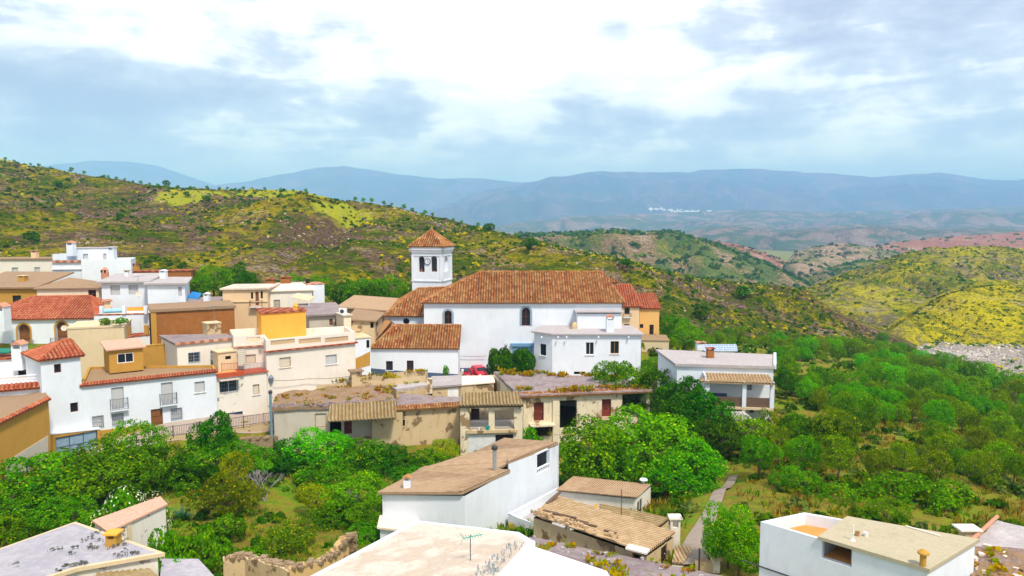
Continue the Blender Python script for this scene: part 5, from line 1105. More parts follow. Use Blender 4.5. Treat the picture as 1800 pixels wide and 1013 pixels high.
B.chimney(W(1059, 667, 86, z + .1), .7, .9, 'tan', kind='flat', capm='brownroof')
B = Bld('lean_to', W(840, 663, 90, 1), 'pale pinkish lean-to roof between the ruined row and the plaza', 'shed')
a, b = W(809, 677, 85.5), W(868, 674, 87); z = (a.z + b.z) / 2; c = lv(Vector((a.x, a.y, z)), Vector((b.x, b.y, z)), Z(866, 662, z), Z(808, 663, z)); B.walls(c, -1, 'tan'); m = MB(); m.slab(offset_poly(c, .15), .12, .12); B.part(m, 'roof', 'pinkfloor')

# blue-grey pipe at the left end of the ruined row
t = thing('vent_pipe', W(477, 775, 74.5, -2), 'tall blue-grey pipe with dark cap at the left end of the ruined row', 'pipe'); q = W(477.5, 770, 74.3); m = MB(); tp = W(477.5, 690, 74.3); m.tube(Vector((q.x, q.y, -3)), Vector((q.x, q.y, tp.z)), .14, n=12); m.build('pipe', M['bluepipe'], t, t.location, True)
m = MB(); m.lathe((q.x, q.y, tp.z), [(.2, -.1), (.22, .1), (.12, .22), (.02, .26)], 12); m.build('cap', M['iron'], t, t.location)

# ------------------------------------------------------------------ white house with solar panels
B = Bld('house', W(1260, 710, 82, -1.5), 'white house with pale grey roof, solar panels and two storey shaded porch', 'house')
a, b = W(1152, 655, 83), W(1359, 640, 79); z = (a.z + b.z) / 2
a, b = W(1190, 648, 80.5), W(1360, 641, 79.0); z = (a.z + b.z) / 2; a.z = b.z = z
c = [a, b, Z(1360, 627, z), Z(1157, 618, z)]; c[3].z = c[2].z = z
B.walls(c, -6, 'white', {0: [(1283, 663, 1296, 675, 'dark single'), (1313, 663, 1322, 686, 'door grey'), (1318, 709, 1325, 726, 'door')]}); ww = B.w[0]
m = MB(); m.slab(offset_poly(c, .25), .3, .22); B.part(m, 'roof', 'launawhite')
m = MB(); P = offset_poly(c, .27); w2 = Wl(P[1], P[2]); m.obox(w2.pt(0, z - .1, .01), w2.u * w2.L, -w2.n * .3, (0, 0, .55)); B.part(m, 'parapet', 'white')
# porch roof and floor
zf = ww.uz(1290, 707)[1]; 
t1, t2 = ww.pt(ww.uz(1240, 656)[0], ww.uz(1240, 656)[1], .02), ww.pt(ww.uz(1350, 654)[0], ww.uz(1240, 656)[1], .02)
D = 2.3
b1, b2 = t1 + ww.n * (D + .3) - Vector((0, 0, .45)) - ww.u * .9, t2 + ww.n * (D + .3) - Vector((0, 0, .45)) + ww.u * .2
B.tiles([b1, b2, t2, t1], 'corr', pitch=.34, name='porch_roof')
u0, u1 = (t1 - ww.A).dot(ww.u), (t2 - ww.A).dot(ww.u)
m = MB(); m.obox(ww.pt(u0 - .4, zf - .25, .004), ww.u * (u1 - u0 + .6), ww.n * D, (0, 0, .25)); B.part(m, 'porch_floor', 'beige')
for u in (u0 - .2, (u0 + u1) / 2 + .3, u1 - .15):
    m = MB(); m.obox(ww.pt(u, zf, D - .35), ww.u * .42, ww.n * .35, (0, 0, b1.z - zf + .1)); B.part(m, 'porch_column', 'white')
    m = MB(); m.obox(ww.pt(u, -6, D - .35), ww.u * .42, ww.n * .35, (0, 0, 6 + zf - .25)); B.part(m, 'lower_column', 'tan')
m = MB(); m.obox(ww.pt(u0 + .3, zf, D - .25), ww.u * ((u1 - u0) / 2 - .05), ww.n * .05, (0, 0, 1.05)); B.part(m, 'screen', 'beam'); m = MB(); m.obox(ww.pt((u0 + u1) / 2 + .75, zf, D - .25), ww.u * ((u1 - u0) / 2 - .95), ww.n * .05, (0, 0, 1.05)); B.part(m, 'screen', 'beam')
m = MB(); m.obox(ww.pt(u0 - .3, zf, 0), ww.u * .15, ww.n * D, (0, 0, b1.z - zf + .6)); B.part(m, 'porch_side_wall', 'white')
zr = z + .22
t = thing('solar_panels', W(1260, 632, 87, zr), 'row of six tilted blue solar panels on the pale grey roof', 'solar panels')
for k in range(6):
    q = W(1238 + k * 9.8, 632, 87.5, zr + .1); m = MB(); m.obox(q, (.62, 0, 0), (0, .65, .75), (0, -.04, .035)); o = m.build('panel', M['panel'], t, t.location); m = MB()
    for s in (0, .31, .60): m.obox(q + Vector((s, -.045, .036)), (.025, 0, 0), (0, .65, .75), (0, -.01, .01))
    for s in (0, .33, .66, .97): m.obox(q + Vector((0, -.045 + .65 * s, .036 + .75 * s)), (.62, 0, 0), (0, .02, .02), (0, -.01, .01))
    m.build('frame', M['whiteframe'], o, (0, 0, 0)); o.children[0].location = -t.location
B.chimney(W(1248, 635, 84, zr), .75, 1.2, 'brick', kind='flat', capm='tilered'); B.chimney(W(1231, 622, 91, zr), 1.0, .7, 'white', kind='flat', capm='tilepink')
t = thing('bench', ww.pt(u0 + 1.2, zf, 1), 'dark bench on the porch behind the dark screen', 'bench'); m = MB(); q = ww.pt(u0 + .6, zf + .45, .4); m.obox(q, ww.u * 1.7, ww.n * .5, (0, 0, .08)); m.obox(q, ww.u * 1.7, ww.n * .06, (0, 0, .6)); m.build('seat', M['bluegrey'], t, t.location)
m = MB()
for s in (.1, 1.5):
    for r_ in (.05, .4): m.obox(q + ww.u * s + ww.n * r_ - Vector((0, 0, .45)), ww.u * .08, ww.n * .06, (0, 0, .45))
m.build('legs', M['bluegrey'], t, t.location)
B = Bld('shed', W(1300, 735, 74, -4), 'slatted grey shed roof below the two storey porch', 'shed')
c = [W(1275, 738, 73.5, None), W(1325, 739, 73.5, None), W(1308, 723, 76, None), W(1270, 725, 76, None)]; B.corr([c[0], c[1], c[2], c[3]], 'greycorr', .3, .1); c = [p - Vector((0, 0, .1)) for p in lv(*c)]; B.walls(c, -7, 'stone')
# ------------------------------------------------------------------ foreground houses
B = Bld('house', W(820, 940, 52, 0), 'white house with brown mono-pitch roof and roof loggia in the centre foreground', 'house')
a, b, e_ = W(672, 868, 52.0), W(817, 869, 50.0), W(981, 782, 60.5)
# wall corners
A_ = W(672, 870, 52); B_ = W(817, 872, 50); C_ = W(981, 783, 60); D_ = W(888, 784, 66)
tops = [A_, B_, C_, D_]
wl_ = Wl(B_, C_); um, _ = wl_.uz(894, 829); Mlo = wl_.pt(um, B_.z + (C_.z - B_.z) * um / wl_.L); Mhi = wl_.pt(um, wl_.uz(894, 816)[1])
B.walls([A_, B_, Mlo], -4, 'white', close=False); B.walls([Mhi, C_, D_, A_], -4, 'white', {0: [(944, 788, 966, 829, 'void')]}, close=False, reveal=.3)
w1 = B.w[0]; m = MB(); u0, z0, u1, z1 = w1.rect((944, 822, 966, 834)); n = 7
for i in range(n): m.tube(w1.pt(u0 + (u1 - u0) * (i + .5) / n, z0 - .1, -.15), w1.pt(u0 + (u1 - u0) * (i + .5) / n, z1, -.15), .06, n=6)
m.obox(w1.pt(u0, z1, -.25), w1.u * (u1 - u0), w1.n * .2, (0, 0, .08)); B.part(m, 'balustrade', 'white')
m = MB(); m.poly([Mlo, Mhi, D_, D_ - Vector((0, 0, 1))]); B.part(m, 'step_wall', 'white')
zz = .12
R_ = [W(663, 868, 51.8), W(812, 868.5, 49.8), W(897, 829, 54.3), W(873, 826, 56.0), W(896, 815, 57), W(981, 780.5, 60.3), W(887, 779.5, 66.3), W(746, 825, 58.5)]
m = MB(); f = R_
def pane(ix): 
    m.poly([f[i] + Vector((0, 0, zz)) for i in ix], [(f[i].x, f[i].y) for i in ix])
for ix in ((0, 1, 2), (0, 2, 3), (0, 3, 7), (3, 4, 7), (4, 5, 6), (4, 6, 7)): pane(ix)
for i in range(8):
    j = (i + 1) % 8; q = [f[i] - Vector((0, 0, .06)), f[j] - Vector((0, 0, .06)), f[j] + Vector((0, 0, zz)), f[i] + Vector((0, 0, zz))]; m.poly(q)
for ix in ((0, 1, 2), (0, 2, 3), (0, 3, 7), (3, 4, 7), (4, 5, 6), (4, 6, 7)): m.poly([f[i] - Vector((0, 0, .06)) for i in ix][::-1])
B.part(m, 'roof', 'roofbrown')
up = Vector((0, 0, zz + .02)); B.corr([R_[1] + up, R_[2] + up, R_[7] + up, R_[0] + up], 'corrpink', .3, .06, name='roof_sheets'); B.corr([R_[4] + up, R_[5] + up, R_[6] + up, R_[7].lerp(R_[6], .02) + up * 1.2], 'corrpink', .3, .06, name='roof_sheets')
q = W(716, 860, 52.3); B.chimney(q, .5, 1.0, 'white', capm='tile')
t = thing('flue_pipe', W(869, 826, 55.5), 'tall galvanised flue pipe with round cowl on the brown mono-pitch roof', 'flue pipe'); p0, p1 = W(869.5, 828, 54.6), W(869, 790, 54.6); p1.x = p0.x; m = MB(); m.tube(p0 - Vector((0, 0, .5)), p1, .15, n=14); m.build('pipe', M['galv'], t, t.location, True); m = MB(); m.lathe(p1, [(.15, -.05), (.24, 0), (.24, .22), (.12, .34), (.02, .36)], 14); m.build('cowl', M['iron'], t, t.location, True)
a, b = W(664, 932, 49.5), W(700, 922, 48.8)
c = [W(668, 924, 50.2), W(724, 927, 49.6), W(735, 916, 52), W(672, 915, 52)]; c = lv(*c); B.walls(c, -3, 'white', name='lower_wall'); B.flat(c, 'pinkfloor', .14, .2, .12, name='lower_roof')
c = [W(893, 905, 54.0), W(981, 866, 58.5), W(1049, 884, 56.0), W(938, 925, 51)]; z = sum(p.z for p in c) / 4
c = [Vector((p.x, p.y, z)) for p in (W(893, 905, 53), W(1000, 945, 47.5), W(1052, 884, 56.0), W(983, 864, 59))]
c = [W(893, 905, 53.5), W(981, 931, 49.5), W(1053, 885, 55.5), W(981, 864, 59)]; z = sum(p.z for p in c) / 4; c = [Vector((p.x, p.y, p.z * .6 + z * .4)) for p in c]
B.walls(c, -3, 'white', name='courtyard_wall'); B.terrace(lv(*c), .8, 'launawhite', .2, wallmat='white')
# small brown roofed annex
B = Bld('house', W(1060, 895, 57, 0), 'small cream annex with brown roof, white gable and mushroom flue', 'house')
a, b, e_, d_ = W(981, 864, 56), W(1116, 877, 53.5), W(1144, 856, 57), W(1009, 842, 60); B.walls([a, b, e_, d_], -3, 'creamwhite', {1: [(1120, 878, 1130, 903, 'white')]}, reveal=.12)
R_ = [W(976, 864, 55.8), W(1119, 877, 53.2), W(1146, 854, 57.1), W(1008, 840, 60.4)]; B.corr([p + Vector((0, 0, .1)) for p in R_], 'corrpink', .2, .05)
w1 = B.w[1]; m = MB(); m.obox(w1.pt(.02, -3, .004), w1.u * (w1.L - .04), w1.n * .04, (0, 0, 3 + min(b.z, e_.z) - .06)); 
t = thing('flue_pipe', W(1130, 855, 57.3), 'short galvanised mushroom flue on the small brown annex roof', 'flue pipe'); p0 = W(1131, 856, 57.4); m = MB(); m.tube(p0 - Vector((0, 0, .2)), p0 + Vector((0, 0, .5)), .16, n=12); m.build('pipe', M['galv'], t, t.location, True); m = MB(); m.lathe(p0 + Vector((0, 0, .52)), [(.16, 0), (.34, .06), (.3, .14), (.03, .2)], 14); m.build('cowl', M['whiteframe'], t, t.location, True)
# old corrugated-roof house
B = Bld('old_house', W(1050, 980, 45, 0), 'old earth-walled house with broken tan corrugated roof in the lower centre', 'house')
a, b, e_, d_ = W(938, 910, 46), W(1137, 978, 40.5), W(1184, 945, 44), W(975, 884, 50.5)
B.walls([a, b, e_, d_], 0, 'tan', {0: [(1111.5, 974, 1127, 992, 'single')], 1: [(1162, 958, 1173, 993, 'door dark')]})
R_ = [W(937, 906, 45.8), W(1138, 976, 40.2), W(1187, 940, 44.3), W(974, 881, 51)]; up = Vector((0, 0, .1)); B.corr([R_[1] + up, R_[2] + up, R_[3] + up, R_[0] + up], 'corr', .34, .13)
debris(B, [R_[0] + up * 2, R_[0].lerp(R_[1], .75) + up * 2, R_[3].lerp(R_[2], .75).lerp(R_[0].lerp(R_[1], .75), .85) + up * 2, R_[3].lerp(R_[0], .85) + up * 2], 45, 'corr', 31, .04, (.08, .3)); 
for s, l in ((.05, .9), (.12, 1.6), (.3, 1.1), (.42, .8), (.6, .7)): m = MB(); p = R_[0].lerp(R_[1], s).lerp(R_[3].lerp(R_[2], s), .2) + up * 2; m.obox(p, Vector((l, -l * .45, -.05)), Vector((.1, .14, 0)), Vector((0, 0, .06))); B.part(m, 'loose_board', 'beam')
m = MB(); p = R_[3].lerp(R_[0], .45) + up * 2.2; m.obox(p, Vector((1.0, 1.5, .25)), Vector((.2, -.12, 0)), Vector((0, 0, .08))); B.part(m, 'loose_board', 'beam')
q = W(1110, 969, 41.2); cc = [R_[1] + Vector((-1.2, .4, .15)), R_[1] + Vector((-.1, -.25, .12)), R_[1] + Vector((.2, .25, .15)), R_[1] + Vector((-.9, .9, .18))]; m = MB(); m.slab(cc, .1, .1); B.part(m, 'corner_slab', 'creamwhite')
a2, b2 = W(1053, 893, 51), W(1176, 914, 48); P = [W(1060, 905, 48.8), W(1152, 933, 46), b2, a2]; B.corr([P[1] + up, P[2] + up, P[3] + up, P[0] + up], 'corryellow', .34, .1, name='rear_roof')
P = [p - up * .6 for p in P]; P[2], P[3] = b2 - up * .6, a2 - up * .6; B.walls(P, 0, 'tan', name='rear_wall')
m = MB(); q0, q1, q2 = W(1030, 899, 50.5), W(1051, 886, 52), W(1051, 893, 51.6); m.poly([q0, q2, q1]); m.poly([q0 - Vector((0, -.15, 0)), q1 - Vector((0, -.15, 0)), q2 - Vector((0, -.15, 0))]); B.part(m, 'gable_stub', 'ochre')
q = W(1187, 958, 44.6); t_ = W(1187, 908, 44.6); m = MB(); m.obox((q.x - .3, q.y, 0), (.6, 0, 0), (0, .55, 0), (0, 0, t_.z - .75)); 
for dx in (-.3, .18): m.obox((q.x + dx, q.y, t_.z - .75), (.12, 0, 0), (0, .55, 0), (0, 0, .55))
m.obox((q.x - .3, q.y + .3, t_.z - .75), (.6, 0, 0), (0, .25, 0), (0, 0, .55)); m.obox((q.x - .42, q.y - .1, t_.z - .2), (.84, 0, 0), (0, .75, 0), (0, 0, .12)); B.part(m, 'tall_chimney', 'peelwhite')
P = [W(1181, 990, 42.0), W(1187, 962, 44.4), W(1224, 970, 44.4), W(1200, 993, 42.0)]; P = [P[0], P[3], P[2], P[1]]; z = sum(p.z for p in P) / 4; P = [Vector((p.x, p.y, p.z * .5 + z * .5)) for p in P]; B.corr([p + up for p in P], 'corr', .24, .07, name='lean_to_roof'); B.walls([p - up * .4 for p in P], 0, 'peelwhite', name='lean_to_wall')
# rough grey roofs at the bottom
B = Bld('house', W(1050, 1000, 38, 0), 'rough grey launa roof strewn with moss below the old corrugated house', 'house')
c = [W(880, 965, 38, None), W(1285, 1080, 31, None), W(1290, 1020, 37), W(930, 935, 43)]; z = c[0].z
c = [W(870, 985, 38.0), W(1240, 1090, 31.5), W(1270, 1012, 37.5), W(932, 944, 44)]
B.walls([p - Vector((0, 0, .2)) for p in c], -1, 'tan'); mound(B, c, 'launa', .22, 22, 20, thick=.3, lift=.0); tufts(B, c, 260, 23, zoff=.06, h=(.08, .2)); debris(B, c, 60, 'launawhite', 24, .05, (.05, .25))
m = MB(); p, q = W(1150, 1000, 38.5), W(1205, 1030, 36.2); m.tube(p, q, .1, .09, 7); m.tube(p + Vector((.1, .3, 0)), q + Vector((-.4, .35, .05)), .08, .07, 7); B.part(m, 'rotten_beam', 'woodred')
B = Bld('ruined_wall', W(1250, 1000, 41, 0), 'low broken tan wall with square gate pillar behind the bottom centre roofs', 'wall')
c = quad(W(1222, 985, 41.5), W(1254, 990, 41), .35); B.walls(c, 0, 'tan'); c = lv(*quad(W(1254, 984, 41), W(1266, 986, 41), .6)); B.walls(c, 0, 'peelwhite', name='pillar'); B.flat(c, 'beige', .1, .1, .1, name='pillar_cap')
B = Bld('house', W(780, 1000, 34, 0), 'large cream-white worn roof with white edge filling the bottom centre', 'house')
c = [W(540, 1020, 33), W(848, 1040, 28), W(931, 958, 35.5), W(733, 921, 41)]
c = [W(500, 1045, 32.5), W(835, 1060, 28), W(932, 955, 35.8), W(905, 940, 38.3), W(733, 921, 41.2)]
z = sum(p.z for p in c) / 5; B.walls([p - Vector((0, 0, .25)) for p in c], -1, 'creamwhite'); m = MB(); cen = sum(c, Vector()) / 5; up = Vector((0, 0, .12))
o_ = offset_poly(c, .25); 
for p, q in zip(o_, c): p.z = q.z
n = 5; mid = [p.lerp(cen, .09) for p in o_]
for i in range(n): j = (i + 1) % n; m.poly([o_[i] - up * 2.4, o_[j] - up * 2.4, o_[j] + up * .6, o_[i] + up * .6]); m.poly([o_[i] + up * .6, o_[j] + up * .6, mid[j] + up * .8, mid[i] + up * .8])
B.part(m, 'roof_edge', 'white'); m = MB()
for i in range(n): j = (i + 1) % n; q = [mid[i] + up * .8, mid[j] + up * .8, cen + up * 1.6]; m.poly(q, [(p.x, p.y) for p in q])
B.part(m, 'roof', 'creamroof')
debris(B, [c[1] + Vector((-1.2, .3, .2)), c[2] + Vector((-.9, -.2, .2)), c[2] + Vector((-.2, 0, .1)), c[1] + Vector((-.2, 0, .1))], 120, 'galv', 61, .02, (.02, .07), 'grit')
B = Bld('house', W(990, 1010, 32, 0), 'bright white roof corner at the bottom edge, right of the cream-white worn roof', 'house')
c = [W(860, 1080, 28), W(1120, 1100, 27), W(1065, 1008, 34), W(930, 962, 36.2)]; B.walls([p - Vector((0, 0, .1)) for p in c], -1, 'white'); m = MB(); m.slab(offset_poly(c, .05), .2, .1); B.part(m, 'roof', 'whiteplain')
def antenna(at, h, label, mat='iron', boom='teal', yaw=.5, sc_=1., dipoles=7):
    t = thing('antenna', at, label, 'antenna'); m = MB(); m.tube((0, 0, 0), (0, 0, h), .022, n=6); m.build('mast', M[mat], t)
    m = MB(); d = Vector((math.cos(yaw), math.sin(yaw), .08)); s = Vector((-d.y, d.x, 0)); z = Vector((0, 0, h - .1)); m.tube(z - d * .35 * sc_, z + d * .6 * sc_, .025, n=6)
    for i in range(dipoles): p = z + d * (-.3 + i * .13) * sc_; m.tube(p - s * .28 * sc_, p + s * .28 * sc_, .012, n=4)
    m.tube(z - d * .35 * sc_, z - d * .5 * sc_ + Vector((0, 0, .3)) * sc_, .012, n=4); m.tube(z - d * .35 * sc_, z - d * .5 * sc_ - Vector((0, 0, .3)) * sc_, .012, n=4); m.build('aerial', M[boom], t); return t
q = W(827, 998, 33.5); antenna(q, W(825, 944, 33.5).z - q.z + .1, 'green aerial on a thin mast standing on the cream-white worn roof', yaw=.3)
q = W(981.5, 862, 58.8); antenna(q, W(981, 762, 58.8).z - q.z, 'yellowish aerial on a tall mast at the corner of the centre foreground house', 'whiteframe', 'corryellow', -.3, 1.6, 8)
q = W(1092, 905, 47.5); t = thing('pole', q, 'thin bare pole rising from the tan corrugated roof', 'pole'); m = MB(); m.tube((0, 0, -.5), (0, 0, W(1092, 860, 47.5).z - q.z), .025, n=6); m.build('mast', M['iron'], t)
q = W(1229, 997, 40); t = thing('pole', q, 'short dark post beside the broken tan wall', 'pole'); m = MB(); m.tube((0, 0, -1), (0, 0, W(1229, 964, 40).z - q.z), .05, n=6); m.build('post', M['iron'], t)
# right foreground house
B = Bld('house', W(1520, 1000, 38, 0), 'white flat roofed house with sunken orange terrace in the lower right corner', 'house')
z = W(1337, 915, 36).z
c = [W(1337, 917, 36, z), W(1500, 992, 32.2, z), W(1632, 1010, 30.2, z), W(1714, 953, 33, z), W(1545, 914, 37.5, z), W(1487, 926, 36, z), W(1414, 901, 39.8, z)]
F0 = Z(1337, 917, z); F1 = Z(1440, 939.5, z); F2 = Z(1630.5, 1004, z); F3 = Z(1714, 953.5, z); F4 = Z(1544, 914.5, z); F5 = Z(1414, 901, z)
g0 = [F0, F2, F3, F5]
zr = z; main = [F0, Z(1437, 958, z), F1, F4, F5]
G1 = F0.lerp(F2, .40); G2 = F5 + (F3 - F5) * .28
tern = [F0, G1, G2, F5]; blk = [G1, F2, F3, G2]
tern = [Vector((p.x, p.y, z)) for p in tern]; blk = [Vector((p.x, p.y, z)) for p in blk]
B.walls([tern[0], tern[1], tern[2], tern[3]], -1, 'white', {}, name='terrace_wall'); B.terrace(tern, .6, 'terracotta', .16, wallmat='white')
B.walls(blk, -1, 'white', {0: [(1444, 952, 1498, 990, 'void')]}, reveal=.3); B.flat(blk, 'terracefloor2', .16, .12, .16)
wl = B.w[0]; u0, z0, u1, z1 = wl.rect((1444, 952, 1498, 990)); m = MB(); m.poly([wl.pt(u0 - .1, z0 - .02, -.3), wl.pt(u1 + .1, z0 - .02, -.3), wl.pt(u1 + .1, z0 - .02, -3), wl.pt(u0 - .1, z0 - .02, -3)]); m.poly([wl.pt(u0 - .1, z0 - .02, -3), wl.pt(u1 + .1, z0 - .02, -3), wl.pt(u1 + .1, z1, -3), wl.pt(u0 - .1, z1, -3)]); B.part(m, 'loggia', 'terracotta')
m = MB(); m.obox(wl.pt(-4, z - 2.35, .01), wl.u * (wl.L + 4), wl.n * .05, (0, 0, .05)); B.part(m, 'cable', 'iron')
q = Z(1622, 995, z + .16); m = MB(); m.lathe(q, [(.13, 0), (.13, .5), (.24, .55), (.24, .62), (.05, .75)], 12); B.part(m, 'vent', 'ochre')
q = Z(1499, 950, z + .16); t = thing('satellite_antenna', q, 'white antenna mast with a round receiver on the lower right flat roof', 'antenna'); m = MB(); m.tube((0, 0, -1.4), (0, 0, .75), .03, n=6); m.build('mast', M['whiteframe'], t); m = MB(); m.lathe((0, 0, -.1), [(.02, -.14), (.13, -.08), (.16, .05), (.08, .16), (.02, .18)], 10); m.build('receiver', M['whiteframe'], t)
for px, py, lab in ((1507, 942, 'small orange clay pot on the lower right flat roof'), (1522, 943, 'small white pipe stub on the lower right flat roof')): q = Z(px, py, z + .16); t = thing('pot' if 'pot' in lab else 'pipe_stub', q, lab, 'pot' if 'pot' in lab else 'pipe'); m = MB(); m.lathe((0, 0, 0), [(.09, 0), (.12, .2), (.1, .2), (.08, .03)], 8); m.build('body', M['tile' if 'pot' in lab else 'whiteframe'], t)
m = MB(); p, q = Z(1592, 925, z + .2), Z(1652, 942, z + .2); m.tube(p, q, .05, n=6); B.part(m, 'roof_pipe', 'creamwhite')
B = Bld('house', W(1770, 1000, 34, 0), 'rough grey clay roof with clay tile edge and rubble in the bottom right corner', 'house')
z = W(1720, 945, 37).z; c = [Z(1712, 1030, z - .6), Z(1900, 1100, z - .6), Z(1960, 960, z), Z(1742, 915, z)]; c = [Z(1700, 952, z - .25), Z(1770, 1090, z - .5), Z(2080, 1060, z), Z(1754, 914, z)]
c = [Z(1705, 960, z), Z(1712, 1120, z - .3), Z(2100, 1120, z - .3), Z(2000, 975, z), Z(1752, 916, z)]
B.walls([p - Vector((0, 0, .2)) for p in c], -1, 'tan'); mound(B, [c[1], c[2], c[3], c[0]], 'launamoss', .3, 41, 20, lift=0, thick=.3); mound(B, [c[0] + Vector((0, 0, -.05)), c[0].lerp(c[3], .99), c[3], c[4]], 'launawhite', .15, 44, 16, 'upper_roof', lift=.05); tufts(B, [c[1], c[2], c[3], c[0]], 160, 42, zoff=.1, h=(.06, .18)); debris(B, [c[1], c[2], c[3], c[0]], 70, 'pinkfloor', 43, .05, (.1, .6))
ww = Wl(c[4], c[0]); m = MB()
for i in range(14): p = c[4].lerp(c[0], i / 14); q = c[4].lerp(c[0], (i + 1) / 14); m.tube(p + Vector((0, 0, .25)), q + Vector((0, 0, .22)), .11, .08, 8)
B.part(m, 'edge_tiles', 'tilepink')
q = Z(1703, 937, z + .15); m = MB(); m.box((q.x, q.y, z - .4), .7, .6, .75); B.part(m, 'chimney', 'tan'); m = MB(); m.box((q.x - .1, q.y, z + .38), 1.15, .85, .09); B.part(m, 'chimney_cap', 'creamwhite')
# left foreground roofs
B = Bld('house', W(150, 1000, 41, 0), 'pale blue-grey clay roof with cream edge and square ochre chimney, bottom left', 'house')
zl = W(129, 923, 44).z
c = [Z(-40, 1030, zl - .5), Z(138, 994, zl - .3), Z(277, 972, zl - .5), Z(129, 922, zl)]; pts = [W(-60, 1060, 34), W(136, 998, 38.5), W(277, 973, 39.8), W(129, 922, 45.5), W(-60, 990, 41)]
zz = [p.z for p in pts]; B.walls([p - Vector((0, 0, .1)) for p in pts], -1, 'peelwhite'); m = MB(); cen = sum(pts, Vector()) / 5
o_ = offset_poly(pts, .2); mid = [p.lerp(cen, .07) for p in o_]; up = Vector((0, 0, .12))
for i in range(5): j = (i + 1) % 5; m.poly([o_[i] - up * 1.2, o_[j] - up * 1.2, o_[j] + up * .6, o_[i] + up * .6]); m.poly([o_[i] + up * .6, o_[j] + up * .6, mid[j] + up * .9, mid[i] + up * .9])
B.part(m, 'roof_edge', 'beige'); m = MB()
for i in range(5): j = (i + 1) % 5; q = [mid[i] + up * .9, mid[j] + up * .9, cen + up * 1.3]; m.poly(q, [(p.x, p.y) for p in q])
B.part(m, 'roof', 'launapale'); q = W(201, 975, 41.2); B.chimney(q, .62, 1.45, 'ochre', kind='flat', capm='orange')
tufts(B, [p + up for p in pts[:4]], 50, 52, cols=((.16, .17, .14), (.12, .14, .12)), h=(.04, .1), zoff=.05)
P = [W(150, 1040, 35.5), W(300, 1035, 35.5), W(262, 985, 39.3), W(170, 998, 38.7)]; z = P[0].z; B.corr([P[0], P[1], P[2] - up * 4, P[3] - up * 4], 'corryellow', .3, .09, name='lower_roof')
B = Bld('wall', W(240, 935, 47, -1), 'cream yard wall with sloping pink slab top, behind the pale blue-grey roof', 'wall')
a, b = W(192, 936, 44.5), W(291, 889, 48.5); c = [a, b, W(280, 884, 49.6, b.z + .05), W(167, 930, 46, a.z + .05)]; B.walls(c, -2.5, 'peelwhite'); m = MB(); m.slab(offset_poly(c, .12), .12, .12); B.part(m, 'coping', 'tilepinkflat'); m = MB(); ww = B.w[0]; u = ww.uz(222, 920)[0]; m.obox(ww.pt(u, -2.5, .004), ww.u * .3, ww.n * .1, (0, 0, 2.5 + min(a.z, b.z) - .1)); B.part(m, 'pier', 'beige')
B = Bld('shed', W(330, 1005, 40, -1), 'low shed with pale grey roof under the bright vine, bottom left', 'shed')
c = lv(W(285, 1030, 38), W(385, 1020, 38), W(345, 993, 41), W(290, 995, 41)); B.walls(c, -2, 'tan'); m = MB(); m.slab(offset_poly(c, .15), .15, .1); B.part(m, 'roof', 'launapale')
# ruined rubble walls
def ruinwall(name, label, tops, thick, zb, mat='tan', seed=0):
    B = Bld(name, tops[0], label, 'ruin'); m = MB(); N_ = 14; P = []
    for a, b in zip(tops, tops[1:]):
        for i in range(N_): P.append(a.lerp(b, i / N_))
    P.append(tops[-1]); Q = []
    for i, p in enumerate(P): q = p.copy(); q.z += .3 * noise.noise(Vector((i * .7, seed, 0))) + .12 * noise.noise(Vector((i * 2.3, seed, 4))); Q.append(q)
    for i in range(len(Q) - 1):
        a, b = Q[i], Q[i + 1]; d = (b - a); d.z = 0; n = d.normalized().cross(Vector((0, 0, 1))) * -thick; lo = lambda p: Vector((p.x, p.y, zb))
        L_ = i * .4; m.poly([lo(a), lo(b), b, a], [(L_, zb), (L_ + .4, zb), (L_ + .4, b.z), (L_, a.z)]); m.poly([a, b, b + n, a + n]); m.poly([lo(b + n), lo(a + n), a + n, b + n])
        if i in (0, len(Q) - 2): 
            e_ = a if i == 0 else b; m.poly([lo(e_), e_, e_ + n, lo(e_ + n)])
    B.part(m, 'wall', mat); st = MB(); r = random.Random(seed)
    for i in range(len(Q) - 1):
        for k in range(5): p = Q[i].lerp(Q[i + 1], r.random()) + Vector((r.uniform(0, thick) * .3, r.uniform(0, thick), -.08)); s = r.uniform(.12, .32); st.obox(p, (s, r.uniform(-.1, .1), 0), (r.uniform(-.08, .08), s * .7, .02), (0, 0, s * .6))
    B.part(st, 'loose_stones', 'stone'); return B
ruinwall('ruined_wall', 'roofless earth wall with broken top in the bottom left foreground', [W(392, 985, 43), W(430, 979, 43.5), W(507, 1004, 41)], .5, -2, 'tan', 3)
ruinwall('ruined_wall', 'ruined wall rising to a jagged point beside the cream-white worn roof', [W(509, 1003, 41), W(570, 985, 42), W(595, 962, 42.5), W(608, 945, 43), W(613, 948, 43.2), W(614, 985, 43.3)], .45, -2, 'ochrepale', 5)
ruinwall('stone_wall', 'low dry stone garden wall behind the yellow grass, left of centre', [W(292, 856, 66), W(365, 856, 67)], .4, -3, 'stone', 7)
ruinwall('stone_wall', 'rubble retaining wall corner under the left end of the ruined row', [W(420, 773, 72.5), W(480, 770, 74)], .6, -3, 'stone', 9)
ruinwall('stone_wall', 'thin grey field wall in the clearing right of the solar panel house', [gpix(1392, 697) + Vector((0, 0, .5)), gpix(1470, 701) + Vector((0, 0, .5))], .4, -9, 'stone', 11)
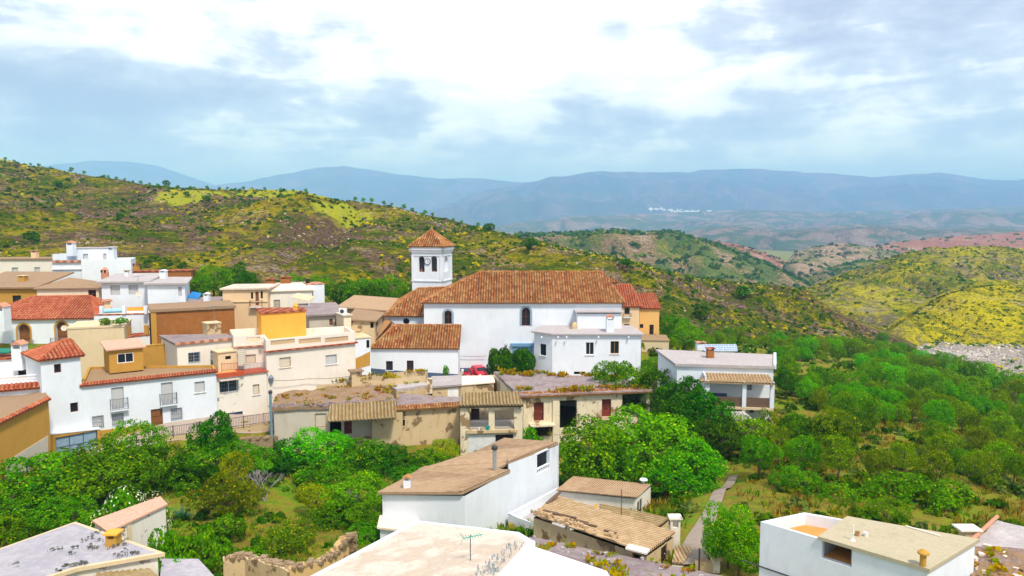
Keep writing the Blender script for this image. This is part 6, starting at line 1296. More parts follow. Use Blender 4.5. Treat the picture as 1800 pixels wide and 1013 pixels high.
# street retaining wall and fence
rw = [W(262, 773, 70.6), W(350, 760, 73), W(430, 750, 76), W(480, 741, 77.8)]
B = Bld('retaining_wall', W(380, 765, 74, -2), 'long tan retaining wall under the street railing in front of the white houses', 'wall')
for a, b in zip(rw, rw[1:]):
    m = MB(); d = (b - a); d.z = 0; n = d.normalized().cross(Vector((0, 0, 1))) * .35; lo = lambda p: Vector((p.x, p.y, -3.5)); m.poly([lo(a), lo(b), b, a]); m.poly([a, b, b - n, a - n]); m.poly([lo(b - n), lo(a - n), a - n, b - n]); m.poly([lo(a), a, a - n, lo(a - n)]); m.poly([lo(b), lo(b - n), b - n, b]); B.part(m, 'wall_section', 'tan')
railing(rw[0], rw[1], 1.0, 'iron street railing before the brown door of the long white house', 'iron', .16)
railing(rw[1] + Vector((.1, 0, 0)), rw[3], 1.0, 'iron street railing in front of the blue garage door', 'iron', .16)
# paving
def sheet(name, pts, mat, lift=.02, n=14):
    P = [Vector(p) for p in pts]; G = []
    for j in range(n + 1):
        row = []
        for i in range(n * 2 + 1): a, b = i / (2 * n), j / n; q = P[0].lerp(P[1], a).lerp(P[3].lerp(P[2], a), b); row.append(q)
        G.append(row)
    XY = np.array([[(q.x, q.y) for q in r] for r in G]); z = gz(XY[..., 0], XY[..., 1]) + lift; zl = np.array([[q.z for q in r] for r in G]) if P[0].z > -90 else z
    return grid_obj(name, XY[..., 0], XY[..., 1], z if P[0].z < -90 else zl, mat)
def xy(px, d, z=None): r = ray(px, 500); return Vector((r.x / r.y * d, d, -99 if z is None else z))
sheet('street', [xy(262, 70.7), xy(480, 77.9), xy(480, 84), xy(262, 76)], M['street'], .05)
sheet('street_west', [xy(60, 66), xy(262, 70.7), xy(262, 76), xy(60, 70)], M['street'], .05)
sheet('plaza', [xy(560, 86, .9), xy(1140, 88, .12), xy(1140, 100.5, .12), xy(560, 104, .95)], M['street'])
sheet('alley', [xy(618, 92, .75), xy(652, 92, .75), xy(668, 106, 1.3), xy(640, 106, 1.3)], M['street'])
sheet('track', [xy(1190, 42), xy(1255, 42), xy(1270, 50), xy(1240, 50)], M['path'], .12)
sheet('track_upper', [xy(1240, 50), xy(1270, 50), xy(1306, 66), xy(1290, 66)], M['path'], .12)
# vehicles and small things by the church
def wheel(t, q, r, w_): m = MB(); m.tube(q - Vector((0, w_ / 2, 0)), q + Vector((0, w_ / 2, 0)), r, n=16); o = m.build('wheel', M['tyre'], t, t.location); m = MB(); m.tube(q - Vector((0, w_ / 2 + .01, 0)), q + Vector((0, w_ / 2 + .01, 0)), r * .55, n=12); k = m.build('rim', M['galv'], o, t.location)
def car(q, label, mat):
    t = thing('parked_car', q, label, 'car'); L_, Wd = 4.0, 1.65
    prof = [(-2, .3), (2, .3), (2.02, .62), (1.85, .78), (1.0, .92), (.55, 1.38), (-.95, 1.42), (-1.6, .98), (-1.98, .9), (-2.02, .6)]; m = MB(); inset = lambda z: .0 if z < .95 else .16
    A = [q + Vector((x, -Wd / 2 + inset(z), z)) for x, z in prof]; Bk = [q + Vector((x, Wd / 2 - inset(z), z)) for x, z in prof]; m.poly(A); m.poly(Bk[::-1])
    for i in range(len(prof)): j = (i + 1) % len(prof); m.poly([A[j], A[i], Bk[i], Bk[j]])
    body = m.build('body', M[mat], t, q)
    m = MB()
    for s in (-1, 1): y = s * (Wd / 2 - .15); m.poly([q + Vector((x, y, z)) for x, z in ((-1.3, 1.0), (.8, 1.0), (.5, 1.32), (-.9, 1.35))][::(1 if s < 0 else -1)])
    m.poly([q + Vector((x, y, z)) for x, y, z in ((.98, -.62, .97), (.98, .62, .97), (.6, .58, 1.35), (.6, -.58, 1.35))]); m.build('windows', M['glass'], t, q)
    for x in (-1.25, 1.28):
        for y in (-.76, .76): wheel(t, q + Vector((x, y, .31)), .31, .2)
    for y in (-.55, .55): m = MB(); m.obox(q + Vector((1.96, y - .15, .6)), (.07, 0, 0), (0, .3, 0), (0, 0, .14)); m.build('headlight', M['whiteframe'], t, q)
    return t
car(W(842, 652, 97.6, .42), 'small red car parked against the church wall', 'redcar').rotation_euler = (0, 0, R(-68))
q = W(824, 652, 97.2, .45); t = thing('motor_scooter', q, 'red and white scooter parked beside the red car', 'scooter')
for x in (-.6, .6): wheel(t, q + Vector((x, 0, .25)), .25, .1)
m = MB(); m.obox(q + Vector((-.7, -.15, .35)), (.75, 0, 0), (0, .3, 0), (0, 0, .35)); m.obox(q + Vector((0, -.12, .25)), (.4, 0, 0), (0, .24, 0), (0, 0, .1)); m.obox(q + Vector((.4, -.2, .25)), (.12, 0, 0), (0, .4, 0), (.1, 0, .7)); m.build('body', M['redcar'], t, q); m = MB(); m.obox(q + Vector((-.65, -.13, .7)), (.6, 0, 0), (0, .26, 0), (0, 0, .1)); m.build('seat', M['tyre'], t, q)
m = MB(); m.tube(q + Vector((.5, -.3, 1.05)), q + Vector((.5, .3, 1.05)), .03, n=5); m.tube(q + Vector((.5, 0, .9)), q + Vector((.5, 0, 1.05)), .03, n=5); m.build('handlebar', M['iron'], t, q); m = MB(); m.lathe(q + Vector((-.85, 0, .75)), [(.18, 0), (.2, .25), (.05, .33)], 8); m.build('top_box', M['whiteframe'], t, q)
# lamps and wall fittings
def wall_lamp(px, py, wl_d, label, mat='irongrey', s=1.):
    q = W(px, py, wl_d); t = thing('wall_lamp', q, label, 'lamp'); m = MB(); m.tube((0, .5 * s, 0), (0, 0, .1 * s), .03 * s, n=5); m.tube((0, .5 * s, -.3 * s), (0, 0, .1 * s), .02 * s, n=5); m.build('bracket', M[mat], t); m = MB(); m.lathe((0, 0, 0), [(.1 * s, -.55 * s), (.2 * s, -.15 * s), (.24 * s, -.12 * s), (.05 * s, .1 * s), (.02 * s, .15 * s)], 6); m.build('lantern', M[mat], t)
wall_lamp(476.5, 662, 79.9, 'grey lantern on the corner of the large cream-white house', s=1.4)
wall_lamp(889, 606, 99.4, 'grey-blue lantern on the church wall left of the portal')
wall_lamp(263, 575, 90.5, 'small wall lantern beside the brick house pillar', s=.7)
for px, py, d, h, lab in ((377, 571, 86, 2.3, 'grey cross-shaped aerial above the square water tank'), (243, 500, 99, 1.2, 'small aerial on the white house with two roller shutters'), (516, 505, 109, 1.0, 'tiny aerial on the flat white roof behind')):
    q = W(px, py, d); antenna(q, h, lab, 'irongrey', 'irongrey', .1, 1.3, 4)
def dish(px, py, d, label, r=.4):
    q = W(px, py, d); t = thing('satellite_dish', q, label, 'satellite dish'); m = MB(); n = 14; D_ = Vector((.25, -.9, .35)).normalized(); a = D_.orthogonal().normalized(); b = D_.cross(a)
    for k in range(3):
        r0, r1 = r * k / 3, r * (k + 1) / 3
        for i in range(n): t0, t1 = 2 * math.pi * i / n, 2 * math.pi * (i + 1) / n; m.poly([a * r0 * math.cos(t0) + b * r0 * math.sin(t0) + D_ * r0 * r0 * .5, a * r1 * math.cos(t0) + b * r1 * math.sin(t0) + D_ * r1 * r1 * .5, a * r1 * math.cos(t1) + b * r1 * math.sin(t1) + D_ * r1 * r1 * .5, a * r0 * math.cos(t1) + b * r0 * math.sin(t1) + D_ * r0 * r0 * .5])
    m.build('reflector', M['shutbeige'], t); m = MB(); m.tube((0, 0, 0), D_ * .35, .015, n=4); m.tube((0, 0, 0), (0, .2, -.5), .03, n=5); m.build('arm', M['galv'], t)
dish(113, 577, 89.0, 'pale satellite dish in front of the right arch of the two-arch house', .36); dish(243, 517, 97.4, 'small grey dish on the right edge of the white house with two roller shutters', .3); dish(460, 598, 81.0, 'small dish on the cream lattice parapet', .25)
# cables along the fronts
def cable(pts, label, r=.018):
    t = thing('cable', pts[0], label, 'cable'); m = MB()
    for a, b in zip(pts, pts[1:]):
        pr = None
        for i in range(9): s = i / 8; q = a.lerp(b, s) - Vector((0, 0, .25 * 4 * s * (1 - s) * (b - a).length / 12)); (m.tube(pr, q, r, n=4, cap=False) if pr is not None else None); pr = q
    m.build('wire', M['iron'], t, t.location)
cable([W(481, 669, 79.6), W(540, 666, 82), W(621, 661, 85)], 'thin cable across the front of the large cream-white house', .03)
cable([W(808, 626, 99.7), W(855, 626, 99.7)], 'short cable on the church wall above the parked car', .03)
cable([W(175, 541, 96), W(262, 544, 96.5), W(330, 545, 96.7)], 'cable strung below the two white houses with roller shutters', .02)
# ------------------------------------------------------------------ vegetation
def rngs(seed): return np.random.default_rng(seed)
def crown_leaves(seed, R_, H, z0, nl, leaf, lobes, cols, squash=1., inner=.25, droop=0., gap=.0):
    g = rngs(seed); L_ = []
    for i in range(lobes):                       # lobes spread through an uneven ellipsoid
        a = g.uniform(0, 6.283); u = g.uniform(-.75, 1.); rr = math.sqrt(max(0, 1 - u * u)) * g.uniform(.35, .82)
        L_.append((rr * R_ * math.cos(a), rr * R_ * math.sin(a), z0 + H * .5 + u * H * .5 * g.uniform(.45, .8), g.uniform(.26, .46) * R_, g.uniform(0, 1)))
    L_.append((0, 0, z0 + H * .5, R_ * .55, .5)); P = []; Nn = []; T = []
    per = nl // len(L_)
    for (x, y, z, r, tone) in L_:
        n = int(per * (r / (R_ * .38)) ** 2); d = g.normal(size=(n, 3)); d /= np.linalg.norm(d, axis=1)[:, None]
        rad = r * (1 - inner * g.random(n) ** 2 + .1 * g.random(n)); p = d * rad[:, None] * [1, 1, squash * min(1.15, H / (2 * R_) * 1.25)] + [x, y, z]
        P.append(p); Nn.append(d); T.append(np.full(n, tone))
    P = np.concatenate(P); Nn = np.concatenate(Nn); T = np.concatenate(T)
    keep = np.ones(len(P), bool)
    for (x, y, z, r, tone) in L_: keep &= ~((((P - [x, y, z]) ** 2).sum(1)) < (r * .62) ** 2)
    if gap > 0: keep &= np.array([noise.noise(Vector((p[0] * .9 / gap, p[1] * .9 / gap, p[2] * .9 / gap + seed))) > -.13 for p in P])
    P, Nn, T = P[keep], Nn[keep], T[keep]; n = len(P)
    nn = Nn + g.normal(size=(n, 3)) * .75; nn[:, 2] += .25; nn /= np.linalg.norm(nn, axis=1)[:, None]
    up = g.normal(size=(n, 3)); a = np.cross(nn, up); a /= np.linalg.norm(a, axis=1)[:, None]; b = np.cross(nn, a)
    s = leaf * g.uniform(.55, 1.35, n)[:, None]; a = a * s * .5; b = b * s * .36
    V = np.stack([P - a, P - b * 1.0 + nn * s * .08, P + a, P + b * 1.0 + nn * s * .08], 1)
    c0, c1, c2 = [np.array(c) for c in cols]; t = np.clip(T + g.normal(size=n) * .22, 0, 1)[:, None]; C = c0 * (1 - t) + c1 * t; k = (g.random(n) < .10)[:, None]; C = np.where(k, c2, C) * g.uniform(.75, 1.25, n)[:, None]
    return V.reshape(-1, 3), C, L_
def trunk_mesh(seed, h, r, L_, nlimb=6, z0=1.):
    g = rngs(seed); m = MB(); pts = [Vector((0, 0, -.6))]; x = y = 0
    for i in range(1, 6): x += g.uniform(-.07, .07) * h; y += g.uniform(-.07, .07) * h; pts.append(Vector((x, y, h * i / 5)))
    for i in range(5): m.tube(pts[i], pts[i + 1], r * (1 - i * .13), r * (1 - (i + 1) * .13), 8, False)
    for i in range(min(nlimb, len(L_))):
        l = L_[i]; s = pts[2 + i % 4]; e = Vector(l[:3]); mid = s.lerp(e, .5) + Vector((g.uniform(-.2, .2), g.uniform(-.2, .2), .25)) * h * .2
        m.tube(s, mid, r * .5, r * .3, 6, False); m.tube(mid, e, r * .3, r * .08, 5, False)
        for k in range(2): e2 = e + Vector((g.uniform(-1, 1), g.uniform(-1, 1), g.uniform(-.3, .8))) * l[3] * .8; m.tube(mid.lerp(e, .6), e2, r * .15, r * .04, 4, False)
    return m
G_BR = ((.05, .22, .002), (.13, .38, .003), (.28, .50, .008)); G_MID = ((.04, .17, .002), (.11, .30, .004), (.24, .38, .008)); G_DK = ((.016, .08, .002), (.045, .16, .003), (.10, .22, .006))
G_OL = ((.09, .18, .012), (.17, .28, .02), (.30, .38, .04)); G_YE = ((.16, .26, .003), (.28, .36, .005), (.40, .38, .01)); G_GD = ((.06, .13, .003), (.13, .20, .006), (.34, .30, .02))
PROTO = {}
def proto(key, seed, R_, H, th, nl, leaf, lobes, cols, gap=0., tr=.18, inner=.3, nlimb=6):
    V, C, L_ = crown_leaves(seed, R_, H, th, nl, leaf, lobes, cols, inner=inner, gap=gap)
    cr = leafmesh('crown', V, C, link=False); m = trunk_mesh(seed, th + H * .35, tr, L_, nlimb); o = m.build('trunk', M['bark']); tm = o.data; bpy.data.objects.remove(o); tm.name = 'trunk'
    PROTO.setdefault(key, []).append((cr, tm, R_, th + H * 1.0))
for k, cols in (('bright', G_BR), ('mid', G_MID), ('dark', G_DK)):
    for v in range(3 if k == 'mid' else 2): proto(k, 11 + v * 7 + len(k), 4., 5.4, 1.2, 18000, .25, 17 + v * 4, cols, .9, .22)
for k, cols in (('olive', G_OL), ('yellow', G_YE), ('speckled', G_GD)):
    for v in range(2): proto(k, 31 + v * 5 + len(k), 3., 4., .8, 9500, .22, 15 + v * 4, cols, .7, .16)
for v in range(2): proto('small', 51 + v, 2., 2.6, .4, 3600, .26, 9, G_MID, .5, .1)
for k, cols in (('far', G_MID), ('fardark', G_DK)): proto(k, 61, 2.6, 3.4, .8, 900, .55, 8, cols, .6, .16, nlimb=3)
proto('hedge', 71, 2., 3.0, .1, 11000, .2, 16, G_DK, 0, .1, .1)
proto('vine', 81, 3.4, 3.0, .3, 9000, .36, 16, G_BR, .6, .1)
tr_rnd = random.Random(5); TREES = []
def tree(px, pytop, wpx, d, kind, label, cat='tree', group=None, name=None, zg=None, flat=1., v=None, sq=1.):
    ps = PROTO[kind]; cr, tm, R_, H = ps[v % len(ps) if v is not None else tr_rnd.randrange(len(ps))]
    top = W(px, pytop, d); zb = g1(top.x, top.y) if zg is None else zg; wpx *= 1.13 if (d < 74 and px < 900 and kind in ('mid', 'dark', 'bright')) else 1.; h = top.z - zb; r = wpx * d / F / 2; hm = r * (1.25 if kind != 'hedge' else 0)
    if h < hm: zb = top.z - hm; h = hm
    h = max(.8, h)
    nm = name or ('shrub' if cat in ('shrub', 'bush') else 'tree')
    t = thing(nm, (top.x, top.y, zb), label, cat, group); t.rotation_euler = (0, 0, tr_rnd.uniform(0, 6.28)); t.scale = (r / R_ * flat, r / R_ * flat, h / H)
    a = bpy.data.objects.new('crown', cr); a.parent = t; col.objects.link(a); b = bpy.data.objects.new('trunk', tm); b.parent = t; col.objects.link(b); TREES.append((top.x, top.y, r)); return t
# the garden between the street and the foreground
tree(75, 805, 170, 57.5, 'mid', 'broad green tree at the left edge, below the ochre building'); tree(150, 793, 190, 58.5, 'mid', 'large spreading green tree with visible trunk, below the grey-blue garage', v=0)
tree(20, 850, 120, 55, 'mid', 'green tree half cut by the left picture edge'); tree(222, 800, 120, 59, 'mid', 'right-hand neighbour of the large spreading tree below the garage')
tree(233, 747, 105, 65, 'mid', 'upright green tree in front of the ochre plinth and brown street door'); tree(262, 785, 110, 63, 'dark', 'dark tree between the garage gate and the street railing')
tree(378, 731, 82, 66, 'dark', 'dark round tree in front of the street railing'); tree(372, 778, 110, 64.5, 'mid', 'loose green tree with bare trunk under the dark round tree')
tree(320, 815, 100, 64, 'mid', 'low green tree above the yellow grass, left of centre'); tree(412, 795, 75, 61, 'yellow', 'slim yellow-green tree in the middle of the garden'); tree(398, 838, 120, 57, 'speckled', 'dense olive-yellow bush tree speckled with pale fruit')
tree(445, 790, 90, 66, 'mid', 'small green tree below the stone wall corner and blue-grey pipe'); tree(508, 778, 95, 69.5, 'dark', 'dark tree at the foot of the grey rendered ruin'); tree(560, 757, 120, 69, 'bright', 'bright green rounded tree in front of the grey rendered ruin')
tree(615, 778, 110, 70, 'mid', 'green tree under the yellowed awning of the grey ruin'); tree(668, 783, 95, 71, 'dark', 'dark green tree under the right end of the yellowed awning'); tree(560, 812, 110, 66, 'mid', 'lower green tree below the bright rounded tree of the ruin')
tree(700, 800, 70, 70, 'dark', 'dark tree against the doorway of the plain tan ruin wall'); tree(742, 787, 60, 72, 'small', 'young green bush at the base of the plain tan ruin wall', 'bush'); tree(783, 770, 58, 73, 'yellow', 'yellow-green bush at the right corner of the plain tan ruin wall', 'bush')
tree(760, 800, 80, 71, 'mid', 'green shrub just above the roof edge of the foreground house', 'bush'); tree(725, 822, 70, 68, 'mid', 'green bush behind the left eave of the foreground house', 'bush')
tree(553, 845, 85, 58, 'yellow', 'light yellow-green tree left of the bright walnut-like tree'); tree(625, 838, 120, 57, 'bright', 'bright leafy tree beside the wall of the centre foreground house', v=1); tree(655, 880, 80, 53.5, 'bright', 'bright leafy tree touching the lower wall of the centre foreground house')
tree(585, 880, 90, 56, 'mid', 'loose green tree with a pale bare trunk in the garden'); tree(511, 920, 105, 50, 'speckled', 'dark round citrus-like bush in front of the ruined walls', 'bush'); tree(640, 925, 70, 51, 'mid', 'green bush behind the jagged ruined wall', 'bush')
tree(285, 935, 95, 44.5, 'vine', 'bright green vine left of the thin pole, above the low shed', 'vine', name='vine'); tree(350, 933, 100, 45, 'vine', 'bright green vine right above the low shed roof', 'vine', name='vine'); tree(318, 985, 60, 41, 'vine', 'bright green creeper spilling over the low shed roof', 'vine', name='vine')
tree(500, 800, 60, 67, 'dark', 'small dark tree left of the lower green tree'); tree(10, 915, 120, 50, 'mid', 'green bush behind the bottom left roof edge', 'bush'); tree(120, 880, 110, 51, 'mid', 'low green bush behind the peak of the pale blue-grey roof', 'bush')
tree(390, 905, 70, 52, 'small', 'small green bush left of the clearing', 'bush'); tree(440, 958, 60, 47, 'small', 'small green bush behind the roofless earth wall', 'bush'); tree(330, 790, 60, 66.5, 'small', 'little bush against the retaining wall', 'bush')
def flowers(px, py, wpx, hpx, d, label):
    t = tree(px, py, wpx, d, 'small', label, 'shrub', name='rose_bush'); g = rngs(int(px)); V = []; C = []; r = 2.05
    for i in range(260):
        q = Vector(g.normal(size=3)).normalized(); q = Vector((q.x * r, q.y * r, 1.7 + q.z * 1.45)); a = q.orthogonal().normalized() * .06; b = q.cross(a).normalized() * .06; V += [q - a - b, q + a - b, q + a + b, q - a + b]; C.append((.75, .8, .55))
    o = leafmesh('flowers', V, C); o.parent = t; o['kind'] = 'stuff'
flowers(218, 860, 75, 60, 51, 'tall rose bush full of pale flowers behind the sloping pink slab wall'); flowers(268, 868, 60, 40, 50, 'rose bush with pale flowers at the high end of the sloping pink slab wall'); flowers(178, 900, 60, 40, 48, 'rose bush with pale flowers above the pale blue-grey roof')
def deadshrub(px, py, h, label, seed):
    q = gpix(px, py); t = thing('dead_shrub', q, label, 'shrub'); g = random.Random(seed); m = MB()
    def br(p, d, l, r, k):
        e = p + d * l; m.tube(p, e, r, r * .6, 5, False)
        if k: 
            for i in range(3): br(e, (d + Vector((g.uniform(-.8, .8), g.uniform(-.8, .8), g.uniform(-.3, .5)))).normalized(), l * .72, r * .55, k - 1)
    for i in range(5): br(Vector((0, 0, -.1)), Vector((g.uniform(-.7, .7), g.uniform(-.7, .7), 1)).normalized(), h * .35, .05, 3)
    m.build('branches', M['greybark'], t)
M['greybark'] = plain('grey_dead_wood', (.34, .30, .32), .9)
deadshrub(465, 880, 3.2, 'tangle of bare grey branches in the middle of the garden', 3); deadshrub(425, 850, 2.6, 'grey bare shrub beside the slim yellow-green tree', 4); deadshrub(612, 905, 2.4, 'small bare branched shrub near the loose green tree', 8)
def agave(px, py, label):
    q = gpix(px, py); t = thing('agave', q, label, 'plant'); V = []; C = []; g = random.Random(2)
    for i in range(46):
        a = g.uniform(0, 6.28); e = g.uniform(.3, 1.2); d = Vector((math.cos(a) * math.cos(e), math.sin(a) * math.cos(e), math.sin(e))); s = Vector((-math.sin(a), math.cos(a), 0)) * .1; l = g.uniform(.8, 1.4); b = Vector((0, 0, .1)); V += [b - s, b + s, d * l + s * .1, d * l - s * .1]; C.append((.10, .24, .20))
    o = leafmesh('leaves', V, C); o.parent = t
agave(322, 915, 'blue-green agave right of the sloping pink slab wall')
# right of the foreground house
BG = 'big round tree below the peeling ruined house'
tree(1050, 742, 170, 64, 'bright', 'left big bright green tree below the long ruined house', v=0); tree(1145, 722, 200, 65, 'bright', 'tallest big bright green tree right of the long ruined house', v=1); tree(1225, 775, 120, 62, 'bright', 'right shoulder tree of the big bright clump beside the gravel track', v=0)
tree(1090, 792, 170, 65, 'mid', 'dense green tree directly behind the small brown-roofed annex'); tree(1190, 800, 150, 59.5, 'mid', 'lower green tree between the annex flue and the gravel track'); tree(1015, 790, 80, 66, 'bright', 'bright green tree behind the tall mast of the foreground house'); tree(935, 745, 45, 76, 'small', 'green creeper bush under the broken balcony', 'bush')
tree(1100, 634, 110, 84, 'mid', 'green tree against the lower right corner of the presbytery'); tree(1150, 650, 120, 82.5, 'dark', 'dark tree between the presbytery and the solar panel house'); tree(1200, 668, 120, 77, 'dark', 'dark tree in front of the left wall of the solar panel house'); tree(1235, 690, 110, 74.5, 'dark', 'dark tree beside the shaded porch of the solar panel house'); tree(1180, 705, 120, 75, 'dark', 'dark tree behind the tallest big bright tree')
tree(1270, 735, 100, 71, 'dark', 'dark tree under the slatted shed roof'); tree(1283, 885, 100, 41.5, 'bright', 'very bright green tree left of the lower right white house', v=1); tree(1300, 930, 110, 40, 'bright', 'lower bright green tree against the lower right white house'); tree(1262, 925, 60, 42, 'bright', 'bright green bush beside the track at the bottom', 'bush')
tree(1190, 553, 55, 117, 'mid', 'green tree right of the apricot yellow house'); tree(1205, 575, 70, 113, 'mid', 'larger green tree behind the beige terrace wall'); tree(1150, 628, 50, 100, 'mid', 'small tree below the beige terrace wall')
tree(1382, 650, 45, 92, 'dark', 'dark slim tree at the right corner of the solar panel house'); tree(1620, 835, 190, 55, 'mid', 'large dark green bush tree behind the lower right flat roof', v=0); tree(1480, 850, 130, 55, 'mid', 'green tree behind the sunken orange terrace'); tree(1560, 880, 90, 50, 'mid', 'green bush right behind the flat roof edge, lower right', 'bush')
tree(1320, 735, 120, 72, 'olive', 'grey-green olive tree below the solar panel house'); tree(1440, 735, 130, 70, 'dark', 'large dark tree in the valley below the solar panel house'); tree(1400, 820, 90, 58, 'mid', 'green bush tree beside the rubble bank of the track', v=1)
# behind the village
for i, (px, py, wp, d, k, lab) in enumerate([(372, 470, 75, 122, 'mid', 'bright part of the tree clump behind the brick house'), (415, 466, 60, 126, 'dark', 'dark tree behind the peach house with the flat white roof'), (345, 485, 45, 118, 'mid', 'small tree touching the red brick shed'), (330, 478, 40, 124, 'yellow', 'yellow-green tree above the red brick shed'),
    (440, 480, 40, 128, 'dark', 'slim dark tree right of the peach house roof'), (600, 497, 60, 125, 'dark', 'dark tree right of the small white block'), (640, 488, 90, 124, 'mid', 'broad green tree behind the long brown roof'), (685, 485, 70, 126, 'mid', 'green tree just left of the bell tower'), (655, 505, 60, 118, 'dark', 'dark tree below the broad green tree left of the bell tower'),
    (520, 482, 60, 132, 'mid', 'low green tree above the two small brick chimneys'), (560, 485, 55, 132, 'mid', 'low green tree above the small white block'), (700, 505, 40, 118, 'mid', 'small green tree at the foot of the bell tower')]):
    tree(px, py, wp, d, k, lab)
tree(878, 613, 50, 95.5, 'hedge', 'left of two clipped round shrubs before the church door', 'shrub', 'clipped shrubs in front of the church', 'clipped_shrub', zg=.4); tree(915, 614, 60, 95, 'hedge', 'right and larger of two clipped round shrubs before the church door', 'shrub', 'clipped shrubs in front of the church', 'clipped_shrub', zg=.4)
tree(785, 641, 13, 95, 'small', 'tiny round topped tree in front of the sacristy wall', zg=.6); tree(186, 557, 26, 84, 'small', 'left leafy pot plant on the beige block roof', 'plant', name='terrace_plant', zg=9.2); tree(210, 557, 24, 84, 'small', 'right leafy pot plant on the beige block roof', 'plant', name='terrace_plant', zg=9.2)
# the valley grove: real positions on the slope
EX = [(18, 36, 74, 94), (-30, 26, 20, 58), (10, 34, 28, 45), (14, 30, 42, 58), (18, 36, 26, 42), (-60, 34, 83, 118)]
ZONES = [('crest', 1180, 1560, 584, 618, 70, (15, 26), [('mid', 'rounded green tree on the far edge of the valley grove under the rocky hill'), ('olive', 'pale olive tree on the far edge of the valley grove under the rocky hill')]),
         ('upper', 1370, 1700, 612, 668, 80, (22, 36), [('bright', 'bright green tree in the upper grove right of the solar panel house'), ('olive', 'pale olive tree in the upper grove right of the solar panel house'), ('mid', 'mid green tree in the upper grove right of the solar panel house')]),
         ('middle', 1380, 1800, 662, 745, 66, (34, 52), [('bright', 'bright green tree in the middle of the valley grove'), ('olive', 'grey-olive tree in the middle of the valley grove'), ('mid', 'mid green tree in the middle of the valley grove')]),
         ('right', 1640, 1830, 650, 860, 34, (40, 70), [('olive', 'olive tree on the far right slope beside the bare path'), ('mid', 'green tree on the far right slope beside the bare path')]),
         ('lower', 1330, 1800, 745, 850, 26, (55, 90), [('mid', 'leafy green tree on the brown lower slope above the flat roof'), ('olive', 'big olive tree on the brown lower slope above the flat roof')])]
zr_ = random.Random(9); placed = []
for nm, x0, x1, y0, y1, n, (w0, w1), kinds in ZONES:
    k = 0; tries = 0
    while k < n and tries < n * 14:
        tries += 1; px, py = zr_.uniform(x0, x1), zr_.uniform(y0, y1); wp = zr_.uniform(w0, w1)
        if px > 1560 and py - wp * .85 < 596 + (px - 1560) * .26: continue
        if nm == 'lower' and (1480 < px < 1620 and 760 < py < 830): continue
        if any(abs(px - a) < (wp + c) * .26 and abs(py - b) < (wp + c) * .16 for a, b, c in placed): continue
        q = gpix(px, py)
        if 22 < q.x < 37 and 74 < q.y < 92: continue
        if 1390 < px < 1510 and 640 < py < 690: continue
        placed.append((px, py, wp)); kd, lab = kinds[zr_.randrange(len(kinds))]; hp = wp * zr_.uniform(.85, 1.12); top = py - hp
        d = q.y; t = tree(px, top, wp, d, kd, lab, group='trees of the valley grove, ' + nm + ' part', zg=q.z - .1); k += 1
for a, b, c, k, lab in [(1565, 640, 62, 'bright', 'large bright rounded tree in the upper grove, seen against darker trees'), (1440, 640, 40, 'small', 'single shrub standing in the yellow clearing')]: q = gpix(a, b + 40); tree(a, b, c, q.y, k, lab)
# crest of the left hill
CR = [(8, 3), (28, 2.6), (55, 2.4), (70, 3), (90, 2.2), (128, 4.2), (150, 3), (180, 2.4), (190, 2.4), (205, 2.6), (220, 2.4), (235, 2.2), (246, 2.8), (262, 2.2), (276, 2.4), (310, 2.6), (332, 2.4), (345, 2.2), (366, 3.2), (386, 2.4), (400, 2.4), (416, 2.2), (430, 2.8), (446, 2.2), (466, 2.6), (492, 2.6), (512, 2.2), (538, 3.2), (624, 3), (639, 3), (652, 3.2), (672, 3), (686, 2.4), (708, 3.2), (728, 3), (746, 3), (762, 2.4), (800, 2.6), (809, 2.2), (838, 3), (858, 3.6), (905, 2.2), (1235, 2.4), (1300, 2.2), (1410, 2.4)]
for px, r in CR:
    a = interp(HL_R, px); p = surf_at('hills_left', px, a[0] + 1); t = thing('hill_tree', p, 'tiny tree standing on the skyline of the left hill', 'tree', 'small trees along the crest of the left hill'); s = r / 2.6 * .42
    t.scale = (s, s, s * 1.1); t.rotation_euler = (0, 0, tr_rnd.uniform(0, 6)); cr, tm, _, _ = PROTO['far'][0]
    for nm, me in (('crown', cr), ('trunk', tm)): o = bpy.data.objects.new(nm, me); o.parent = t; col.objects.link(o)
t['label'] = 'tiny tree standing on the skyline of the left hill'
for px, py, r, lab in [(295, 325, 4.5, 'largest lone tree on the crest of the left hill'), (365, 357, 4.2, 'dark round bush under the yellow-green terraces of the left hill'), (327, 347, 3.2, 'small tree inside the yellow-green terraces'), (863, 410, 5., 'dark bush on the hill crest right of the tower'), (932, 440, 4.4, 'dark bush on the hillside above the church ridge'), (102, 330, 3.6, 'dark bush high on the left end of the hill'), (50, 430, 4., 'green bush above the cream white house on the hill'), (211, 390, 3., 'dark bush halfway up the left hill'), (1100, 470, 3.2, 'dark bush below the crest right of the church'), (1305, 525, 4.5, 'dark bush on the stony spur of the hill'), (1230, 560, 4.2, 'blue-green bush at the foot of the stony spur'), (1210, 500, 3., 'dark bush on the spur above the apricot yellow house')]:
    p = surf_at('hills_left', px, py); t = thing('hill_bush', p, lab, 'bush'); s = r / 2.6 * .62; t.scale = (s, s, s * .8); t.rotation_euler = (0, 0, px)
    for nm, me in zip(('crown', 'trunk'), PROTO['fardark'][0][:2]): o = bpy.data.objects.new(nm, me); o.parent = t; col.objects.link(o)
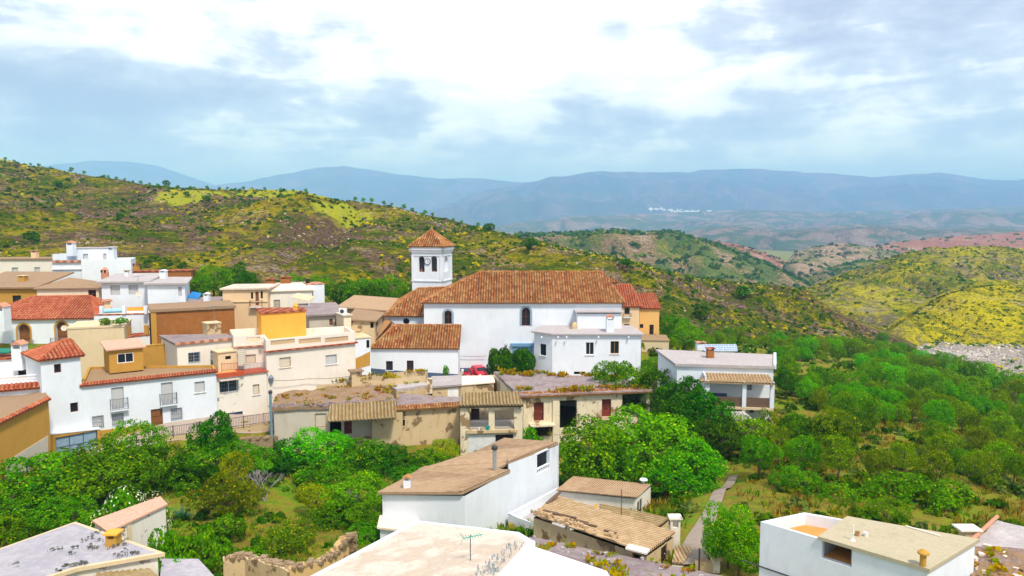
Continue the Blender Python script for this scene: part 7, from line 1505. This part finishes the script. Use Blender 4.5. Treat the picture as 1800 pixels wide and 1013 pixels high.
# scrub: clumps of leaves over the hills
def scrub(name, surf, n, size, cols, seed, k=9, tmin=.0, thr=-.15, ns=.03):
    g = rngs(seed); P = SURF[surf]; ny, nx = P.shape[:2]; fi = g.uniform(tmin * (ny - 1), ny - 1.01, n); fj = g.uniform(0, nx - 1.01, n); i = fi.astype(int); j = fj.astype(int); a = (fi - i)[:, None]; b = (fj - j)[:, None]
    Q = P[i, j] * (1 - a) * (1 - b) + P[i + 1, j] * a * (1 - b) + P[i, j + 1] * (1 - a) * b + P[i + 1, j + 1] * a * b
    keep = np.array([noise.noise(Vector((q[0] * ns, q[1] * ns, seed))) > thr for q in Q]); Q = Q[keep]; n = len(Q); ci = g.integers(0, len(cols), n); C0 = np.array(cols)[ci]; sz = size * g.uniform(.35, 1.25, n) ** 1.3 * (np.clip(Q[:, 1] / 380, .55, 1.1) if size < 2 else .85)
    d = g.normal(size=(n, k, 3)); d /= np.linalg.norm(d, axis=2)[..., None]; d[..., 2] = np.abs(d[..., 2]); c = Q[:, None] + d * sz[:, None, None] * [.8, .8, .6]
    nn = d + g.normal(size=(n, k, 3)) * .4; nn /= np.linalg.norm(nn, axis=2)[..., None]; u = g.normal(size=(n, k, 3)); aa = np.cross(nn, u); aa /= np.linalg.norm(aa, axis=2)[..., None]; bb = np.cross(nn, aa); s = sz[:, None, None] * .62
    V = np.stack([c - aa * s - bb * s * .5, c + aa * s - bb * s * .5, c + aa * s * .7 + bb * s * .6, c - aa * s * .7 + bb * s * .6], 2).reshape(-1, 3); C = (C0[:, None] * g.uniform(.7, 1.3, (n, k, 1))).reshape(-1, 3)
    o = leafmesh(name, V, C); o['kind'] = 'stuff'; return o
GD, GG, GY, GP_ = (.03, .085, .004), (.08, .15, .006), (.42, .35, .004), (.12, .11, .05)
scrub('hillside_scrub', 'hills_left', 11000, 1.15, (GD, GD, GG, GG, GP_, GD, GY), 1, 8); scrub('hillside_broom', 'hills_left', 9000, .6, (GY, (.2, .2, .01), (.16, .19, .02), GG), 2, 7, thr=.05, ns=.018)
scrub('broom_cover', 'hills_right', 9000, .95, (GY, (.2, .2, .01), GG, (.18, .2, .02), GD), 3, 7, thr=-.1, tmin=.42); scrub('hillside_scrub', 'hills_right', 2500, 1., (GD, GG, GP_), 13, 7, thr=-.1); scrub('broom_cover', 'hills_spur', 5000, .8, (GY, (.2, .2, .01), GG, (.18, .2, .02), GD), 4, 7, thr=-.2)
scrub('distant_scrub', 'hills_middle', 2600, 3.6, (GD, GG, GD), 5, 6); scrub('distant_scrub', 'hills_centre', 700, 4.2, (GD, GG), 6, 6); scrub('distant_scrub', 'hills_centre_low', 1300, 3.6, (GD, GG, GD), 7, 6); scrub('distant_orchard', 'red_ridge', 900, 5, (GD, GG), 8, 6); scrub('distant_orchard', 'red_slope', 500, 4, (GD, GG), 10, 6); scrub('rock_scrub', 'rocky_slope', 900, 1.2, (GD, GY, GG), 9, 7)
scrub('hillside_scrub', 'hills_left', 6000, .8, (GD, GG, GP_, (.2, .2, .01)), 22, 7, thr=-.6); scrub('rocks', 'hills_left', 5200, .8, ((.42, .33, .24), (.34, .25, .2), (.5, .42, .34)), 12, 5, thr=.12, ns=.02)
scrub('rocks', 'rocky_slope', 2500, .9, ((.55, .5, .45), (.4, .36, .32)), 14, 5)
# undergrowth and grass on the near ground
def cover(name, n, boxr, size, cols, seed, k=8, blade=False, ok=None):
    g = rngs(seed); x = g.uniform(boxr[0], boxr[1], n); y = g.uniform(boxr[2], boxr[3], n); px = CX + F * x / y
    keep = (px > -60) & (px < 1860) & ~((y > 68.6) & (px > 50) & (px < 495) & (y < 84)) & ~((y > 83) & (px > 480) & (px < 1150) & (y < 106)) & ~((px < 560) & (y > 72) & (y < 112))
    keep &= ~((px > 1195) & (px < 1330) & (y < 67) & (np.abs(px - np.interp(y, [42, 50, 66], [1224, 1256, 1298])) < 34))
    x, y = x[keep], y[keep]
    kk = np.array([noise.noise(Vector((a * .16, b * .16, seed))) > -.12 for a, b in zip(x, y)]); x, y = x[kk], y[kk]; z = gz(x, y); n = len(x); sz = size * g.uniform(.4, 1.3, n); C0 = np.array(cols)[g.integers(0, len(cols), n)]
    Q = np.stack([x, y, z], 1)[:, None]; d = g.normal(size=(n, k, 3)); d /= np.linalg.norm(d, axis=2)[..., None]; d[..., 2] = np.abs(d[..., 2]); S = sz[:, None, None]
    if blade:
        b0 = Q + d * [1, 1, 0] * S * .5; t = b0 + d * [.5, .5, 0] * S + [0, 0, 1] * S * g.uniform(.6, 1.2, (n, k, 1)); sd_ = np.stack([-d[..., 1], d[..., 0], d[..., 2] * 0], -1) * S * .16
        V = np.stack([b0 - sd_, b0 + sd_, t + sd_ * .3, t - sd_ * .3], 2)
    else:
        c = Q + d * S * [.8, .8, .7]; nn = d + g.normal(size=(n, k, 3)) * .6; nn /= np.linalg.norm(nn, axis=2)[..., None]; u = g.normal(size=(n, k, 3)); aa = np.cross(nn, u); aa /= np.linalg.norm(aa, axis=2)[..., None]; bb = np.cross(nn, aa); s = S * .4
        V = np.stack([c - aa * s, c - bb * s * .6, c + aa * s, c + bb * s * .6], 2)
    o = leafmesh(name, V.reshape(-1, 3), (C0[:, None] * g.uniform(.7, 1.3, (n, k, 1))).reshape(-1, 3)); o['kind'] = 'stuff'; return o
DRY = (.30, .24, .05); BR_ = (.20, .11, .03); G1, G2_, G3 = (.07, .15, .012), (.13, .19, .015), (.035, .10, .01)
cover('grass', 9000, (-50, 5, 42, 74), .34, (G1, G2_, DRY, G2_, G1), 1, 7, True); cover('undergrowth', 1700, (-50, 8, 42, 76), .6, (G1, G2_, G3, G3), 2, 26)
cover('dry_grass', 9000, (8, 75, 42, 110), .40, (DRY, BR_, G2_, G1, DRY), 3, 7, True); cover('valley_undergrowth', 2600, (6, 80, 44, 120), .75, (G1, G2_, G3, (.10, .15, .04)), 4, 24)
cover('hillfoot_scrub', 5200, (-90, 130, 104, 250), 1.2, (G1, G2_, G3, G3, (.10, .15, .04)), 5, 16)
# ------------------------------------------------------------------ air
def haze():
    m = bpy.data.materials.new('haze_air'); m.use_nodes = True; N = m.node_tree.nodes; L = m.node_tree.links
    N.remove(N['Principled BSDF']); v = N.new('ShaderNodeVolumePrincipled'); v.inputs['Density'].default_value = HAZE_D
    v.inputs['Color'].default_value = HAZE_C; v.inputs['Absorption Color'].default_value = (.2, .4, 1, 1); v.inputs['Anisotropy'].default_value = .0
    L.new(v.outputs[0], N['Material Output'].inputs['Volume'])
    b = MB(); b.obox((-31000, -3100, -90), (62000, 0, 0), (0, 34500, 0), (0, 0, 1290)); o = b.build('haze', m); o['kind'] = 'stuff'
haze()

def far_town():
    g = random.Random(4); A, B = patch('', None, 'mountains_right', None); m = MB()
    for i in range(170):
        a = g.random(); px, py = 1140 + a * 125, 368 + 9 * a + g.uniform(-2, 2); k = np.argmin((A - px) ** 2 + (B - py) ** 2); q = Vector(SURF['mountains_right'].reshape(-1, 3)[k]) + Vector((g.uniform(-40, 40), g.uniform(-20, 20), 3)); s = g.uniform(10, 20)
        m.box(q - Vector((0, 0, 10)), s, s, 14 + g.uniform(0, 4))
    o = m.build('far_town', M['snowhouse']); o['kind'] = 'stuff'
far_town()
